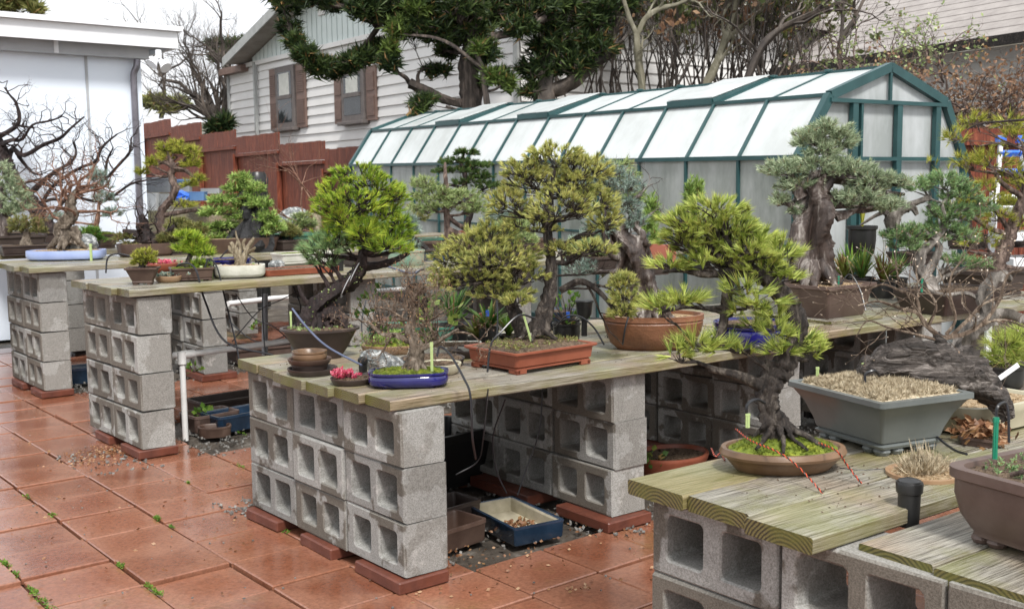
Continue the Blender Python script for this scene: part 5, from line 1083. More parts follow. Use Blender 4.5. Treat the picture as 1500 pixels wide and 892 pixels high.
# H3 pine at the right edge
c = Dp(1440, 432, 5.9); c = CAM+(c-CAM)*((ZF-CAM[2])/(c[2]-CAM[2])); t = bons('open-branched golden pine in dark pot at right edge', c); pot(t, .5, .34, .17, 'rect', 'rect', 'pot_dark', -.1, 0, 'soil', .93, .014, .06, loc=c); vw = Vw(c); br, fo = MB(), MB()
S, R = trunk(br, vw, [(1470, 415, 16), (1462, 392, 14), (1472, 365, 13), (1482, 340, 12), (1490, 315, 10), (1500, 290, 9), (1505, 250, 6), (1500, 220, 4)], n=14, rough=.1, ridges=.3)
for q in ([(1482, 345, 6), (1450, 335, 5), (1425, 318, 4), (1400, 300, 3)], [(1470, 375, 5), (1440, 372, 4), (1420, 368, 2)], [(1500, 290, 6), (1470, 270, 5), (1455, 250, 3), (1440, 225, 2)], [(1465, 390, 5), (1500, 395, 4), (1520, 390, 3)], [(1480, 340, 5), (1460, 310, 4), (1440, 290, 3), (1410, 235, 2)]): trunk(br, vw, q, n=8)
tips = twiggy(br, vw, [(1450, 335, -.6, .5), (1425, 318, -.6, .6), (1470, 270, -.3, .8), (1440, 372, -.7, .1), (1455, 250, -.5, .6), (1495, 300, .2, 1), (1440, 290, -.6, .6), (1480, 345, .7, .2)], 55, .004, 4, nchild=2, ang=.7); fo2 = MB()
blades(fo, tips[0], tips[1]+A_(0, 0, .5), 14, .05, .004, .6, .3)
crown(br, fo, vw, S, R, [(1395, 205, 18, 16, 10), (1425, 180, 20, 14, 10), (1450, 238, 28, 20, 20), (1415, 240, 20, 16, 12), (1484, 205, 22, 18, 16), (1440, 285, 24, 18, 16), (1490, 262, 22, 20, 16), (1462, 318, 20, 14, 12), (1438, 350, 24, 18, 14), (1480, 180, 20, 14, 10), (1495, 330, 14, 10, 8)], style=dict(n=18, L=.06, w=.004, spread=.6, along=.3), depthf=.9)
fin(t, br, fo, 'b_redgrey', 'n_gold')
# twisted deadwood behind the log planter
c = Dp(1440, 540, 3.9); c = CAM+(c-CAM)*((ZF-CAM[2])/(c[2]-CAM[2]))
# bromeliads
k = 0
for (u, v, d, m, lb, n, L) in ((1235, 432, 6.6, 'bromred', 'red-leaved bromeliad left of the row behind the thick juniper', 60, .2), (1262, 430, 6.5, 'leafgreen', 'green bromeliad in the middle of the row behind the thick juniper', 60, .22), (1292, 436, 6.4, 'bromred', 'dark red bromeliad at the right of the row by the split trunk', 60, .2), (1245, 425, 7.0, 'weed', 'bright green bromeliad at the back of the row by the greenhouse', 50, .24), (1310, 430, 6.8, 'strap', 'striped green bromeliad behind the split-trunk juniper', 50, .2)):
    strap(u, v, 0, n, L, .018, m, lb, d=d, pd=.16, ph=.1, spread=.8, name='bromeliad', cat='bromeliad', grp='bromeliads in a row by the greenhouse')
strap(1262, 375, 0, 46, .42, .012, 'n_gold', 'tall upright reed-like plant in front of the greenhouse door', d=7.2, potm='blackp', pd=.2, ph=.2, spread=.14, arch=.05, name='reed_plant')
# ================================================================ wet foreground bench
c = front_base(1146, 702, ZF, .2); t = bons('black pine with mossy exposed roots in an oval glazed brown pot, foreground', c)
top = pot(t, .325, .235, .062, 'oval', [(.75, 0), (.6, .1), (.35, .4), (.16, .62), (.0, .68), (-.05, .8), (0, .92), (.04, 1.0)], 'pot_oval', -.62, 0, 'moss', .9, .014, loc=c, z=c[2], mound=.03, n=72)
vw = Vw(c); br, fo = MB(), MB()
S, R = trunk(br, vw, [(1140, 652, 34), (1136, 630, 25), (1128, 605, 21), (1126, 580, 20), (1134, 555, 22), (1148, 535, 24), (1158, 505, 15), (1170, 482, 14), (1162, 455, 16), (1145, 430, 16), (1122, 408, 15), (1098, 396, 14), (1078, 392, 12), (1070, 412, 10), (1064, 440, 9), (1060, 468, 8), (1052, 495, 8), (1030, 512, 6)], n=18, rough=.14, ridges=.3)
for a, L_ in ((0.1, .1), (.7, .09), (1.3, .06), (2.1, .07), (3.2, .1), (3.9, .11), (4.6, .1), (5.1, .12), (5.5, .11), (5.9, .09)):
    b0 = vw.p(1140, 648); d = A_(math.cos(a), math.sin(a), 0); g0 = A_(c[0], c[1], top+.012); g1 = A_(b0[0], b0[1], top); pts = [g1+A_(0, 0, .075)+d*.012, g1+d*.035+A_(0, 0, .052), g1+d*L_*.6+A_(rng.normal(0, .006), rng.normal(0, .006), .036), g1+d*L_+A_(0, 0, .012)]
    tube(br, smooth_path(pts, 5), np.linspace(.011, .004, 16), 7, .15)
trunk(br, vw, [(1078, 392, 10), (1060, 400, 8), (1030, 402, 6), (1000, 396, 5), (970, 398, 3)], n=8, rough=.1); trunk(br, vw, [(1062, 450, 6), (1035, 452, 5), (1005, 450, 4), (965, 458, 3)], n=8); trunk(br, vw, [(1148, 520, 9), (1165, 525, 7), (1185, 528, 4)], n=8); trunk(br, vw, [(1098, 396, 10), (1080, 370, 8), (1060, 350, 6), (1040, 330, 4)], n=10, rough=.1); trunk(br, vw, [(1052, 495, 6), (1075, 515, 4), (1100, 512, 3)], n=7)
BT = dict(n=30, L=.03, w=.0028, spread=.42, along=.3, inner=.1); BL = dict(n=30, L=.046, w=.0028, spread=.42, along=.2); DENS = 1.65
crown(br, fo, vw, S, R, [(1045, 308, 44, 16, 34), (1012, 332, 40, 18, 34), (1062, 335, 45, 20, 38), (990, 322, 22, 12, 12), (1088, 352, 40, 16, 28), (1018, 362, 44, 16, 32, .05), (982, 388, 26, 10, 16), (1112, 350, 30, 14, 20), (1140, 372, 30, 18, 26), (1068, 376, 38, 12, 20), (1118, 392, 40, 14, 28), (1150, 402, 24, 12, 18), (1060, 352, 50, 20, 30, .07), (1035, 380, 34, 12, 20), (1000, 350, 34, 16, 20), (1100, 372, 30, 12, 16, -.05)], style=BT, tip_r=.001)
crown(br, fo, vw, S, R, [(1000, 440, 34, 12, 20), (966, 448, 18, 8, 9), (1090, 425, 26, 12, 8, -.05), (1112, 445, 26, 14, 11, -.04), (1135, 462, 22, 14, 10), (1018, 506, 30, 12, 12), (990, 518, 16, 12, 7), (1052, 508, 26, 12, 10), (1090, 512, 18, 8, 6), (1138, 486, 24, 16, 12, -.03), (1170, 500, 26, 16, 12), (1192, 516, 18, 12, 8), (1150, 512, 28, 8, 8), (1080, 458, 14, 10, 4), (1105, 478, 16, 10, 5)], style=BL, tip_r=.001)
fin(t, br, fo, 'b_pine', 'n_bright'); DENS = 2.0
for (pts, lab) in (([(1078, 628), (1100, 645), (1140, 662), (1172, 686), (1205, 722)], 'twisted red and black wire across the front of the oval moss pot'), ([(1200, 648), (1225, 660), (1240, 680), (1262, 708)], 'twisted red and black wire over the right rim of the oval moss pot'), ([(1042, 656), (1048, 668), (1056, 664), (1062, 674)], 'short curl of red and black wire left of the oval moss pot')):
    d0 = dep(Zp(pts[0][0], 690, ZF)); P = [Zp(u, v, ZF+(.085 if v < 665 and u > 1075 else (.045 if 665 <= v < 700 and u > 1075 else .004))) for u, v in pts]; S_ = smooth_path(P, 14); t2 = root('twisted_wire', lab, 'wire', P[-1], 'twisted guy wires')
    T_ = norm(np.gradient(S_, axis=0)); a_ = norm(np.cross(T_, A_(0, 0, 1))); b_ = np.cross(T_, a_); s_ = np.cumsum(np.r_[0, np.linalg.norm(np.diff(S_, axis=0), axis=1)])
    for q, mm in ((0, 'wirer'), (math.pi, 'blackp')):
        Sx = smooth_path(S_, 4); Tx = norm(np.gradient(Sx, axis=0)); ax = norm(np.cross(Tx, A_(0, 0, 1))); bx = np.cross(Tx, ax); sx = np.cumsum(np.r_[0, np.linalg.norm(np.diff(Sx, axis=0), axis=1)]); ph = sx*330+q
        mb = MB(); tube(mb, Sx+ax*(np.cos(ph)*.0014)[:, None]+bx*(np.sin(ph)*.0014)[:, None], .0013, 5); mb.build('red_strand' if mm == 'wirer' else 'black_strand', M[mm], t2)
# grey planter with log
cn, cl_, cr = Zp(1286, 671, ZF), Zp(1188, 641, ZF), None
ex = A_(math.cos(-.09), math.sin(-.09), 0); yw = -.26; ex = A_(math.cos(yw), math.sin(yw), 0); ey = A_(-ex[1], ex[0], 0)
Lg, Wg = .335, .39; cnr = Zp(1292, 592, ZF+.165); c = cnr+ex*Lg/2+ey*Wg/2; c[2] = ZF
t = bons('large flared grey planter with horizontal burl log and dried moss', c); top = pot(t, Lg, Wg, .165, 'rect', [(.42, 0), (.4, .05), (.46, .09), (.42, .12), (.37, .3), (.25, .6), (.08, .86), (0, .9), (0, 1.0)], 'pot_grey', yw, .022, 'dry_moss', .97, .02, .04, loc=c, z=c[2], mound=.03, feet='cloud')
vw = Vw(c); br = MB(); off = -.0
tube(br, smooth_path([vw.p(*q) for q in ((1266, 562), (1280, 545), (1310, 533), (1350, 533), (1390, 540), (1420, 552), (1445, 570), (1470, 592), (1482, 612))], 5), np.interp(np.linspace(0, 8, 41), range(9), [vw.px(x) for x in (10, 24, 34, 33, 27, 24, 20, 14, 5)]), 26, .09, .35)
trunk(br, vw, [(1395, 520, 22), (1415, 535, 26), (1440, 560, 22), (1462, 590, 14), (1476, 615, 7)], n=14, rough=.14, ridges=.6); trunk(br, vw, [(1385, 540, 20), (1382, 515, 16), (1378, 500, 11), (1372, 488, 7)], n=10, rough=.1)
br.build('trunk', M['b_log'], t, True, 60)
tw = MB(); T0 = []
limbs = [[(1380, 498, 8), (1360, 478, 7), (1345, 460, 6), (1320, 450, 5), (1285, 442, 3.5), (1255, 450, 2.5)], [(1378, 495, 7), (1350, 470, 5), (1345, 440, 4.5), (1320, 425, 4), (1295, 418, 3), (1270, 430, 2)], [(1382, 495, 8), (1410, 492, 7), (1440, 475, 6), (1462, 440, 5), (1475, 405, 4), (1495, 395, 3)], [(1385, 492, 6), (1400, 465, 5), (1388, 430, 4), (1395, 400, 3), (1410, 380, 2)], [(1375, 500, 6), (1340, 488, 4), (1300, 480, 3), (1270, 470, 2.4), (1255, 490, 1.6)], [(1390, 495, 6), (1420, 470, 5), (1440, 445, 4), (1490, 425, 3)], [(1360, 478, 5), (1370, 450, 4), (1360, 425, 3)], [(1440, 475, 4), (1470, 470, 3), (1500, 478, 2)]]
for lm in limbs:
    dzs = rng.uniform(-.05, .12); S, R = trunk(tw, vw, [(q[0]+rng.normal(0, 1.5), q[1]+rng.normal(0, 1.5), q[2]*.62, dzs*k/5) for k, q in enumerate(lm)], n=7, rough=.06)
    for j in range(6, len(S), 3):
        T0.append((S[j], norm(norm(np.gradient(S, axis=0)[j])+rng.normal(0, .7, 3)+A_(0, 0, .3)), max(R[j]*.45, .0009)))
A, B, ra, rb, tips = ramify(np.array([a[0] for a in T0]), np.array([a[1] for a in T0]), .085, np.array([a[2] for a in T0]), 3, kseg=3, nchild=2, wander=.2, ang=.7, shrink=.7, rshrink=.75, up=.05, taper=.75); sticks(tw, A, B, np.maximum(ra, .0008), np.maximum(rb, .0007), 4)
tw.build('branches', M['b_twig'], t); mb = MB(); blades(mb, tips[0], tips[1], 2, .007, .0045, .4, .3, quad=True); mb.build('foliage', M['n_buds'], t)
stake(1197, 564, 26, 0, 'stake', 'pale lime stake just inside the grey planter\'s left rim', d=dep(c)+.07, w=.008); stake(1265, 552, 20, 0, 'stake', 'lime stake stub at the thick end of the burl log', d=dep(c)+.02, w=.01)
# tan dish with dry grass
c = front_base(1352, 722, .664, .15); t, tp = ring_pot('dry pale grass clump in a small shallow tan dish', 'grass plant', c, .185, .036, 'pot_tan', [(.9, 0), (.5, .3), (.15, .65), (.0, .75), (0, 1.0)], 'soil_tan', name='dry_grass_plant', grp='small potted plants', rim=.01)
mb = MB(); k = 170; P = c+A_(0, 0, .034)+np.column_stack([rng.normal(0, .025, k), rng.normal(0, .02, k), np.zeros(k)]); blades(mb, P, (P-c)*A_(9, 9, 0)+A_(0, 0, .9), 4, .05, .0028, .5, .0, quad=True); k = 26; P = c+A_(0, 0, .034)+np.column_stack([rng.normal(-.008, .015, k), rng.normal(0, .012, k), np.zeros(k)]); blades(mb, P, np.tile(A_(-.1, 0, 1), (k, 1)), 2, .085, .004, .2, .0, quad=True); mb.build('grass_blades', M['dry_moss'], t)
# brown rectangular pot at the right edge
ZR = .664; cl = Zp(1420, 800, ZR); yw = -.12; ex = A_(math.cos(yw), math.sin(yw), 0); ey = A_(-ex[1], ex[0], 0); Lb, Wb = .44, .31; yw = -.18
ex = A_(math.cos(yw), math.sin(yw), 0); ey = A_(-ex[1], ex[0], 0); c = Zp(1376, 680, ZR+.165)+ex*Lb/2-ey*Wb/2; c[2] = ZR
t = bons('brown rectangular pot of moss with curled feet at right frame edge', c, 'pot', 'planted_pot', None); top = pot(t, Lb, Wb, .165, 'rect', [(.28, 0), (.28, .04), (.24, .1), (.13, .3), (.06, .6), (.06, .82), (0, .86), (0, 1.0)], 'pot_purple', yw, .02, 'soil', .93, .022, .16, loc=c, z=ZR, mound=.012, feet='cloud')
mb = MB(); k = 420; P = (np.column_stack([rng.uniform(-.18, .18, k), rng.uniform(-.12, .12, k), np.zeros(k)]) @ rotz(yw).T)+A_(c[0], c[1], top+.012); P = P[rng.random(k) < .35+.5*np.sin(P[:, 0]*40)**2]; blades(mb, P, np.tile(A_(0, 0, 1), (len(P), 1)), 7, .01, .003, 1.1); mb.build('moss', M['n_juniper'], t)
mb = MB(); tube(mb, smooth_path([A_(c[0], c[1], top+.012)+ex*(-.17)+ey*(.02), A_(c[0], c[1], top+.03)+ex*(-.15)-ey*.03, A_(c[0], c[1], top+.014)+ex*(-.11)-ey*.06], 6), .005, 8); mb.build('surface_root', M['b_redgrey'], t, True)
stake(1457, 672, 60, 0, 'stakeg', 'green stake feeding the brown mossy pot at the right frame edge', d=dep(c)-.02, w=.009)
hose([(1459, 610, dep(c)-.02), (1462, 595, dep(c)-.02), (1472, 590, dep(c)), (1477, 605, dep(c)), (1478, 648, dep(c))], .0032, 'hose', 'black hose looping from the green stake at the right frame edge')
# cream pot
c = Zp(1452, 632, ZF)+FH*.1; t = bons('shallow cream oval pot with gritty soil behind the log planter', c, 'pot', 'planted_pot', None); top = pot(t, .40, .27, .085, 'super', [(.4, 0), (.2, .1), (.04, .7), (0, .78), (0, 1.0)], 'pot_cream', -.1, 0, 'soil_tan', .9, .016, loc=c); vw = Vw(c); br, fo = MB(), MB()
S, R = trunk(br, vw, [(1405, 575, 14), (1412, 540, 16), (1405, 510, 15), (1425, 480, 17), (1448, 462, 14), (1440, 440, 14), (1448, 420, 11), (1470, 404, 8), (1482, 412, 4)], n=14, rough=.14, ridges=.6); trunk(br, vw, [(1440, 465, 12), (1470, 458, 10), (1500, 468, 8), (1525, 478, 5)], n=10, rough=.1, ridges=.4); trunk(br, vw, [(1435, 440, 6), (1415, 430, 4), (1385, 432, 3), (1360, 425, 2)], n=7); fin(t, br, None, 'b_grey', None)
fo, br = MB(), MB(); vw = Vw(Dp(1480, 520, 3.9)); S = np.array([vw.p(1475, 560), vw.p(1475, 530), vw.p(1478, 510)]); R = np.array([.006, .005, .003]); base = A_(*vw.p(1470, 570)[:2], ZF); t = bons('small pine sapling with spiky green needles behind the burl log', base, 'pine sapling', 'pine_sapling', None)
pot(t, .14, .14, .08, 'oval', 'straight', 'blackp', 0, 0, 'soil', .9, .005, loc=base, n=28); tube(br, [base+A_(0, 0, .07), vw.p(1475, 540), vw.p(1478, 505)], [.006, .005, .003], 6); crown(br, fo, vw, S, R, [(1470, 505, 22, 16, 12), (1490, 495, 20, 14, 10), (1465, 525, 22, 14, 10), (1492, 520, 20, 14, 10)], style=dict(n=30, L=.06, w=.0022, spread=.7, along=.3)); fin(t, br, fo, 'b_redgrey', 'n_bright')
mb = MB(); a, b = Dp(1464, 554, 3.05), Dp(1492, 534, 3.05); e = b-a; box(mb, (0, -.007, -.001), (1, .007, .001), M=np.stack([e, norm(np.cross(e, FH)), FH], 1), T=a); single('plant_tag', mb, M['tagw'], 'white plastic tag leaning across the burl log at the right edge', 'plant tag', 'small tags and labels')
t, tp = ring_pot('small purple square pot heaped with curled dead leaves', 'pot', Zp(1450, 668, ZR)+FH*.05, 0, .05, 'pot_purple', 'rect', 'soil', kind='rect', L=.13, W=.11, name='leaf_filled_pot', yaw=.3, grp='small potted plants')
mb = MB(); k = 150; P = Zp(1450, 668, ZR)+FH*.05+A_(0, 0, .058)+rng.normal(0, 1, (k, 3))*A_(.035, .035, .012); blades(mb, P, rng.normal(0, 1, (k, 3))*A_(1, 1, .6), 2, .034, .018, .6, quad=True); mb.build('dead_leaves', M['leafdead'], t)
hose([(1373, 640, 3.0), (1385, 650, 2.95), (1400, 660, 2.85), (1416, 665, 2.78)], .0035, 'hose', 'short black hose running from the grey planter to the purple pot'); hose([(1230, 686, dep(Zp(1230, 686, ZF))), (1260, 689, dep(Zp(1260, 689, ZF))), (1300, 687, dep(Zp(1300, 687, ZF)))], .003, 'hose', 'black hose lying on planks between the oval pot and grey planter')

# ================================================================ middle bench
ZM = .91
c, vv = front_base(210, 418, ZM, .12), None; t = bons('tiny golden dwarf pine in a small dark rectangular pot at bench corner', c); top = pot(t, .175, .13, .095, 'rect', [(.42, 0), (.38, .08), (.4, .14), (.1, .85), (0, .9), (0, 1.0)], 'pot_brown', -.55, .008, 'soil', .9, .008, .05, loc=c); vw = Vw(c); br, fo = MB(), MB()
S, R = trunk(br, vw, [(208, 405, 7), (205, 396, 6), (210, 388, 5), (212, 378, 3)], n=8); NT = dict(n=22, L=.022, w=.0035, spread=.8, along=.5, inner=.3); crown(br, fo, vw, S, R, [(212, 372, 16, 8, 24), (203, 383, 10, 7, 14), (221, 382, 10, 7, 14), (212, 380, 14, 6, 14)], style=NT); fin(t, br, fo, 'b_pine', 'n_gold')
t, _ = ring_pot('terracotta bowl of pink succulents behind the tiny golden pine', 'succulent', front_base(232, 402, ZM, .14)+FH*.08, .19, .06, 'pot_terra', 'bowl', 'soil', name='succulent_plant', grp='small potted plants'); mb = MB(); P = front_base(232, 402, ZM, .14)+FH*.08+A_(0, 0, .06)+rng.normal(0, 1, (60, 3))*A_(.05, .04, .006); blades(mb, P, np.tile(A_(0, 0, 1), (60, 1)), 7, .02, .012, .9, .1, quad=True); mb.build('rosettes', M['pink'], t)
t, _ = ring_pot('shallow olive dish of blue-green succulents', 'succulent', front_base(247, 414, ZM, .1), .15, .035, 'pot_tan', 'bowl', 'soil', name='succulent_plant', grp='small potted plants'); mb = MB(); P = front_base(247, 414, ZM, .1)+A_(0, 0, .04)+rng.normal(0, 1, (40, 3))*A_(.035, .03, .005); blades(mb, P, np.tile(A_(0, 0, 1), (40, 1)), 7, .018, .01, .9, .1, quad=True); mb.build('rosettes', M['n_blue'], t)
c = front_base(281, 412, ZM, .16); t = bons('golden-green dwarf conifer on moss in brown rectangular pot', c); top = pot(t, .24, .18, .075, 'rect', 'rect', 'pot_brown', -.3, .006, 'moss', .93, .008, .08, loc=c); vw = Vw(c); br, fo = MB(), MB()
S, R = trunk(br, vw, [(276, 402, 7), (274, 390, 6), (278, 375, 5), (282, 360, 3)], n=8); crown(br, fo, vw, S, R, [(272, 345, 14, 7, 18), (285, 352, 16, 9, 24), (298, 370, 14, 9, 20), (268, 362, 12, 8, 12), (292, 386, 10, 8, 12), (283, 365, 14, 8, 16)], style=dict(n=20, L=.04, w=.004, spread=.6, along=.4, inner=.3)); fin(t, br, fo, 'b_pine', 'n_lime')
ring_pot('small brown flared pot beside the moss-topped rectangular pot', 'pot', front_base(303, 408, ZM, .1)+FH*.05, .14, .085, 'pot_brown', 'flare', 'soil'); ring_pot('blue glazed bowl behind the pale stump pot', 'pot', front_base(325, 408, ZM, .2)+FH*.15, .28, .1, 'pot_blue', 'bulge', 'soil')
c = front_base(352, 408, ZM, .16); t = bons('bare pale stump with stubby limbs in textured white oval pot', c); top = pot(t, .29, .2, .075, 'super', [(.3, 0), (.1, .12), (0, .3), (0, 1.0)], 'pot_white', -.5, .004, 'soil_tan', .93, .012, loc=c); vw = Vw(c); br = MB(); S, R = trunk(br, vw, [(352, 395, 11), (350, 382, 9), (346, 372, 7), (342, 362, 5), (338, 355, 3)], n=10, rough=.12, ridges=.4)
for q in ([(352, 390, 8), (358, 378, 7), (362, 366, 5), (368, 355, 4), (372, 348, 2)], [(346, 372, 5), (338, 368, 4), (336, 360, 3)], [(350, 378, 4), (352, 362, 3), (347, 348, 2), (345, 338, 1.5)], [(360, 372, 4), (370, 366, 3), (374, 362, 2)], [(358, 366, 4), (356, 356, 3), (360, 350, 2)], [(344, 366, 3), (348, 352, 2), (346, 346, 1.5)]): trunk(br, vw, q, n=8, rough=.08)
roots(br, vw.p(352, 393), .035, 6); fin(t, br, None, 'b_pale', None)
ring_pot('long shallow orange clay tray along the middle bench\'s front edge', 'tray', front_base(433, 402, ZM, .12)+FH*.04, 0, .035, 'pot_terra', 'tray', 'soil', kind='rect', L=.5, W=.2, yaw=.0, name='clay_tray')
rock(406, 392, ZM+.03, (.045, .035, .03), 'rock', 'small mossy rock on the long orange clay tray')
ring_pot('off-white trough with moss behind the orange clay tray', 'pot', front_base(436, 388, ZM, .14)+FH*.2, 0, .07, 'pot_white', 'rect', 'moss', kind='rect', L=.42, W=.2, yaw=.0, name='moss_trough')
cup(497, 396, ZM, .03, .08, 'black sprinkler cup at the end of the orange clay tray')
c = front_base(590, 390, ZM, .18); ring_pot('jade and cream glazed oval pot on the middle bench', 'pot', c, .3, .1, 'pot_jade', 'straight', 'soil_tan', L=.3, W=.2, kind='super'); ring_pot('slate blue tray of moss behind the jade glazed pot', 'tray', front_base(622, 386, ZM, .18)+FH*.2, 0, .06, 'pot_tray', 'rect', 'moss', kind='rect', L=.3, W=.2, yaw=0, name='moss_tray')
ring_pot('dark brown pot behind the leaning pine\'s trunk', 'pot', front_base(540, 394, ZM, .2)+FH*.12, 0, .09, 'pot_dark', 'rect', 'soil', kind='rect', L=.36, W=.2, yaw=0)
# silvery small shrub, tall staked juniper and cloud pine behind
def small_tree(label, u, v, z, tr, pads, bm, fm, st, pt=None, d=None, extra=None, dfix=None):
    P = Zp(u, v, z) if dfix is None else CAM+(Dp(u, v, dfix)-CAM)*1.0
    if dfix is not None: P = A_(P[0], P[1], z) if abs(P[2]-z) < .3 else CAM+(P-CAM)*((z-CAM[2])/(P[2]-CAM[2]))
    t = bons(label, P)
    if pt: pot(t, pt[0], pt[1], pt[2], pt[3], pt[4], pt[5], pt[6] if len(pt) > 6 else -.1, .0, pt[7] if len(pt) > 7 else 'soil', .92, .01, .08, loc=P)
    vw = Vw(P); br, fo = MB(), MB(); S, R = trunk(br, vw, tr, n=10, rough=.1, ridges=.3)
    for e in (extra or []): trunk(br, vw, e, n=7)
    if pads: crown(br, fo, vw, S, R, pads, style=st, depthf=.7)
    fin(t, br, fo, bm, fm); return t, vw
SS = dict(n=22, L=.04, w=.006, spread=.8, along=.6, inner=.3)
small_tree('pale silver-leaved shrub with bare lower stems', 615, 392, ZM, [(640, 385, 5), (632, 372, 4), (615, 355, 4), (600, 345, 3), (592, 335, 2)], [(592, 325, 18, 14, 34), (588, 345, 16, 12, 26), (600, 360, 16, 10, 18), (604, 335, 12, 12, 18)], 'b_dark', 'n_blue', SS, (.24, .18, .08, 'rect', 'rect', 'pot_dark'), dfix=7.6)
small_tree('tall bare-stemmed tree with wide pale green crown', 655, 362, ZM, [(657, 412, 8), (656, 370, 7), (655, 330, 6), (654, 290, 5), (653, 262, 4), (652, 238, 2)], [(640, 285, 34, 14, 34), (675, 290, 34, 14, 34), (655, 305, 45, 12, 34), (615, 300, 20, 14, 18), (700, 305, 22, 10, 18), (625, 270, 22, 12, 18)], 'b_redgrey', 'n_pale', SS, (.4, .28, .1, 'rect', 'rect', 'pot_brown'), dfix=8.3, extra=[[(657, 335, 5), (680, 345, 4), (700, 350, 3), (712, 348, 2)], [(646, 300, 3), (665, 325, 4), (690, 340, 6), (702, 365, 9)]])
t, vw = small_tree('dark cloud-pruned pine with layered flat pads before the greenhouse', 690, 360, ZM, [(688, 352, 8), (684, 330, 7), (690, 305, 6), (680, 280, 6), (682, 260, 5), (676, 240, 4), (680, 225, 2)], [(682, 224, 18, 6, 24), (668, 236, 26, 6, 30), (700, 242, 20, 5, 22), (672, 250, 34, 6, 30), (706, 258, 20, 5, 20), (718, 272, 26, 5, 26), (690, 266, 28, 5, 20), (612, 272, 12, 6, 10)], 'b_black', 'n_dark', dict(n=26, L=.035, w=.006, spread=.8, along=.5, inner=.4), (.45, .3, .1, 'rect', 'rect', 'pot_dark'), dfix=9.3)
br = MB(); A, B, ra, rb, tp_ = ramify([Vw(Dp(655, 300, 8.3)).p(654, 300)]*6, [RH*a+A_(0, 0, .9) for a in (-.8, -.5, .5, .8, 0.2, -.2)], .17, .004, 4, nchild=3); sticks(br, A, B, ra, rb, 3); 
small_tree('feathery blue-green juniper rising behind the tall yellow-green pine', 890, 360, .88, [(905, 380, 8), (900, 340, 7), (910, 310, 5), (905, 270, 4), (900, 245, 3)], [(900, 245, 26, 12, 24), (915, 262, 26, 14, 24), (885, 272, 24, 12, 20), (925, 285, 20, 12, 16), (900, 300, 30, 14, 24), (865, 365, 34, 18, 34), (880, 395, 22, 12, 20)], 'b_redgrey', 'n_pale', SS, (.4, .28, .1, 'rect', 'rect', 'pot_dark'), dfix=6.9)
small_tree('low juniper mound behind the left foliage of the tall pine', 740, 380, ZM, [(745, 375, 8), (742, 355, 6), (748, 340, 4)], [(735, 345, 30, 12, 30), (765, 350, 26, 12, 22), (750, 330, 24, 10, 20)], 'b_dark', 'n_pale', SS, (.35, .25, .1, 'rect', 'rect', 'pot_dark'), dfix=7.8)
small_tree('low green juniper behind the lime pine\'s right side', 625, 345, .9, [(600, 345, 6), (598, 330, 5), (602, 318, 4)], [(590, 315, 20, 8, 18), (612, 318, 20, 8, 18)], 'b_dark', 'n_olive', SS, (.35, .25, .1, 'rect', 'rect', 'pot_green'), dfix=9.0)

# ================================================================ rear bench
c = front_base(98, 382, ZM, .2); t = bons('red-brown twiggy tree gripping a rock in pale blue oval pot', c); top = pot(t, .56, .32, .075, 'super', [(.4, 0), (.15, .12), (0, .4), (0, .85), (0, 1.0)], 'pot_sky', -.62, .006, 'soil_tan', .92, .014, loc=c, mound=.01); vw = Vw(c); br = MB()
S, R = trunk(br, vw, [(100, 360, 24), (96, 350, 16), (90, 338, 13), (98, 325, 12), (108, 315, 10), (104, 300, 8), (108, 288, 6), (115, 275, 4)], n=14, rough=.14, ridges=.6); trunk(br, vw, [(110, 358, 12), (112, 345, 9), (108, 332, 8)], n=8, rough=.1); roots(br, vw.p(100, 360), .09, 7, 1.6); fin(t, br, None, 'b_maple', None)
br = MB(); st = [(108, 300, -.8, .4), (110, 290, .7, .7), (104, 300, -.3, 1), (112, 282, .5, .9), (100, 312, -1, .3), (110, 310, 1, .3), (115, 280, 0, 1), (96, 325, -1, .2), (112, 318, 1, .15), (105, 295, .9, .5), (108, 305, -.6, .7)]; tips = twiggy(br, vw, st, [52]*11, .013, 5, nchild=3, kseg=3, wander=.5, ang=.9, shrink=.66, rshrink=.6); br.build('twigs', M['b_red'], t)
mb = MB(); tt = np.linspace(0, 1, 2); rk_ = rock(122, 366, ZM+.07, (.12, .07, .07), 'rock', 'pale rough rock beneath the red-brown twiggy tree')
stake(134, 384, 26, 0, 'stake', 'lime stake leaning on the pale blue oval pot', d=dep(c)-.12, w=.016)
c = front_base(38, 378, ZM, .2)+FH*.3; small_tree('small green-topped tree with flared roots in black tray', 40, 372, ZM, [(40, 368, 16), (38, 355, 9), (40, 345, 6), (42, 335, 4)], [(38, 325, 24, 9, 34), (28, 335, 14, 6, 14), (55, 336, 14, 6, 14)], 'b_maple', 'n_olive', SS, (.42, .28, .08, 'rect', 'rect', 'pot_dark'), dfix=8.9)
small_tree('silver-green juniper cut by the left frame edge', 10, 352, ZM, [(0, 348, 18), (8, 330, 13), (2, 310, 9), (5, 290, 6), (0, 270, 4)], [(5, 250, 14, 12, 20), (22, 285, 22, 14, 34), (12, 268, 18, 12, 24), (30, 300, 20, 10, 24), (15, 308, 20, 12, 24), (-10, 290, 20, 20, 20)], 'b_jun', 'n_silver', dict(n=24, L=.04, w=.006, spread=.8, along=.6, inner=.4), (.6, .4, .14, 'rect', 'rect', 'pot_dark'), dfix=9.4)
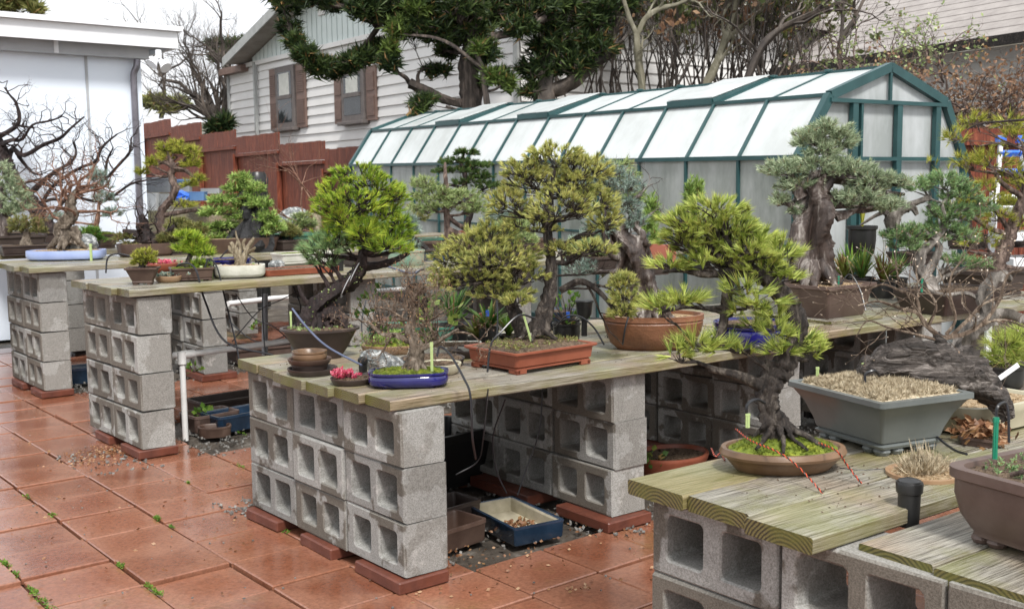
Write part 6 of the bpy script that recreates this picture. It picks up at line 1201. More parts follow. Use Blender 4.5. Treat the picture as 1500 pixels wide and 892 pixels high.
# large bare black tree
P = CAM+(Dp(60, 358, 9.9)-CAM); P = CAM+(P-CAM)*((.93-CAM[2])/(P[2]-CAM[2])); t = bons('large bare black-branched tree spreading in front of the white shed', P); pot(t, .6, .4, .12, 'rect', 'rect', 'pot_dark', -.1, 0, 'soil', .92, .012, .08, loc=P); vw = Vw(P); br = MB()
trunk(br, vw, [(70, 350, 20), (62, 325, 17), (52, 305, 15), (38, 285, 14), (22, 265, 14), (12, 245, 13), (5, 225, 11), (-5, 205, 9)], n=12, rough=.12, ridges=.3)
lm = [[(10, 240, 8), (20, 222, 7), (35, 228, 6), (60, 220, 5), (85, 200, 4), (105, 188, 3), (120, 172, 2)], [(2, 215, 8), (15, 208, 5), (30, 205, 4), (48, 190, 3), (70, 175, 2.4), (88, 168, 1.6)], [(40, 285, 7), (60, 262, 6), (85, 255, 5), (103, 240, 4), (108, 225, 3), (106, 205, 2)], [(0, 205, 7), (18, 182, 5), (20, 155, 4), (15, 138, 3), (5, 128, 2)], [(55, 310, 6), (80, 275, 5), (110, 245, 4), (135, 238, 4), (150, 215, 3), (168, 195, 2)], [(70, 330, 6), (100, 285, 5), (150, 265, 4.5), (175, 248, 4), (188, 222, 3), (192, 200, 2)], [(110, 280, 5), (150, 262, 4), (158, 235, 3), (165, 215, 2)], [(100, 285, 4), (150, 290, 3.6), (190, 270, 3), (220, 262, 2)], [(20, 222, 5), (30, 240, 4), (50, 250, 3), (62, 258, 2)], [(18, 182, 4), (30, 188, 3), (45, 185, 2)], [(60, 262, 4), (30, 270, 3), (10, 262, 2)], [(45, 300, 5), (75, 290, 4), (100, 300, 3), (120, 290, 2)]]
SS_ = []
for q in lm:
    S, R = trunk(br, vw, [(a+rng.normal(0, 3), b+rng.normal(0, 3), r_*.75, rng.normal(0, .05)) for a, b, r_ in q], k=5, n=7, rough=.08); R = R*.9; g_ = norm(np.gradient(S, axis=0))
    for j in range(5, len(S), 2): SS_.append((S[j], norm(g_[j]+rng.normal(0, .8, 3)*A_(1, 1, 1)+A_(0, 0, .4)), max(R[j]*.5, .0055)))
A, B, ra, rb, tips = ramify(np.array([a[0] for a in SS_]), np.array([a[1] for a in SS_]), .17, np.array([a[2] for a in SS_]), 4, kseg=3, nchild=2, wander=.5, ang=.75, shrink=.68, rshrink=.7, up=.12); sticks(br, A, B, ra, rb, 4); br.build('branches', M['b_black'], t)
small_tree('bright green shrub mound beside the pale blue pot', 130, 366, ZM, [(128, 362, 4), (128, 354, 3), (130, 348, 2)], [(128, 342, 20, 10, 34), (142, 350, 12, 8, 14), (114, 350, 10, 8, 12)], 'b_dark', 'n_shrub', SS, (.2, .2, .1, 'oval', 'straight', 'pot_dark'), dfix=9.0)
c = CAM+(Dp(154, 364, 9.6)-CAM); ring_pot('brown square pot of low moss near the shed downspout', 'pot', CAM+(c-CAM)*((ZM-CAM[2])/(c[2]-CAM[2])), 0, .13, 'pot_brown', 'rect', 'moss', kind='rect', L=.2, W=.2, yaw=-.6, mound=.03)
P = Dp(160, 340, 9.5); t_, v_ = small_tree('wispy blue juniper mixed with rusty twigs left of the downspout', 150, 362, ZM, [(140, 350, 5), (142, 325, 4), (145, 300, 3), (142, 275, 2)], [(143, 258, 14, 12, 18), (155, 290, 16, 10, 16), (165, 312, 18, 8, 16), (85, 318, 14, 6, 10), (150, 275, 14, 10, 12)], 'b_red', 'n_blue', SS, None, dfix=9.2)
c = front_base(213, 376, ZM, .2); t = bons('gnarled black stump tree with sparse grey twigs in brown oval pot', c); top = pot(t, .42, .28, .1, 'super', [(.3, 0), (.1, .2), (0, .9), (0, 1.0)], 'pot_brown', -.2, 0, 'soil_tan', .93, .012, loc=c); vw = Vw(c); br, fo = MB(), MB(); S, R = trunk(br, vw, [(215, 358, 18), (212, 345, 14), (208, 335, 11), (210, 325, 7), (206, 315, 4)], n=14, rough=.18, ridges=.6); trunk(br, vw, [(225, 355, 12), (235, 350, 8), (248, 338, 5), (255, 330, 3)], n=8); trunk(br, vw, [(205, 345, 8), (192, 340, 5), (180, 338, 3)], n=8)
twiggy(br, vw, [(206, 320, -.6, .9), (210, 322, .5, 1), (190, 340, -.8, .5), (245, 340, .8, .7), (200, 335, -.3, 1), (230, 345, .5, .9), (215, 330, .9, .5)], 30, .007, 4); crown(br, fo, vw, S, R, [(182, 348, 14, 8, 14), (250, 345, 14, 6, 10), (236, 350, 12, 8, 10), (190, 360, 12, 6, 8)], style=SS); fin(t, br, fo, 'b_black', 'n_olive')
small_tree('rounded bronze-green cypress bush', 270, 375, ZM, [(272, 372, 5), (272, 360, 4), (272, 350, 3)], [(262, 330, 18, 10, 34), (284, 335, 18, 10, 34), (250, 352, 20, 10, 30), (285, 352, 20, 10, 26), (268, 345, 24, 12, 34)], 'b_dark', 'n_olive', dict(n=24, L=.03, w=.008, spread=1, along=.6, inner=.4), (.3, .2, .1, 'rect', 'rect', 'pot_dark'), dfix=8.7)
c = front_base(352, 371, ZM, .22); t = bons('layered bright green spruce on jagged black rock in brown rectangular pot', c); top = pot(t, .58, .32, .12, 'rect', [(.25, 0), (.2, .2), (.02, .9), (0, 1.0)], 'pot_brown', -.05, 0, 'soil_tan', .95, .012, .15, loc=c); vw = Vw(c); br, fo = MB(), MB()
S, R = trunk(br, vw, [(362, 350, 5), (362, 320, 5), (360, 295, 4), (355, 270, 3), (352, 258, 2)], n=8); SP = dict(n=18, L=.045, w=.011, spread=.9, along=.6, inner=.3)
crown(br, fo, vw, S, R, [(354, 262, 14, 8, 24), (344, 275, 16, 7, 20), (372, 276, 16, 8, 22), (330, 292, 22, 7, 26), (360, 288, 14, 6, 12), (380, 298, 20, 9, 26), (318, 310, 24, 8, 30), (345, 315, 14, 8, 16), (392, 318, 18, 9, 24), (310, 335, 16, 7, 18), (330, 330, 18, 6, 18), (400, 332, 18, 8, 22), (385, 340, 14, 6, 12), (322, 348, 20, 6, 18), (352, 300, 12, 8, 12)], style=SP); fin(t, br, fo, 'b_black', 'n_spruce')
P = c+A_(0, 0, .12); mb = MB()
for (u, v, r_) in ((362, 352, 26), (372, 330, 20), (362, 305, 15), (358, 285, 11), (385, 352, 18), (345, 352, 18), (358, 272, 7), (378, 315, 10)):
    q = norm(rng.normal(0, 1, (60, 3))); pc = vw.p(u, v, .02)
    tube(mb, [pc-A_(0, 0, vw.px(r_)), pc-A_(0, 0, vw.px(r_*.4))+RH*rng.normal(0, .01), pc+A_(0, 0, vw.px(r_*.3)), pc+A_(0, 0, vw.px(r_))], [vw.px(r_*.9), vw.px(r_*.95), vw.px(r_*.7), vw.px(r_*.3)], 12, .22, .4)
mb.build('jagged_rock', M['blackrock'], t)
small_tree('tall curved-trunk pine with sparse golden tufts before the red fence', 235, 340, .93, [(238, 345, 9), (235, 325, 8), (238, 308, 8), (252, 290, 7), (256, 275, 7), (250, 258, 6), (254, 245, 6), (250, 235, 4)], [(222, 240, 9, 8, 12), (208, 252, 9, 6, 10), (265, 222, 16, 9, 22), (285, 225, 12, 9, 16), (240, 232, 14, 8, 12), (280, 240, 14, 8, 16), (290, 262, 10, 7, 12), (278, 270, 10, 6, 10), (240, 218, 9, 8, 12), (260, 210, 10, 6, 10), (270, 300, 16, 6, 12)], 'b_redgrey', 'n_gold', dict(n=20, L=.055, w=.006, spread=.7, along=.4, inner=.2), (.4, .3, .1, 'rect', 'rect', 'pot_dark'), dfix=10.2, extra=[[(254, 245, 5), (240, 238, 4), (228, 242, 3)], [(252, 248, 5), (272, 250, 4), (285, 262, 3)], [(250, 238, 4), (245, 222, 3), (238, 212, 2)], [(240, 315, 5), (270, 310, 4), (300, 306, 3)]])
small_tree('low spreading green spruce in black pot', 408, 362, ZM, [(400, 358, 7), (398, 348, 5), (400, 340, 3)], [(392, 330, 22, 7, 26), (412, 338, 18, 6, 20), (378, 338, 14, 6, 12)], 'b_dark', 'n_spruce', SP, (.5, .34, .13, 'rect', 'rect', 'pot_dark'), dfix=10.3)
for (u, v, d, L_, m, lab, so) in ((388, 366, 9.8, .45, 'pot_dark', 'black rectangular pot behind the spruce pot\'s right end', 'soil'), (436, 364, 9.8, .4, 'pot_green', 'dark green glazed pot of moss on the rear bench', 'moss'), (12, 362, 8.6, .4, 'pot_brown', 'brown rectangular pot at the left frame edge', 'soil'), (560, 352, 10.2, .5, 'pot_dark', 'dark pot behind the lime pine crown', 'soil'), (480, 360, 9.9, .35, 'pot_brown', 'brown pot among red twigs on the rear bench', 'soil'), (700, 360, 8.4, .4, 'pot_terra', 'terracotta pot behind the bare-stemmed tree', 'soil')):
    c = Dp(u, v, d); c = CAM+(c-CAM)*((ZM-CAM[2])/(c[2]-CAM[2])); ring_pot(lab, 'pot', c, 0, .13, m, 'rect', so, kind='rect', L=L_, W=.28, yaw=0.02)
# red willow twigs & yellow lichen stump
t, vw = small_tree('yellow-lichened stump with long red whip shoots', 462, 350, ZM, [(466, 345, 8), (464, 325, 8), (462, 308, 7), (468, 300, 5)], [], 'b_pale', 'n_gold', SS, (.3, .25, .1, 'rect', 'rect', 'pot_brown'), dfix=10.2); br = MB(); twiggy(br, vw, [(460, 330, -1, .4), (462, 310, -.8, .9), (460, 340, -.9, .1), (464, 305, -.2, 1), (455, 335, -1, .6)], 75, .008, 4, wander=.2, ang=.5, nchild=3); br.build('shoots', M['b_red'], t)
# storage along the fence
def bin_(u0, u1, vt, vb, d, m, lab, name, cat, taper=.9, lid=None, grp='plastic storage tubs by the fence'):
    P = Dp((u0+u1)/2, vb, d); t = root(name, lab, cat, P, grp); w_, h_ = (u1-u0)*d/F_, (vb-vt)*d/F_; pot(t, w_, w_*.7, h_, 'rect', [(.05, 0), (.0, .9), (-.02, .92), (-.02, 1)], m, math.atan2(RH[1], RH[0]), 0, None, .9, .01, .1, loc=P, name='tub')
    if lid: mb = MB(); box(mb, (-w_/2-.02, -w_*.36, h_), (w_/2+.02, w_*.36, h_+.04), M=rotz(math.atan2(RH[1], RH[0])), T=P, bev=.01); mb.build('lid', M[lid], t)
D0 = 12.5
bin_(218, 253, 265, 282, D0, 'greybin', 'grey storage tub with lid on top of the white bucket', 'storage_tub', 'storage tub', lid='greybin'); bin_(255, 280, 268, 281, D0, 'greybin', 'grey storage tub with blue lid behind the curved pine', 'storage_tub', 'storage tub', lid='bluebin'); bin_(273, 302, 281, 294, D0-.5, 'bluebin', 'blue storage tub on the stack by the fence', 'storage_tub', 'storage tub'); bin_(212, 232, 283, 308, D0-.2, 'bucket', 'white plastic bucket beside the shed corner', 'bucket', 'bucket'); bin_(233, 250, 284, 305, D0, 'bucket', 'second white bucket right of the shed corner bucket', 'bucket', 'bucket'); bin_(296, 324, 276, 284, D0+.3, 'greybin', 'grey round lid tub below the dark heap', 'storage_tub', 'storage tub')
P = Dp(265, 288, D0-.6); mb = MB(); tube(mb, [P-RH*.09, P-RH*.05, P, P+RH*.06, P+RH*.09], [.01, .05, .06, .05, .02], 12, .15); single('plastic_bag', mb, M['tagb'], 'bright blue plastic bag between white bucket and blue tub', 'plastic bag')
P = Dp(258, 330, D0); mb = MB(); box(mb, (-.45, -.25, 0), (.75, .3, P[2]*0+Dp(258, 308, D0)[2]), M=rotz(math.atan2(RH[1], RH[0])), T=(P[0], P[1], 0), bev=.01); single('wood_crate', mb, M['wood'], 'wooden crate under the tubs and buckets by the fence', 'crate')
P = Dp(378, 300, 13.0); P = A_(P[0], P[1], 0); H = Dp(378, 254, 13.0)[2]; t = root('waste_barrel', 'black plastic barrel in front of the red fence', 'barrel', P); mb = MB(); tube(mb, [P, P+A_(0, 0, H*.9), P+A_(0, 0, H*.96), P+A_(0, 0, H)], [.11, .125, .13, .1], 24); mb.build('body', M['blackp'], t, True, 40); mb = MB(); tube(mb, [P+A_(0, 0, H-.02), P+A_(0, 0, H+.015)], [.11, .09], 24); mb.build('lid', M['blackp'], t, True, 40)
# white hoop shelf at the right edge and folding ladder with blue caps
t = root('white_shelf_stand', 'white slatted shelf stand behind the pine at the right edge', 'shelf stand', A_(*Dp(1490, 420, 8.0)[:2], 0)); 
for k, v in enumerate((308, 345, 382)):
    mb = MB(); P = Dp(1500, v, 8.0); box(mb, (-.17, -.2, -.03), (.5, .2, .03), M=rotz(math.atan2(RH[1], RH[0])), T=P, bev=.004); mb.build('shelf_board', M['white'], t)
for dx in (-.15, .45):
    mb = MB(); P = Dp(1500, 300, 8.0); box(mb, (dx-.02, .16, -P[2]), (dx+.02, .2, .1), M=rotz(math.atan2(RH[1], RH[0])), T=P); mb.build('leg', M['white'], t)
t = root('stepladder', 'white stepladder with blue caps and steps behind the golden pine', 'ladder', A_(*Dp(1480, 400, 9.0)[:2], 0))
for (u, uu2) in ((1466, 1448), (1496, 1512)):
    mb = MB(); tube(mb, [Dp(u, 208, 9.0), Dp(uu2, 440, 9.0)], .022, 4); mb.build('rail', M['white'], t); mb = MB(); P = Dp(u, 204, 9.0); tube(mb, [P-A_(0, 0, .03), P+A_(0, 0, .01), P+A_(0, 0, .03)], [.045, .045, .02], 10); mb.build('cap', M['tagb'], t)
for v in (225, 252, 290): mb = MB(); tube(mb, [Dp(1462, v, 9.0), Dp(1500, v, 9.0)], .028, 4); mb.build('step', M['tagb' if v < 270 else 'white'], t)

# ================================================================ pipes, hoses and things under the benches
P0 = Zp(272, 645, 0); d = dep(P0)
t = root('pipe_stand', 'white plastic pipe on a stand running between front and middle benches', 'pipe', P0); top_ = A_(P0[0], P0[1], Dp(264, 518, d)[2]); mb = MB(); tube(mb, [P0, top_], .017, 12); mb.build('leg', M['pvc'], t, True); mb = MB(); tube(mb, [Dp(254, 520, d-.05), top_+A_(0, 0, .0), Dp(345, 510, d+.35), Dp(430, 498, d+.75), Dp(640, 470, d+1.8)], .018, 12); mb.build('rail', M['pvc'], t, True); mb = MB(); tube(mb, [top_-A_(0, 0, .05), top_+A_(0, 0, .02)], .025, 12); tube(mb, [top_-(top_-Dp(345, 510, d+.35))*.0, top_+norm(Dp(345, 510, d+.35)-top_)*.09], .025, 12); mb.build('tee_joint', M['pvc'], t, True)
mb = MB(); tube(mb, [Dp(334, 445, 7.9), Dp(400, 437, 8.3), Dp(640, 420, 9.4)], .02, 10); single('pvc_pipe', mb, M['pvc'], 'white pipe under the middle bench crossing behind tangled hoses', 'pipe', smooth=True)
mb = MB(); tube(mb, [Dp(388, 520, 7.2), Dp(388, 430, 7.2)], .02, 10); single('pipe_post', mb, M['greybin'], 'grey upright pipe among the tangled hoses', 'pipe', smooth=True)
c, L, W, yw = near_corner((754, 775), (679, 738), (828, 760), .075); c[2] = 0; t = root('glazed_tray', 'empty dark blue glazed rectangular pot lying under the front bench', 'pot', c); pot(t, L, W, .075, 'rect', [(.12, 0), (.06, .1), (.02, .86), (0, .9), (0, 1.0)], 'pot_tray', yw, 0, None, .9, .014, .03, inner='pot_inside', loc=c)
mb = MB(); P = c+A_(0, 0, .022)+rng.normal(0, 1, (160, 3))*A_(.05, .05, .004)-ey*.03; blades(mb, P, rng.normal(0, 1, (160, 3))*A_(1, 1, .4), 2, .02, .014, .5, quad=True); single('leaf_pile', mb, M['leafdead'], 'wet leaf scraps inside the blue glazed tray', 'leaves')['kind'] = 'stuff'
def floor_pot(u, v, L_, W_, h, m, lab, prof='rect', yaw=-.1, kind='rect', soil=None, tilt=None, z=0.0, name='empty_pot', up=0):
    c = Zp(u, v, z)+FH*W_/2; t = root(name, lab, 'pot', c, 'pots stored on the ground under benches'); pot(t, L_, W_, h, kind, prof, m, yaw, 0, soil, .85, .012, .12, loc=c); 
    if tilt: t.rotation_euler = tilt
    return t
floor_pot(655, 806, .26, .2, .09, 'pot_brown', 'brown rectangular pot on the ground by the front pier', 'tray', yaw=.1); floor_pot(655, 776, .24, .18, .1, 'pot_dark', 'dark rectangular pot behind the brown one by the front pier', 'tray', yaw=.1)
P = Zp(705, 718, 0); t = root('black_bin', 'large black plastic tub standing under the front bench', 'tub', P, 'pots stored on the ground under benches'); pot(t, .5, .36, .27, 'rect', [(.16, 0), (.02, .84), (-.04, .86), (-.04, 1)], 'blackp', .1, 0, None, .9, .012, .1, loc=P+A_(-.1, .25, 0), name='tub')
floor_pot(310, 642, .19, .14, .06, 'pot_brown', 'small brown oval pot on gravel beside the pipe leg', 'tray', kind='super', yaw=-.4); floor_pot(300, 632, .3, .22, .1, 'pot_purple', 'brown rectangular trough behind the small oval pot', 'tray', yaw=.1); floor_pot(345, 630, .42, .24, .1, 'pot_tray', 'blue-black rectangular pot under the middle bench', 'tray', yaw=.1); floor_pot(330, 605, .5, .25, .09, 'pot_dark', 'dark shallow rectangular pot at the back under the middle bench', 'tray', yaw=.05); floor_pot(990, 710, .4, .32, .12, 'pot_terra', 'orange round bowl of soil on the ground beyond the second pier', 'bowl', kind='oval', soil='soil'); floor_pot(118, 562, .26, .2, .12, 'pot_tray', 'blue pot between the rear and middle piers', 'tray'); floor_pot(118, 520, .26, .2, .14, 'pot_dark', 'dark pot on the ground behind the rear pier', 'rect'); floor_pot(380, 530, .6, .34, .12, 'pot_purple', 'long purple-brown trough behind the pipe rail', 'rect')
leafy(300, 625, 6.5, 16, 18, 26, 'weed', 'bright green weed growing by the white pipe leg', .04, .025, nb=2, potm=None, name='weed_plant', z=0.0); leafy(960, 690, 5.2, 14, 20, 14, 'leafgreen', 'straggly green weed beside the orange bowl under the bench', .04, .03, nb=2, potm=None, name='weed_plant'); leafy(285, 545, 7.6, 14, 8, 16, 'weed', 'low weed at the foot of the rear bench\'s second pier', .04, .02, nb=2, potm=None, name='weed_plant'); leafy(376, 482, 8.6, 16, 5, 16, 'weed', 'low green weed under the middle bench behind the hoses', .04, .02, nb=2, potm=None, name='weed_plant')
HZ = [([(385, 410, 6.8), (385, 470, 6.7), (392, 560, 6.6), (393, 585, 6.5)], .004, 'black hose hanging straight down from the middle bench'),
 ([(256, 405, 6.25), (262, 388, 6.2), (285, 392, 6.1), (300, 440, 6.1), (330, 500, 6.0), (400, 520, 5.9)], .006, 'thick black hose arching from the tiny pine pot and down'),
 ([(298, 402, 6.2), (305, 380, 6.2), (318, 392, 6.2), (330, 440, 6.2), (345, 500, 6.1), (352, 540, 6.0)], .005, 'black hose looping over the bench by the dark rectangular pot'),
 ([(322, 378, 6.5), (340, 363, 6.5), (360, 372, 6.4), (378, 385, 6.4), (386, 410, 6.5)], .004, 'thin black hose arching behind the pale stump pot'),
 ([(155, 400, 7.5), (158, 378, 7.5), (172, 372, 7.4), (195, 376, 7.3)], .006, 'black hose elbow between the rear and middle benches'),
 ([(335, 470, 7.2), (375, 500, 7.0), (420, 490, 6.9), (440, 455, 6.8), (430, 420, 6.7)], .004, 'black hose sagging in a loop under the middle bench'),
 ([(340, 500, 7.0), (380, 455, 7.0), (410, 440, 6.9), (440, 425, 6.9)], .0035, 'thin hose crossing diagonally under the middle bench'),
 ([(345, 430, 7.0), (370, 465, 7.0), (400, 478, 6.9), (425, 500, 6.9)], .0035, 'thin hose crossing the other way under the middle bench'),
 ([(428, 452, 4.4), (450, 480, 4.35), (480, 508, 4.3), (530, 535, 4.2)], .0045, 'blue-grey hose slanting in front of the round dark pot'),
 ([(530, 388, 6.6), (565, 390, 6.5), (600, 400, 6.4), (618, 395, 6.4), (636, 388, 6.3)], .006, 'slate blue hose along the middle bench by the jade pot'),
 ([(590, 440, 6.2), (602, 410, 6.2), (618, 395, 6.3), (640, 393, 6.3)], .006, 'dark hose curling up to the middle bench by the jade pot'),
 ([(536, 440, 5.6), (530, 470, 5.4), (532, 495, 5.2), (550, 530, 4.6)], .004, 'hose rising left of the stump maple'),
 ([(640, 522, 3.93), (645, 508, 3.93), (660, 520, 3.9), (680, 555, 3.86), (689, 580, 3.84), (692, 640, 3.86), (697, 672, 3.95)], .0042, 'black hose arching out of the cobalt pot and over the bench edge'),
 ([(783, 466, 4.25), (760, 462, 4.2), (735, 485, 4.16), (719, 505, 4.15), (714, 545, 4.15)], .0042, 'hose arching into the orange rectangular pot'),
 ([(728, 440, 5.0), (729, 470, 4.9), (727, 500, 4.8)], .0035, 'thin black hose upright behind the orange pot'),
 ([(740, 585, 4.2), (722, 640, 4.3), (728, 690, 4.35), (742, 722, 4.4)], .0032, 'thin hose hanging under the front bench to the blue tray'),
 ([(795, 565, 4.5), (790, 630, 4.5), (770, 690, 4.5), (758, 725, 4.5)], .0032, 'second thin hose curving down to the blue tray'),
 ([(715, 570, 4.0), (708, 640, 4.1), (700, 675, 4.2), (668, 695, 4.2)], .003, 'grey cord drooping across the black tub'),
 ([(815, 478, 5.0), (830, 463, 4.9), (850, 464, 4.8), (870, 480, 4.75), (885, 505, 4.72)], .004, 'black hose from the manifold to the carved pot'),
 ([(812, 480, 5.1), (828, 468, 5.0), (848, 470, 5.0)], .004, 'first small hose looping into the manifold'), ([(865, 466, 5.0), (885, 468, 5.0), (892, 480, 5.0), (890, 495, 5.0)], .004, 'small hose bending right of the manifold'),
 ([(912, 505, 4.72), (916, 480, 4.7), (922, 462, 4.72), (930, 460, 4.75), (936, 468, 4.8)], .0042, 'black hose over the carved oval pot\'s rim'),
 ([(1093, 608, 2.68), (1095, 592, 2.68), (1108, 585, 2.72), (1120, 590, 2.76)], .004, 'black hose bend feeding the lime stake in the moss pot'),
 ([(1230, 418, 5.5), (1245, 402, 5.5), (1260, 425, 5.45), (1268, 455, 5.4)], .004, 'black hose over the brown rectangular juniper pot\'s rim'),
 ([(1267, 560, 3.0), (1268, 548, 3.0), (1280, 543, 3.0), (1288, 550, 3.02)], .004, 'black hose bend at the thick end of the burl log')]
for pts, r_, lab in HZ: hose(pts, r_, 'hoseb' if 'blue' in lab and 'slate' in lab or 'blue-grey' in lab else 'hose', lab)
stake(1095, 626, 20, 0, 'stake', 'lime stake in the moss at the left rim of the oval pot', d=2.68, w=.01)
stake(296, 416, 26, 0, 'stake', 'lime stake by the moss-topped brown rectangular pot', d=6.2, w=.013); stake(212, 421, 26, 0, 'stake', 'lime stake against the tiny golden pine pot', d=6.08, w=.013); stake(372, 410, 24, 0, 'stake', 'lime stake against the textured white oval pot', d=6.45, w=.012); stake(478, 404, 18, 0, 'stake', 'lime stake at the right end of the orange clay tray', d=6.7, w=.012); stake(311, 408, 30, 0, 'stake', 'lime stake between the brown flared pot and the blue bowl', d=6.35, w=.012)
# ================================================================ trees and brush behind
DENS = 1.0; LIMB = .016
BGG = 'trees and shrubs beyond the greenhouse and fence'
def gz(P): P = np.array(P, float); P[2] = float(ground_z(P[0], P[1])); return P
def bgtree(name, label, cat, u, v, d, trunks, pads=None, bm='b_bg', fm='n_bg', st=None, tw=None, L=40, lv=4, rr=.03, leaf=None, dens=1.0, ang=.7, wander=.3, nchild=3, up=.1, shrink=.66, depthf=.9):
    global DENS
    P = gz(Dp(u, v, d)); t = root(name, label, cat, P, BGG); vw = Vw(Dp(u, v, d)); br, fo = MB(), MB(); S = R = None
    for k, q in enumerate(trunks):
        q = list(q)
        S1, R1 = trunk(br, vw, q, n=12, rough=.08, ridges=.3)
        if k: S, R = np.vstack([S, S1[2:]]), np.concatenate([R, R1[2:]])
        if k == 0: S, R = S1, R1; tube(br, [P-A_(0, 0, .1), (P+S1[0])/2+A_(0, 0, 0), S1[0]], [R1[0]*1.15, R1[0]*1.05, R1[0]], 10, .05) if P[2] < S1[0][2]-.05 else None
    if pads: DENS = dens; crown(br, fo, vw, S, R, pads, style=st, tip_r=.006, twig=.02, depthf=depthf)
    b = br.build('trunk', M[bm], t, True, 70)
    if tw:
        b2 = MB(); tips = twiggy(b2, vw, tw, [L*rng.uniform(.7, 1.2) for _ in tw], rr, lv, ang=ang, wander=wander, nchild=nchild, up=up, shrink=shrink); b2.build('branches', M[bm], t)
        if leaf:
            k = int(len(tips[0])*leaf[1]); sel = rng.choice(len(tips[0]), k, replace=k > len(tips[0])); blades(fo, tips[0][sel]+rng.normal(0, .03, (k, 3)), tips[1][sel], leaf[3] if len(leaf) > 3 else 3, leaf[2], leaf[2]*.5, 1.0, .5, quad=True)
    if fo.V: fo.build('crown', M[fm], t)
    return t
# left bare tree
sts = [(318+rng.uniform(-8, 8), 178, math.cos(a)*1.1, abs(math.sin(a))*1.0+.1, rng.uniform(-1.5, 1.5)) for a in np.linspace(.9, 3.0, 20)]
bgtree('bare_tree', 'broad leafless brown tree between white shed and house', 'tree', 322, 200, 29, [[(322, 210, 9), (320, 185, 8), (312, 160, 6), (300, 130, 4)], [(322, 195, 7), (335, 150, 5), (332, 110, 4), (325, 70, 3)], [(318, 190, 6), (290, 150, 4), (262, 120, 3)]], tw=sts+[(300, 130, -.4, 1), (330, 110, 0, 1), (265, 122, -.8, .6), (312, 150, -.9, .5), (326, 75, -.2, 1), (335, 130, .3, 1)], L=58, lv=6, rr=.05, bm='b_bg', ang=.6, wander=.26)
bgtree('bare_tree', 'thin bare branches above the shed light against the sky', 'tree', 250, 160, 36, [[(235, 190, 4), (240, 130, 3), (232, 90, 2)]], tw=[(240, 120, -.6, 1), (236, 95, -.3, 1), (242, 140, .5, 1), (238, 110, .6, 1), (233, 90, -.8, .8)], L=55, lv=4, rr=.04, nchild=2)
TS = dict(n=18, L=.3, w=.06, spread=1.0, along=.6)
bgtree('evergreen_tree', 'dark evergreen top just left of the house roof', 'tree', 335, 150, 40, [[(335, 160, 5), (336, 90, 3), (340, 55, 2)]], [(330, 66, 26, 10, 60), (345, 75, 26, 8, 50), (325, 84, 24, 8, 40), (362, 62, 12, 10, 20)], fm='n_cypress', st=TS)
bgtree('evergreen_shrub', 'green shrub between the shed corner and the picket fence', 'shrub', 235, 175, 34, [[(235, 180, 3), (235, 165, 2), (235, 155, 2)]], [(225, 150, 18, 12, 50), (245, 158, 16, 10, 40), (262, 152, 14, 10, 36)], fm='n_olive', st=TS)
bgtree('evergreen_shrub', 'dark shrub at the house\'s left corner behind the fence', 'shrub', 322, 195, 26, [[(322, 200, 3), (322, 192, 2), (322, 185, 2)]], [(318, 188, 14, 9, 40), (330, 182, 10, 10, 30)], fm='n_cypress', st=TS)
bgtree('evergreen_tree', 'evergreen tree top showing above the shed roof at far left', 'tree', 20, 90, 24, [[(20, 100, 8), (18, 40, 5), (15, 0, 3)]], [(10, 0, 26, 14, 70), (30, -8, 20, 10, 40), (0, 10, 16, 8, 30), (50, 12, 10, 5, 14)], fm='n_olive', st=TS)
# the big cypress in front of the house
CS = dict(n=20, L=.14, w=.03, spread=1.0, along=.9)
cy = [(420, 8, 22, 14, 26), (408, -8, 24, 12, 22), (424, 40, 16, 12, 26), (434, 62, 15, 12, 30), (448, 82, 18, 13, 40), (470, 96, 20, 12, 44), (492, 100, 18, 10, 36), (515, 92, 20, 13, 44), (535, 82, 22, 12, 44), (556, 72, 20, 14, 44), (570, 90, 16, 12, 30), (460, -6, 30, 14, 50), (500, 4, 32, 16, 60), (535, 14, 28, 18, 60), (560, 24, 26, 16, 50), (590, 8, 34, 22, 80), (630, 4, 36, 24, 80), (600, 40, 30, 18, 60), (640, 46, 34, 22, 70), (676, 8, 36, 28, 80), (690, 50, 30, 26, 60), (720, 20, 34, 30, 70), (655, 74, 20, 10, 26), (712, 80, 20, 18, 36), (745, 4, 34, 22, 60), (780, 10, 34, 20, 60), (760, 40, 26, 16, 34), (650, -24, 80, 20, 90), (540, -20, 60, 14, 60), (800, 30, 24, 16, 30), (735, 110, 16, 10, 16), (640, 100, 22, 6, 18)]
cy = [(u, v, a, b, int(n*1.0), rng.uniform(-.5, .5)) for u, v, a, b, n in cy]
bgtree('cypress_tree', 'big dark cypress hanging in front of the white house', 'tree', 692, 168, 15.5, [[(694, 170, 21), (690, 130, 19), (687, 95, 18), (692, 60, 16), (696, 20, 16), (700, -30, 12)], [(690, 60, 9), (640, 34, 7), (580, 16, 5), (500, 10, 5), (430, 0, 4)], [(690, 60, 10), (720, 55, 8), (765, 45, 7), (800, 25, 5)], [(684, 152, 9), (660, 148, 8), (630, 136, 9), (600, 122, 10)], [(612, 128, 4), (612, 110, 3), (620, 100, 2)], [(560, 30, 5), (530, 70, 4), (480, 95, 4), (440, 75, 3), (424, 35, 3)], [(700, 155, 7), (706, 120, 6), (712, 80, 4)]], cy, bm='b_trunk', fm='n_cypress', st=CS, dens=1.7)
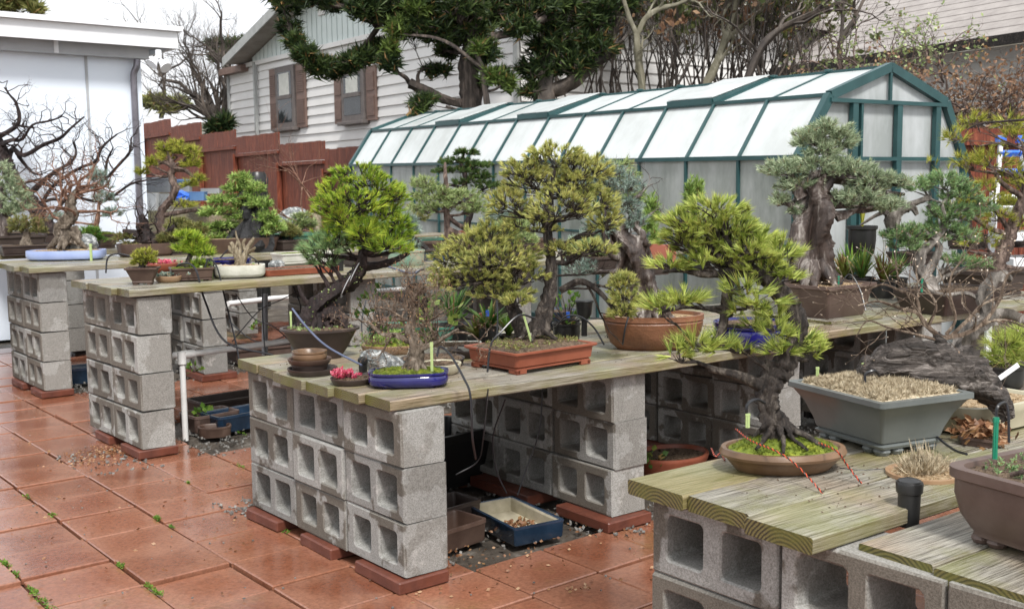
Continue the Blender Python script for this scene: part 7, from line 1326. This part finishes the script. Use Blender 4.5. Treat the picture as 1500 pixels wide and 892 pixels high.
bgtree('cypress_tree', 'lighter yellow-green cypress sprays beside the dark cypress', 'tree', 720, 168, 15.0, [[(716, 172, 7), (712, 140, 6), (706, 100, 5), (690, 60, 4)], [(706, 100, 4), (650, 60, 3), (590, 50, 2)]], [(582, 40, 14, 18, 30), (572, 70, 10, 12, 18), (610, 12, 20, 9, 24), (720, 112, 16, 12, 18), (700, 70, 12, 14, 14), (620, 155, 0.1, .1, 1), (745, 120, 10, 8, 10)], bm='b_trunk', fm='n_cypressl', st=CS, dens=1.6)
bgtree('cypress_sapling', 'small dark drooping sprays under the sawn cypress limb', 'shrub', 618, 190, 15.0, [[(618, 195, 3), (617, 170, 2), (616, 155, 2)]], [(618, 150, 14, 10, 22), (612, 160, 8, 6, 12), (628, 145, 8, 8, 10)], fm='n_cypress', st=CS, dens=1.6)
# dark leaning conifers and pale trunks behind the greenhouse
bgtree('leaning_tree', 'dark leaning trunk with drooping limb behind the greenhouse roof', 'tree', 815, 160, 16, [[(800, 150, 18), (800, 110, 16), (812, 70, 14), (815, 30, 12), (800, -10, 9)], [(780, 140, 13), (830, 125, 14), (870, 90, 13), (900, 75, 9)], [(800, 108, 6), (805, 95, 5), (792, 88, 3)]], [(790, 100, 30, 20, 44), (840, 95, 34, 22, 54), (870, 70, 34, 24, 54), (810, 60, 34, 24, 54), (780, 130, 20, 14, 24), (780, 30, 34, 20, 44), (830, 10, 40, 20, 60), (870, 30, 34, 20, 44), (840, 60, 30, 12, 24), (900, 5, 40, 18, 50), (790, 70, 20, 12, 14)], tw=[(820, 60, .5, .7), (800, 60, -.6, .5), (870, 90, .6, .6), (840, 80, .1, 1), (900, 70, .7, .5), (815, 30, .5, 1), (850, 100, .3, .9)], L=60, lv=4, rr=.03, bm='b_bg', fm='n_cypress', st=dict(n=20, L=.16, w=.035, spread=1.1, along=.8), dens=1.1)
bgtree('forked_tree', 'pale forked bare trunk behind the greenhouse ridge', 'tree', 942, 160, 15, [[(943, 165, 8), (940, 120, 7), (934, 80, 7), (932, 50, 6)], [(932, 50, 5), (920, 20, 4), (908, -20, 3)], [(933, 52, 5), (945, 28, 5), (965, 14, 4), (1000, 4, 3), (1020, -10, 2)]], tw=[(920, 20, -.4, 1), (965, 14, .4, .9), (1000, 4, .7, .7), (936, 90, .7, .7), (938, 110, -.6, .8), (945, 28, .1, 1)], L=50, lv=4, rr=.02, bm='b_bgpale', nchild=2)
bgtree('leaning_tree', 'mossy pale trunk leaning right behind the greenhouse', 'tree', 1020, 150, 16, [[(1020, 150, 8), (1045, 105, 8), (1062, 60, 7), (1075, 20, 6), (1080, -20, 5)], [(1062, 60, 5), (1095, 30, 4), (1120, -5, 3)]], tw=[(1045, 105, .7, .8), (1062, 60, -.6, .8), (1075, 20, .5, 1), (1095, 30, .6, .6), (1080, -10, -.4, 1)], L=60, lv=4, rr=.03, bm='b_bgpale', nchild=3)
bgtree('leaning_tree', 'dark bare tree arching over the greenhouse\'s gable end', 'tree', 1120, 140, 14, [[(1085, 150, 7), (1110, 80, 7), (1140, 45, 6), (1190, 20, 5), (1240, 0, 4)], [(1230, 110, 5), (1232, 60, 5), (1250, 30, 4), (1270, -10, 3)], [(1232, 60, 4), (1235, 20, 3), (1236, -20, 2)]], tw=[(1110, 80, -.5, 1), (1140, 45, .4, 1), (1190, 20, .8, .2), (1250, 30, .6, .8), (1232, 60, .7, .5), (1235, 20, -.6, .8), (1160, 35, .9, -.1)], L=65, lv=4, rr=.024, bm='b_bg', nchild=2)
for (u, d, lab, n, fm, lf) in ((880, 18.5, 'tangle of reddish saplings left of the forked trunk', 26, 'n_rust', .25), (985, 17.5, 'tangle of brown saplings right of the forked trunk', 30, 'n_bg', .35), (1070, 17.0, 'thicket of brown saplings around the mossy pale trunk', 30, 'n_rust', .35), (1150, 16.5, 'ivy-hung thicket left of the neighbour\'s grey roof', 26, 'n_bg', .6), (800, 19, 'shaded thicket behind the leaning dark trunk', 24, 'n_bg', .3)):
    sts = [(u+rng.uniform(-55, 55), 150+rng.uniform(-12, 6), rng.normal(0, .22), 1, rng.uniform(-1.2, 1.2)) for _ in range(n)]
    bgtree('thicket', lab, 'thicket', u, 160, d, [[(u, 165, 3), (u, 120, 2.4), (u+6, 60, 2)]], tw=sts, L=95, lv=4, rr=.02, fm=fm, leaf=('x', lf*2.2, .13, 3), nchild=3, ang=.45, wander=.14, up=.12, shrink=.7)
# evergreen mass behind them
ES = dict(n=22, L=.24, w=.045, spread=1.1, along=.8)
bgtree('evergreen_tree', 'dark evergreen mass behind the forked trunk', 'tree', 960, 130, 23, [[(960, 150, 12), (955, 60, 9), (950, 0, 6)]], [(900, 20, 50, 24, 70), (960, 30, 50, 26, 80), (1010, 15, 45, 22, 60), (940, 70, 60, 22, 60), (1000, 80, 60, 24, 60), (880, 80, 50, 22, 50), (990, -10, 60, 16, 50), (920, -10, 50, 16, 50)], fm='n_cypress', st=ES, dens=1.2)
bgtree('evergreen_tree', 'green conifer behind the mossy leaning trunk', 'tree', 1100, 130, 22, [[(1100, 150, 10), (1105, 60, 8), (1110, -10, 5)]], [(1060, 40, 34, 24, 40), (1100, 70, 40, 24, 44), (1135, 90, 30, 20, 34), (1050, 90, 36, 22, 40), (1120, 30, 26, 20, 22), (1100, 10, 24, 14, 16)], fm='n_bg', st=ES, dens=1.1)
# rusty vines on the bank at right
for (u, v, d, w_, h_, lab, fm, n) in ((1300, 190, 12.0, 60, 60, 'rusty-leaved bramble right behind the greenhouse gable', 'n_rust', 30), (1400, 190, 11.2, 70, 80, 'brown vine thicket on the bank between greenhouse and right edge', 'n_rust', 38), (1490, 200, 10.5, 60, 90, 'rust-coloured vines at the right frame edge', 'n_rust', 30), (1340, 120, 13, 80, 30, 'green-leaved climbing shrub below the grey shingle roof', 'n_pale', 18), (1260, 110, 13.2, 40, 30, 'sparse leafy climber at the left end of the grey roof\'s eave', 'n_bg', 12)):
    sts = [(u+rng.uniform(-w_, w_), v+rng.uniform(-.2, .5)*h_, rng.normal(0, .8), rng.uniform(.2, 1), rng.uniform(-.7, .7)) for _ in range(n)]
    bgtree('bramble_shrub', lab, 'shrub', u, v+40, d, [[(u, v+40, 3), (u+5, v, 2.4), (u-5, v-h_*.5, 2)]], tw=sts, L=58, lv=4, rr=.014, fm=fm, leaf=('x', .9, .055, 2), nchild=3, ang=.9, wander=.4, up=.02, bm='b_redgrey')
mb = MB(); P = gz(Dp(1440, 200, 9.6)); t = root('wooden_fence', 'dark red fence piece behind the stepladder at the right edge', 'fence', P); e = RH; top_ = Dp(1440, 188, 9.6)[2]
for k in range(16):
    Mx = np.stack([RH*.145, FH*.02, A_(0, 0, 1)], 1); p = Dp(1400, 188, 9.6)+RH*(.15*k); box(mb, (0, 0, -2.4), (1, 1, 0), M=Mx, T=A_(p[0], p[1], top_+rng.uniform(-.005, .005)))
mb.build('boards', M['fence'], t); mb = MB(); p = Dp(1400, 205, 9.6); box(mb, (0, -.05, -.05), (2.4, 0, .05), M=np.stack([RH, FH, A_(0, 0, 1)], 1), T=p-FH*.003); mb.build('rail', M['fence'], t)
# lone dark twig reaching into the frame at right
P = Dp(1505, 178, 5.0); mb = MB(); tube(mb, smooth_path([Dp(1512, 175, 5), Dp(1470, 178, 5), Dp(1440, 181, 5), Dp(1422, 187, 5), Dp(1414, 194, 5)], 5), np.linspace(.006, .002, 21), 6); tube(mb, [Dp(1432, 183, 5), Dp(1434, 190, 5), Dp(1437, 197, 5)], [.003, .0025, .001], 5); tube(mb, smooth_path([Dp(1512, 205, 5), Dp(1500, 215, 5), Dp(1492, 228, 5)], 5), np.linspace(.004, .0015, 11), 6); mb.V and single('overhanging_branch', mb, M['b_black'], 'lone dark bare twig reaching in from the right frame edge', 'branch')
# ================================================================ more plants filling the benches
DENS = 2.0; LIMB = .05
ST2 = dict(n=20, L=.04, w=.006, spread=.8, along=.6, inner=.3)
fill = [
 ('grey-green mound juniper left of the yellow stump', 438, 345, 10.0, .93, 'n_pale', 'b_grey', 22, 12, 'pot_brown', .3),
 ('low bronze shrub between the spruce and the red shoots', 425, 372, 9.0, .91, 'n_olive', 'b_dark', 20, 9, 'pot_dark', .3),
 ('small green pine sprout tray behind the lime pine', 560, 372, 8.6, .91, 'n_juniper', 'b_dark', 22, 12, 'pot_dark', .34),
 ('blue-grey shrub right of the cloud-pruned pine', 735, 365, 9.2, .93, 'n_blue', 'b_grey', 26, 16, 'pot_dark', .34),
 ('grey twiggy shrub in front of the greenhouse side', 775, 378, 8.4, .91, 'n_pale', 'b_grey', 24, 18, 'pot_brown', .36),
 ('feathery juniper beyond the carved pot\'s trunk', 862, 398, 7.0, .9, 'n_blue', 'b_grey', 26, 16, 'pot_dark', .34),
 ('pale conifer seedling left of the front pine\'s top', 955, 385, 6.6, .88, 'n_spruce', 'b_dark', 16, 40, 'pot_dark', .2),
 ('upright bright seedling behind the front pine\'s crown', 1015, 380, 6.8, .88, 'n_spruce', 'b_dark', 14, 48, 'blackp', .2),
 ('light green seedling right of the front pine\'s crown', 1098, 400, 6.6, .86, 'n_pale', 'b_dark', 16, 34, 'blackp', .2),
 ('ferny green plant below the silvery juniper foliage', 1130, 425, 6.6, .84, 'n_shrub', 'b_dark', 22, 18, 'blackp', .22),
 ('olive shrub in the corner right of the bromeliads', 1335, 420, 7.4, .86, 'n_olive', 'b_dark', 26, 18, 'pot_dark', .3),
 ('golden tufted bush against the dark red fence', 1420, 360, 8.4, .9, 'n_gold', 'b_redgrey', 34, 34, 'pot_dark', .36),
 ('second golden bush beside the white ladder', 1490, 350, 8.6, .9, 'n_gold', 'b_redgrey', 30, 34, 'pot_dark', .36),
 ('pale sprig plant in the gap under the silver shrub', 545, 398, 7.6, .91, 'n_lime', 'b_dark', 14, 8, 'pot_tan', .2)]
for lab, u, vb, d, z, fm, bm_, rw, rh, pm, pw in fill:
    P = Dp(u, vb, d); P = A_(P[0], P[1], z); vw = Vw(P); t = root('potted_shrub', lab, 'shrub', P, 'smaller potted shrubs between the bonsai'); tp = pot(t, pw, pw*.7, pw*.3, 'rect', 'rect', pm, rng.uniform(-.3, .3), 0, 'soil', .92, .01, .08, loc=P, n=28)
    uu0 = 750+F_*((P-CAM)@RT)/((P-CAM)@FW); vv0 = 446-F_*((A_(P[0], P[1], tp)-CAM)@UP)/((A_(P[0], P[1], tp)-CAM)@FW); h = rh*1.5
    br, fo = MB(), MB(); S, R = trunk(br, vw, [(uu0, vv0, 5), (uu0+rng.uniform(-4, 4), vv0-h*.5, 4), (uu0+rng.uniform(-5, 5), vv0-h, 2)], n=8)
    pads = []
    for k in range(5): pads.append((uu0+rng.uniform(-.6, .6)*rw, vv0-h*rng.uniform(.55, 1.5), rw*rng.uniform(.45, .75), rh*rng.uniform(.35, .6), 14))
    crown(br, fo, vw, S, R, pads, style=ST2, depthf=.8); fin(t, br, fo, bm_, fm)
for (u, v, d, s_, lab) in ((432, 330, 10.8, (.16, .1, .1), 'grey boulder in front of the red fence'), (420, 352, 9.6, (.09, .06, .06), 'pale stone beside the low spreading spruce'), (500, 356, 9.6, (.12, .08, .08), 'brown stone between rear bench pots')):
    P = Dp(u, v, d); rock(u, v, 0, s_, 'rock', lab, d=d)
# timber legs, boards and boxes under and behind the middle bench
for (u0, v0, v1, d, wd, lab) in ((505, 424, 500, 7.4, .05, 'dark timber leg under the middle bench left of a pier'), (610, 415, 500, 7.6, .05, 'dark timber leg under the middle bench by the green pot'), (1195, 480, 560, 6.6, .06, 'dark timber post behind the grey planter')):
    P = Dp(u0, (v0+v1)/2, d); zt = Dp(u0, v0, d)[2]; mb = MB(); box(mb, (-wd, -.04, 0), (wd, .04, zt), T=(P[0], P[1], 0), bev=.004); single('timber_leg', mb, M['b_dark'], lab, 'bench leg', 'timber legs')
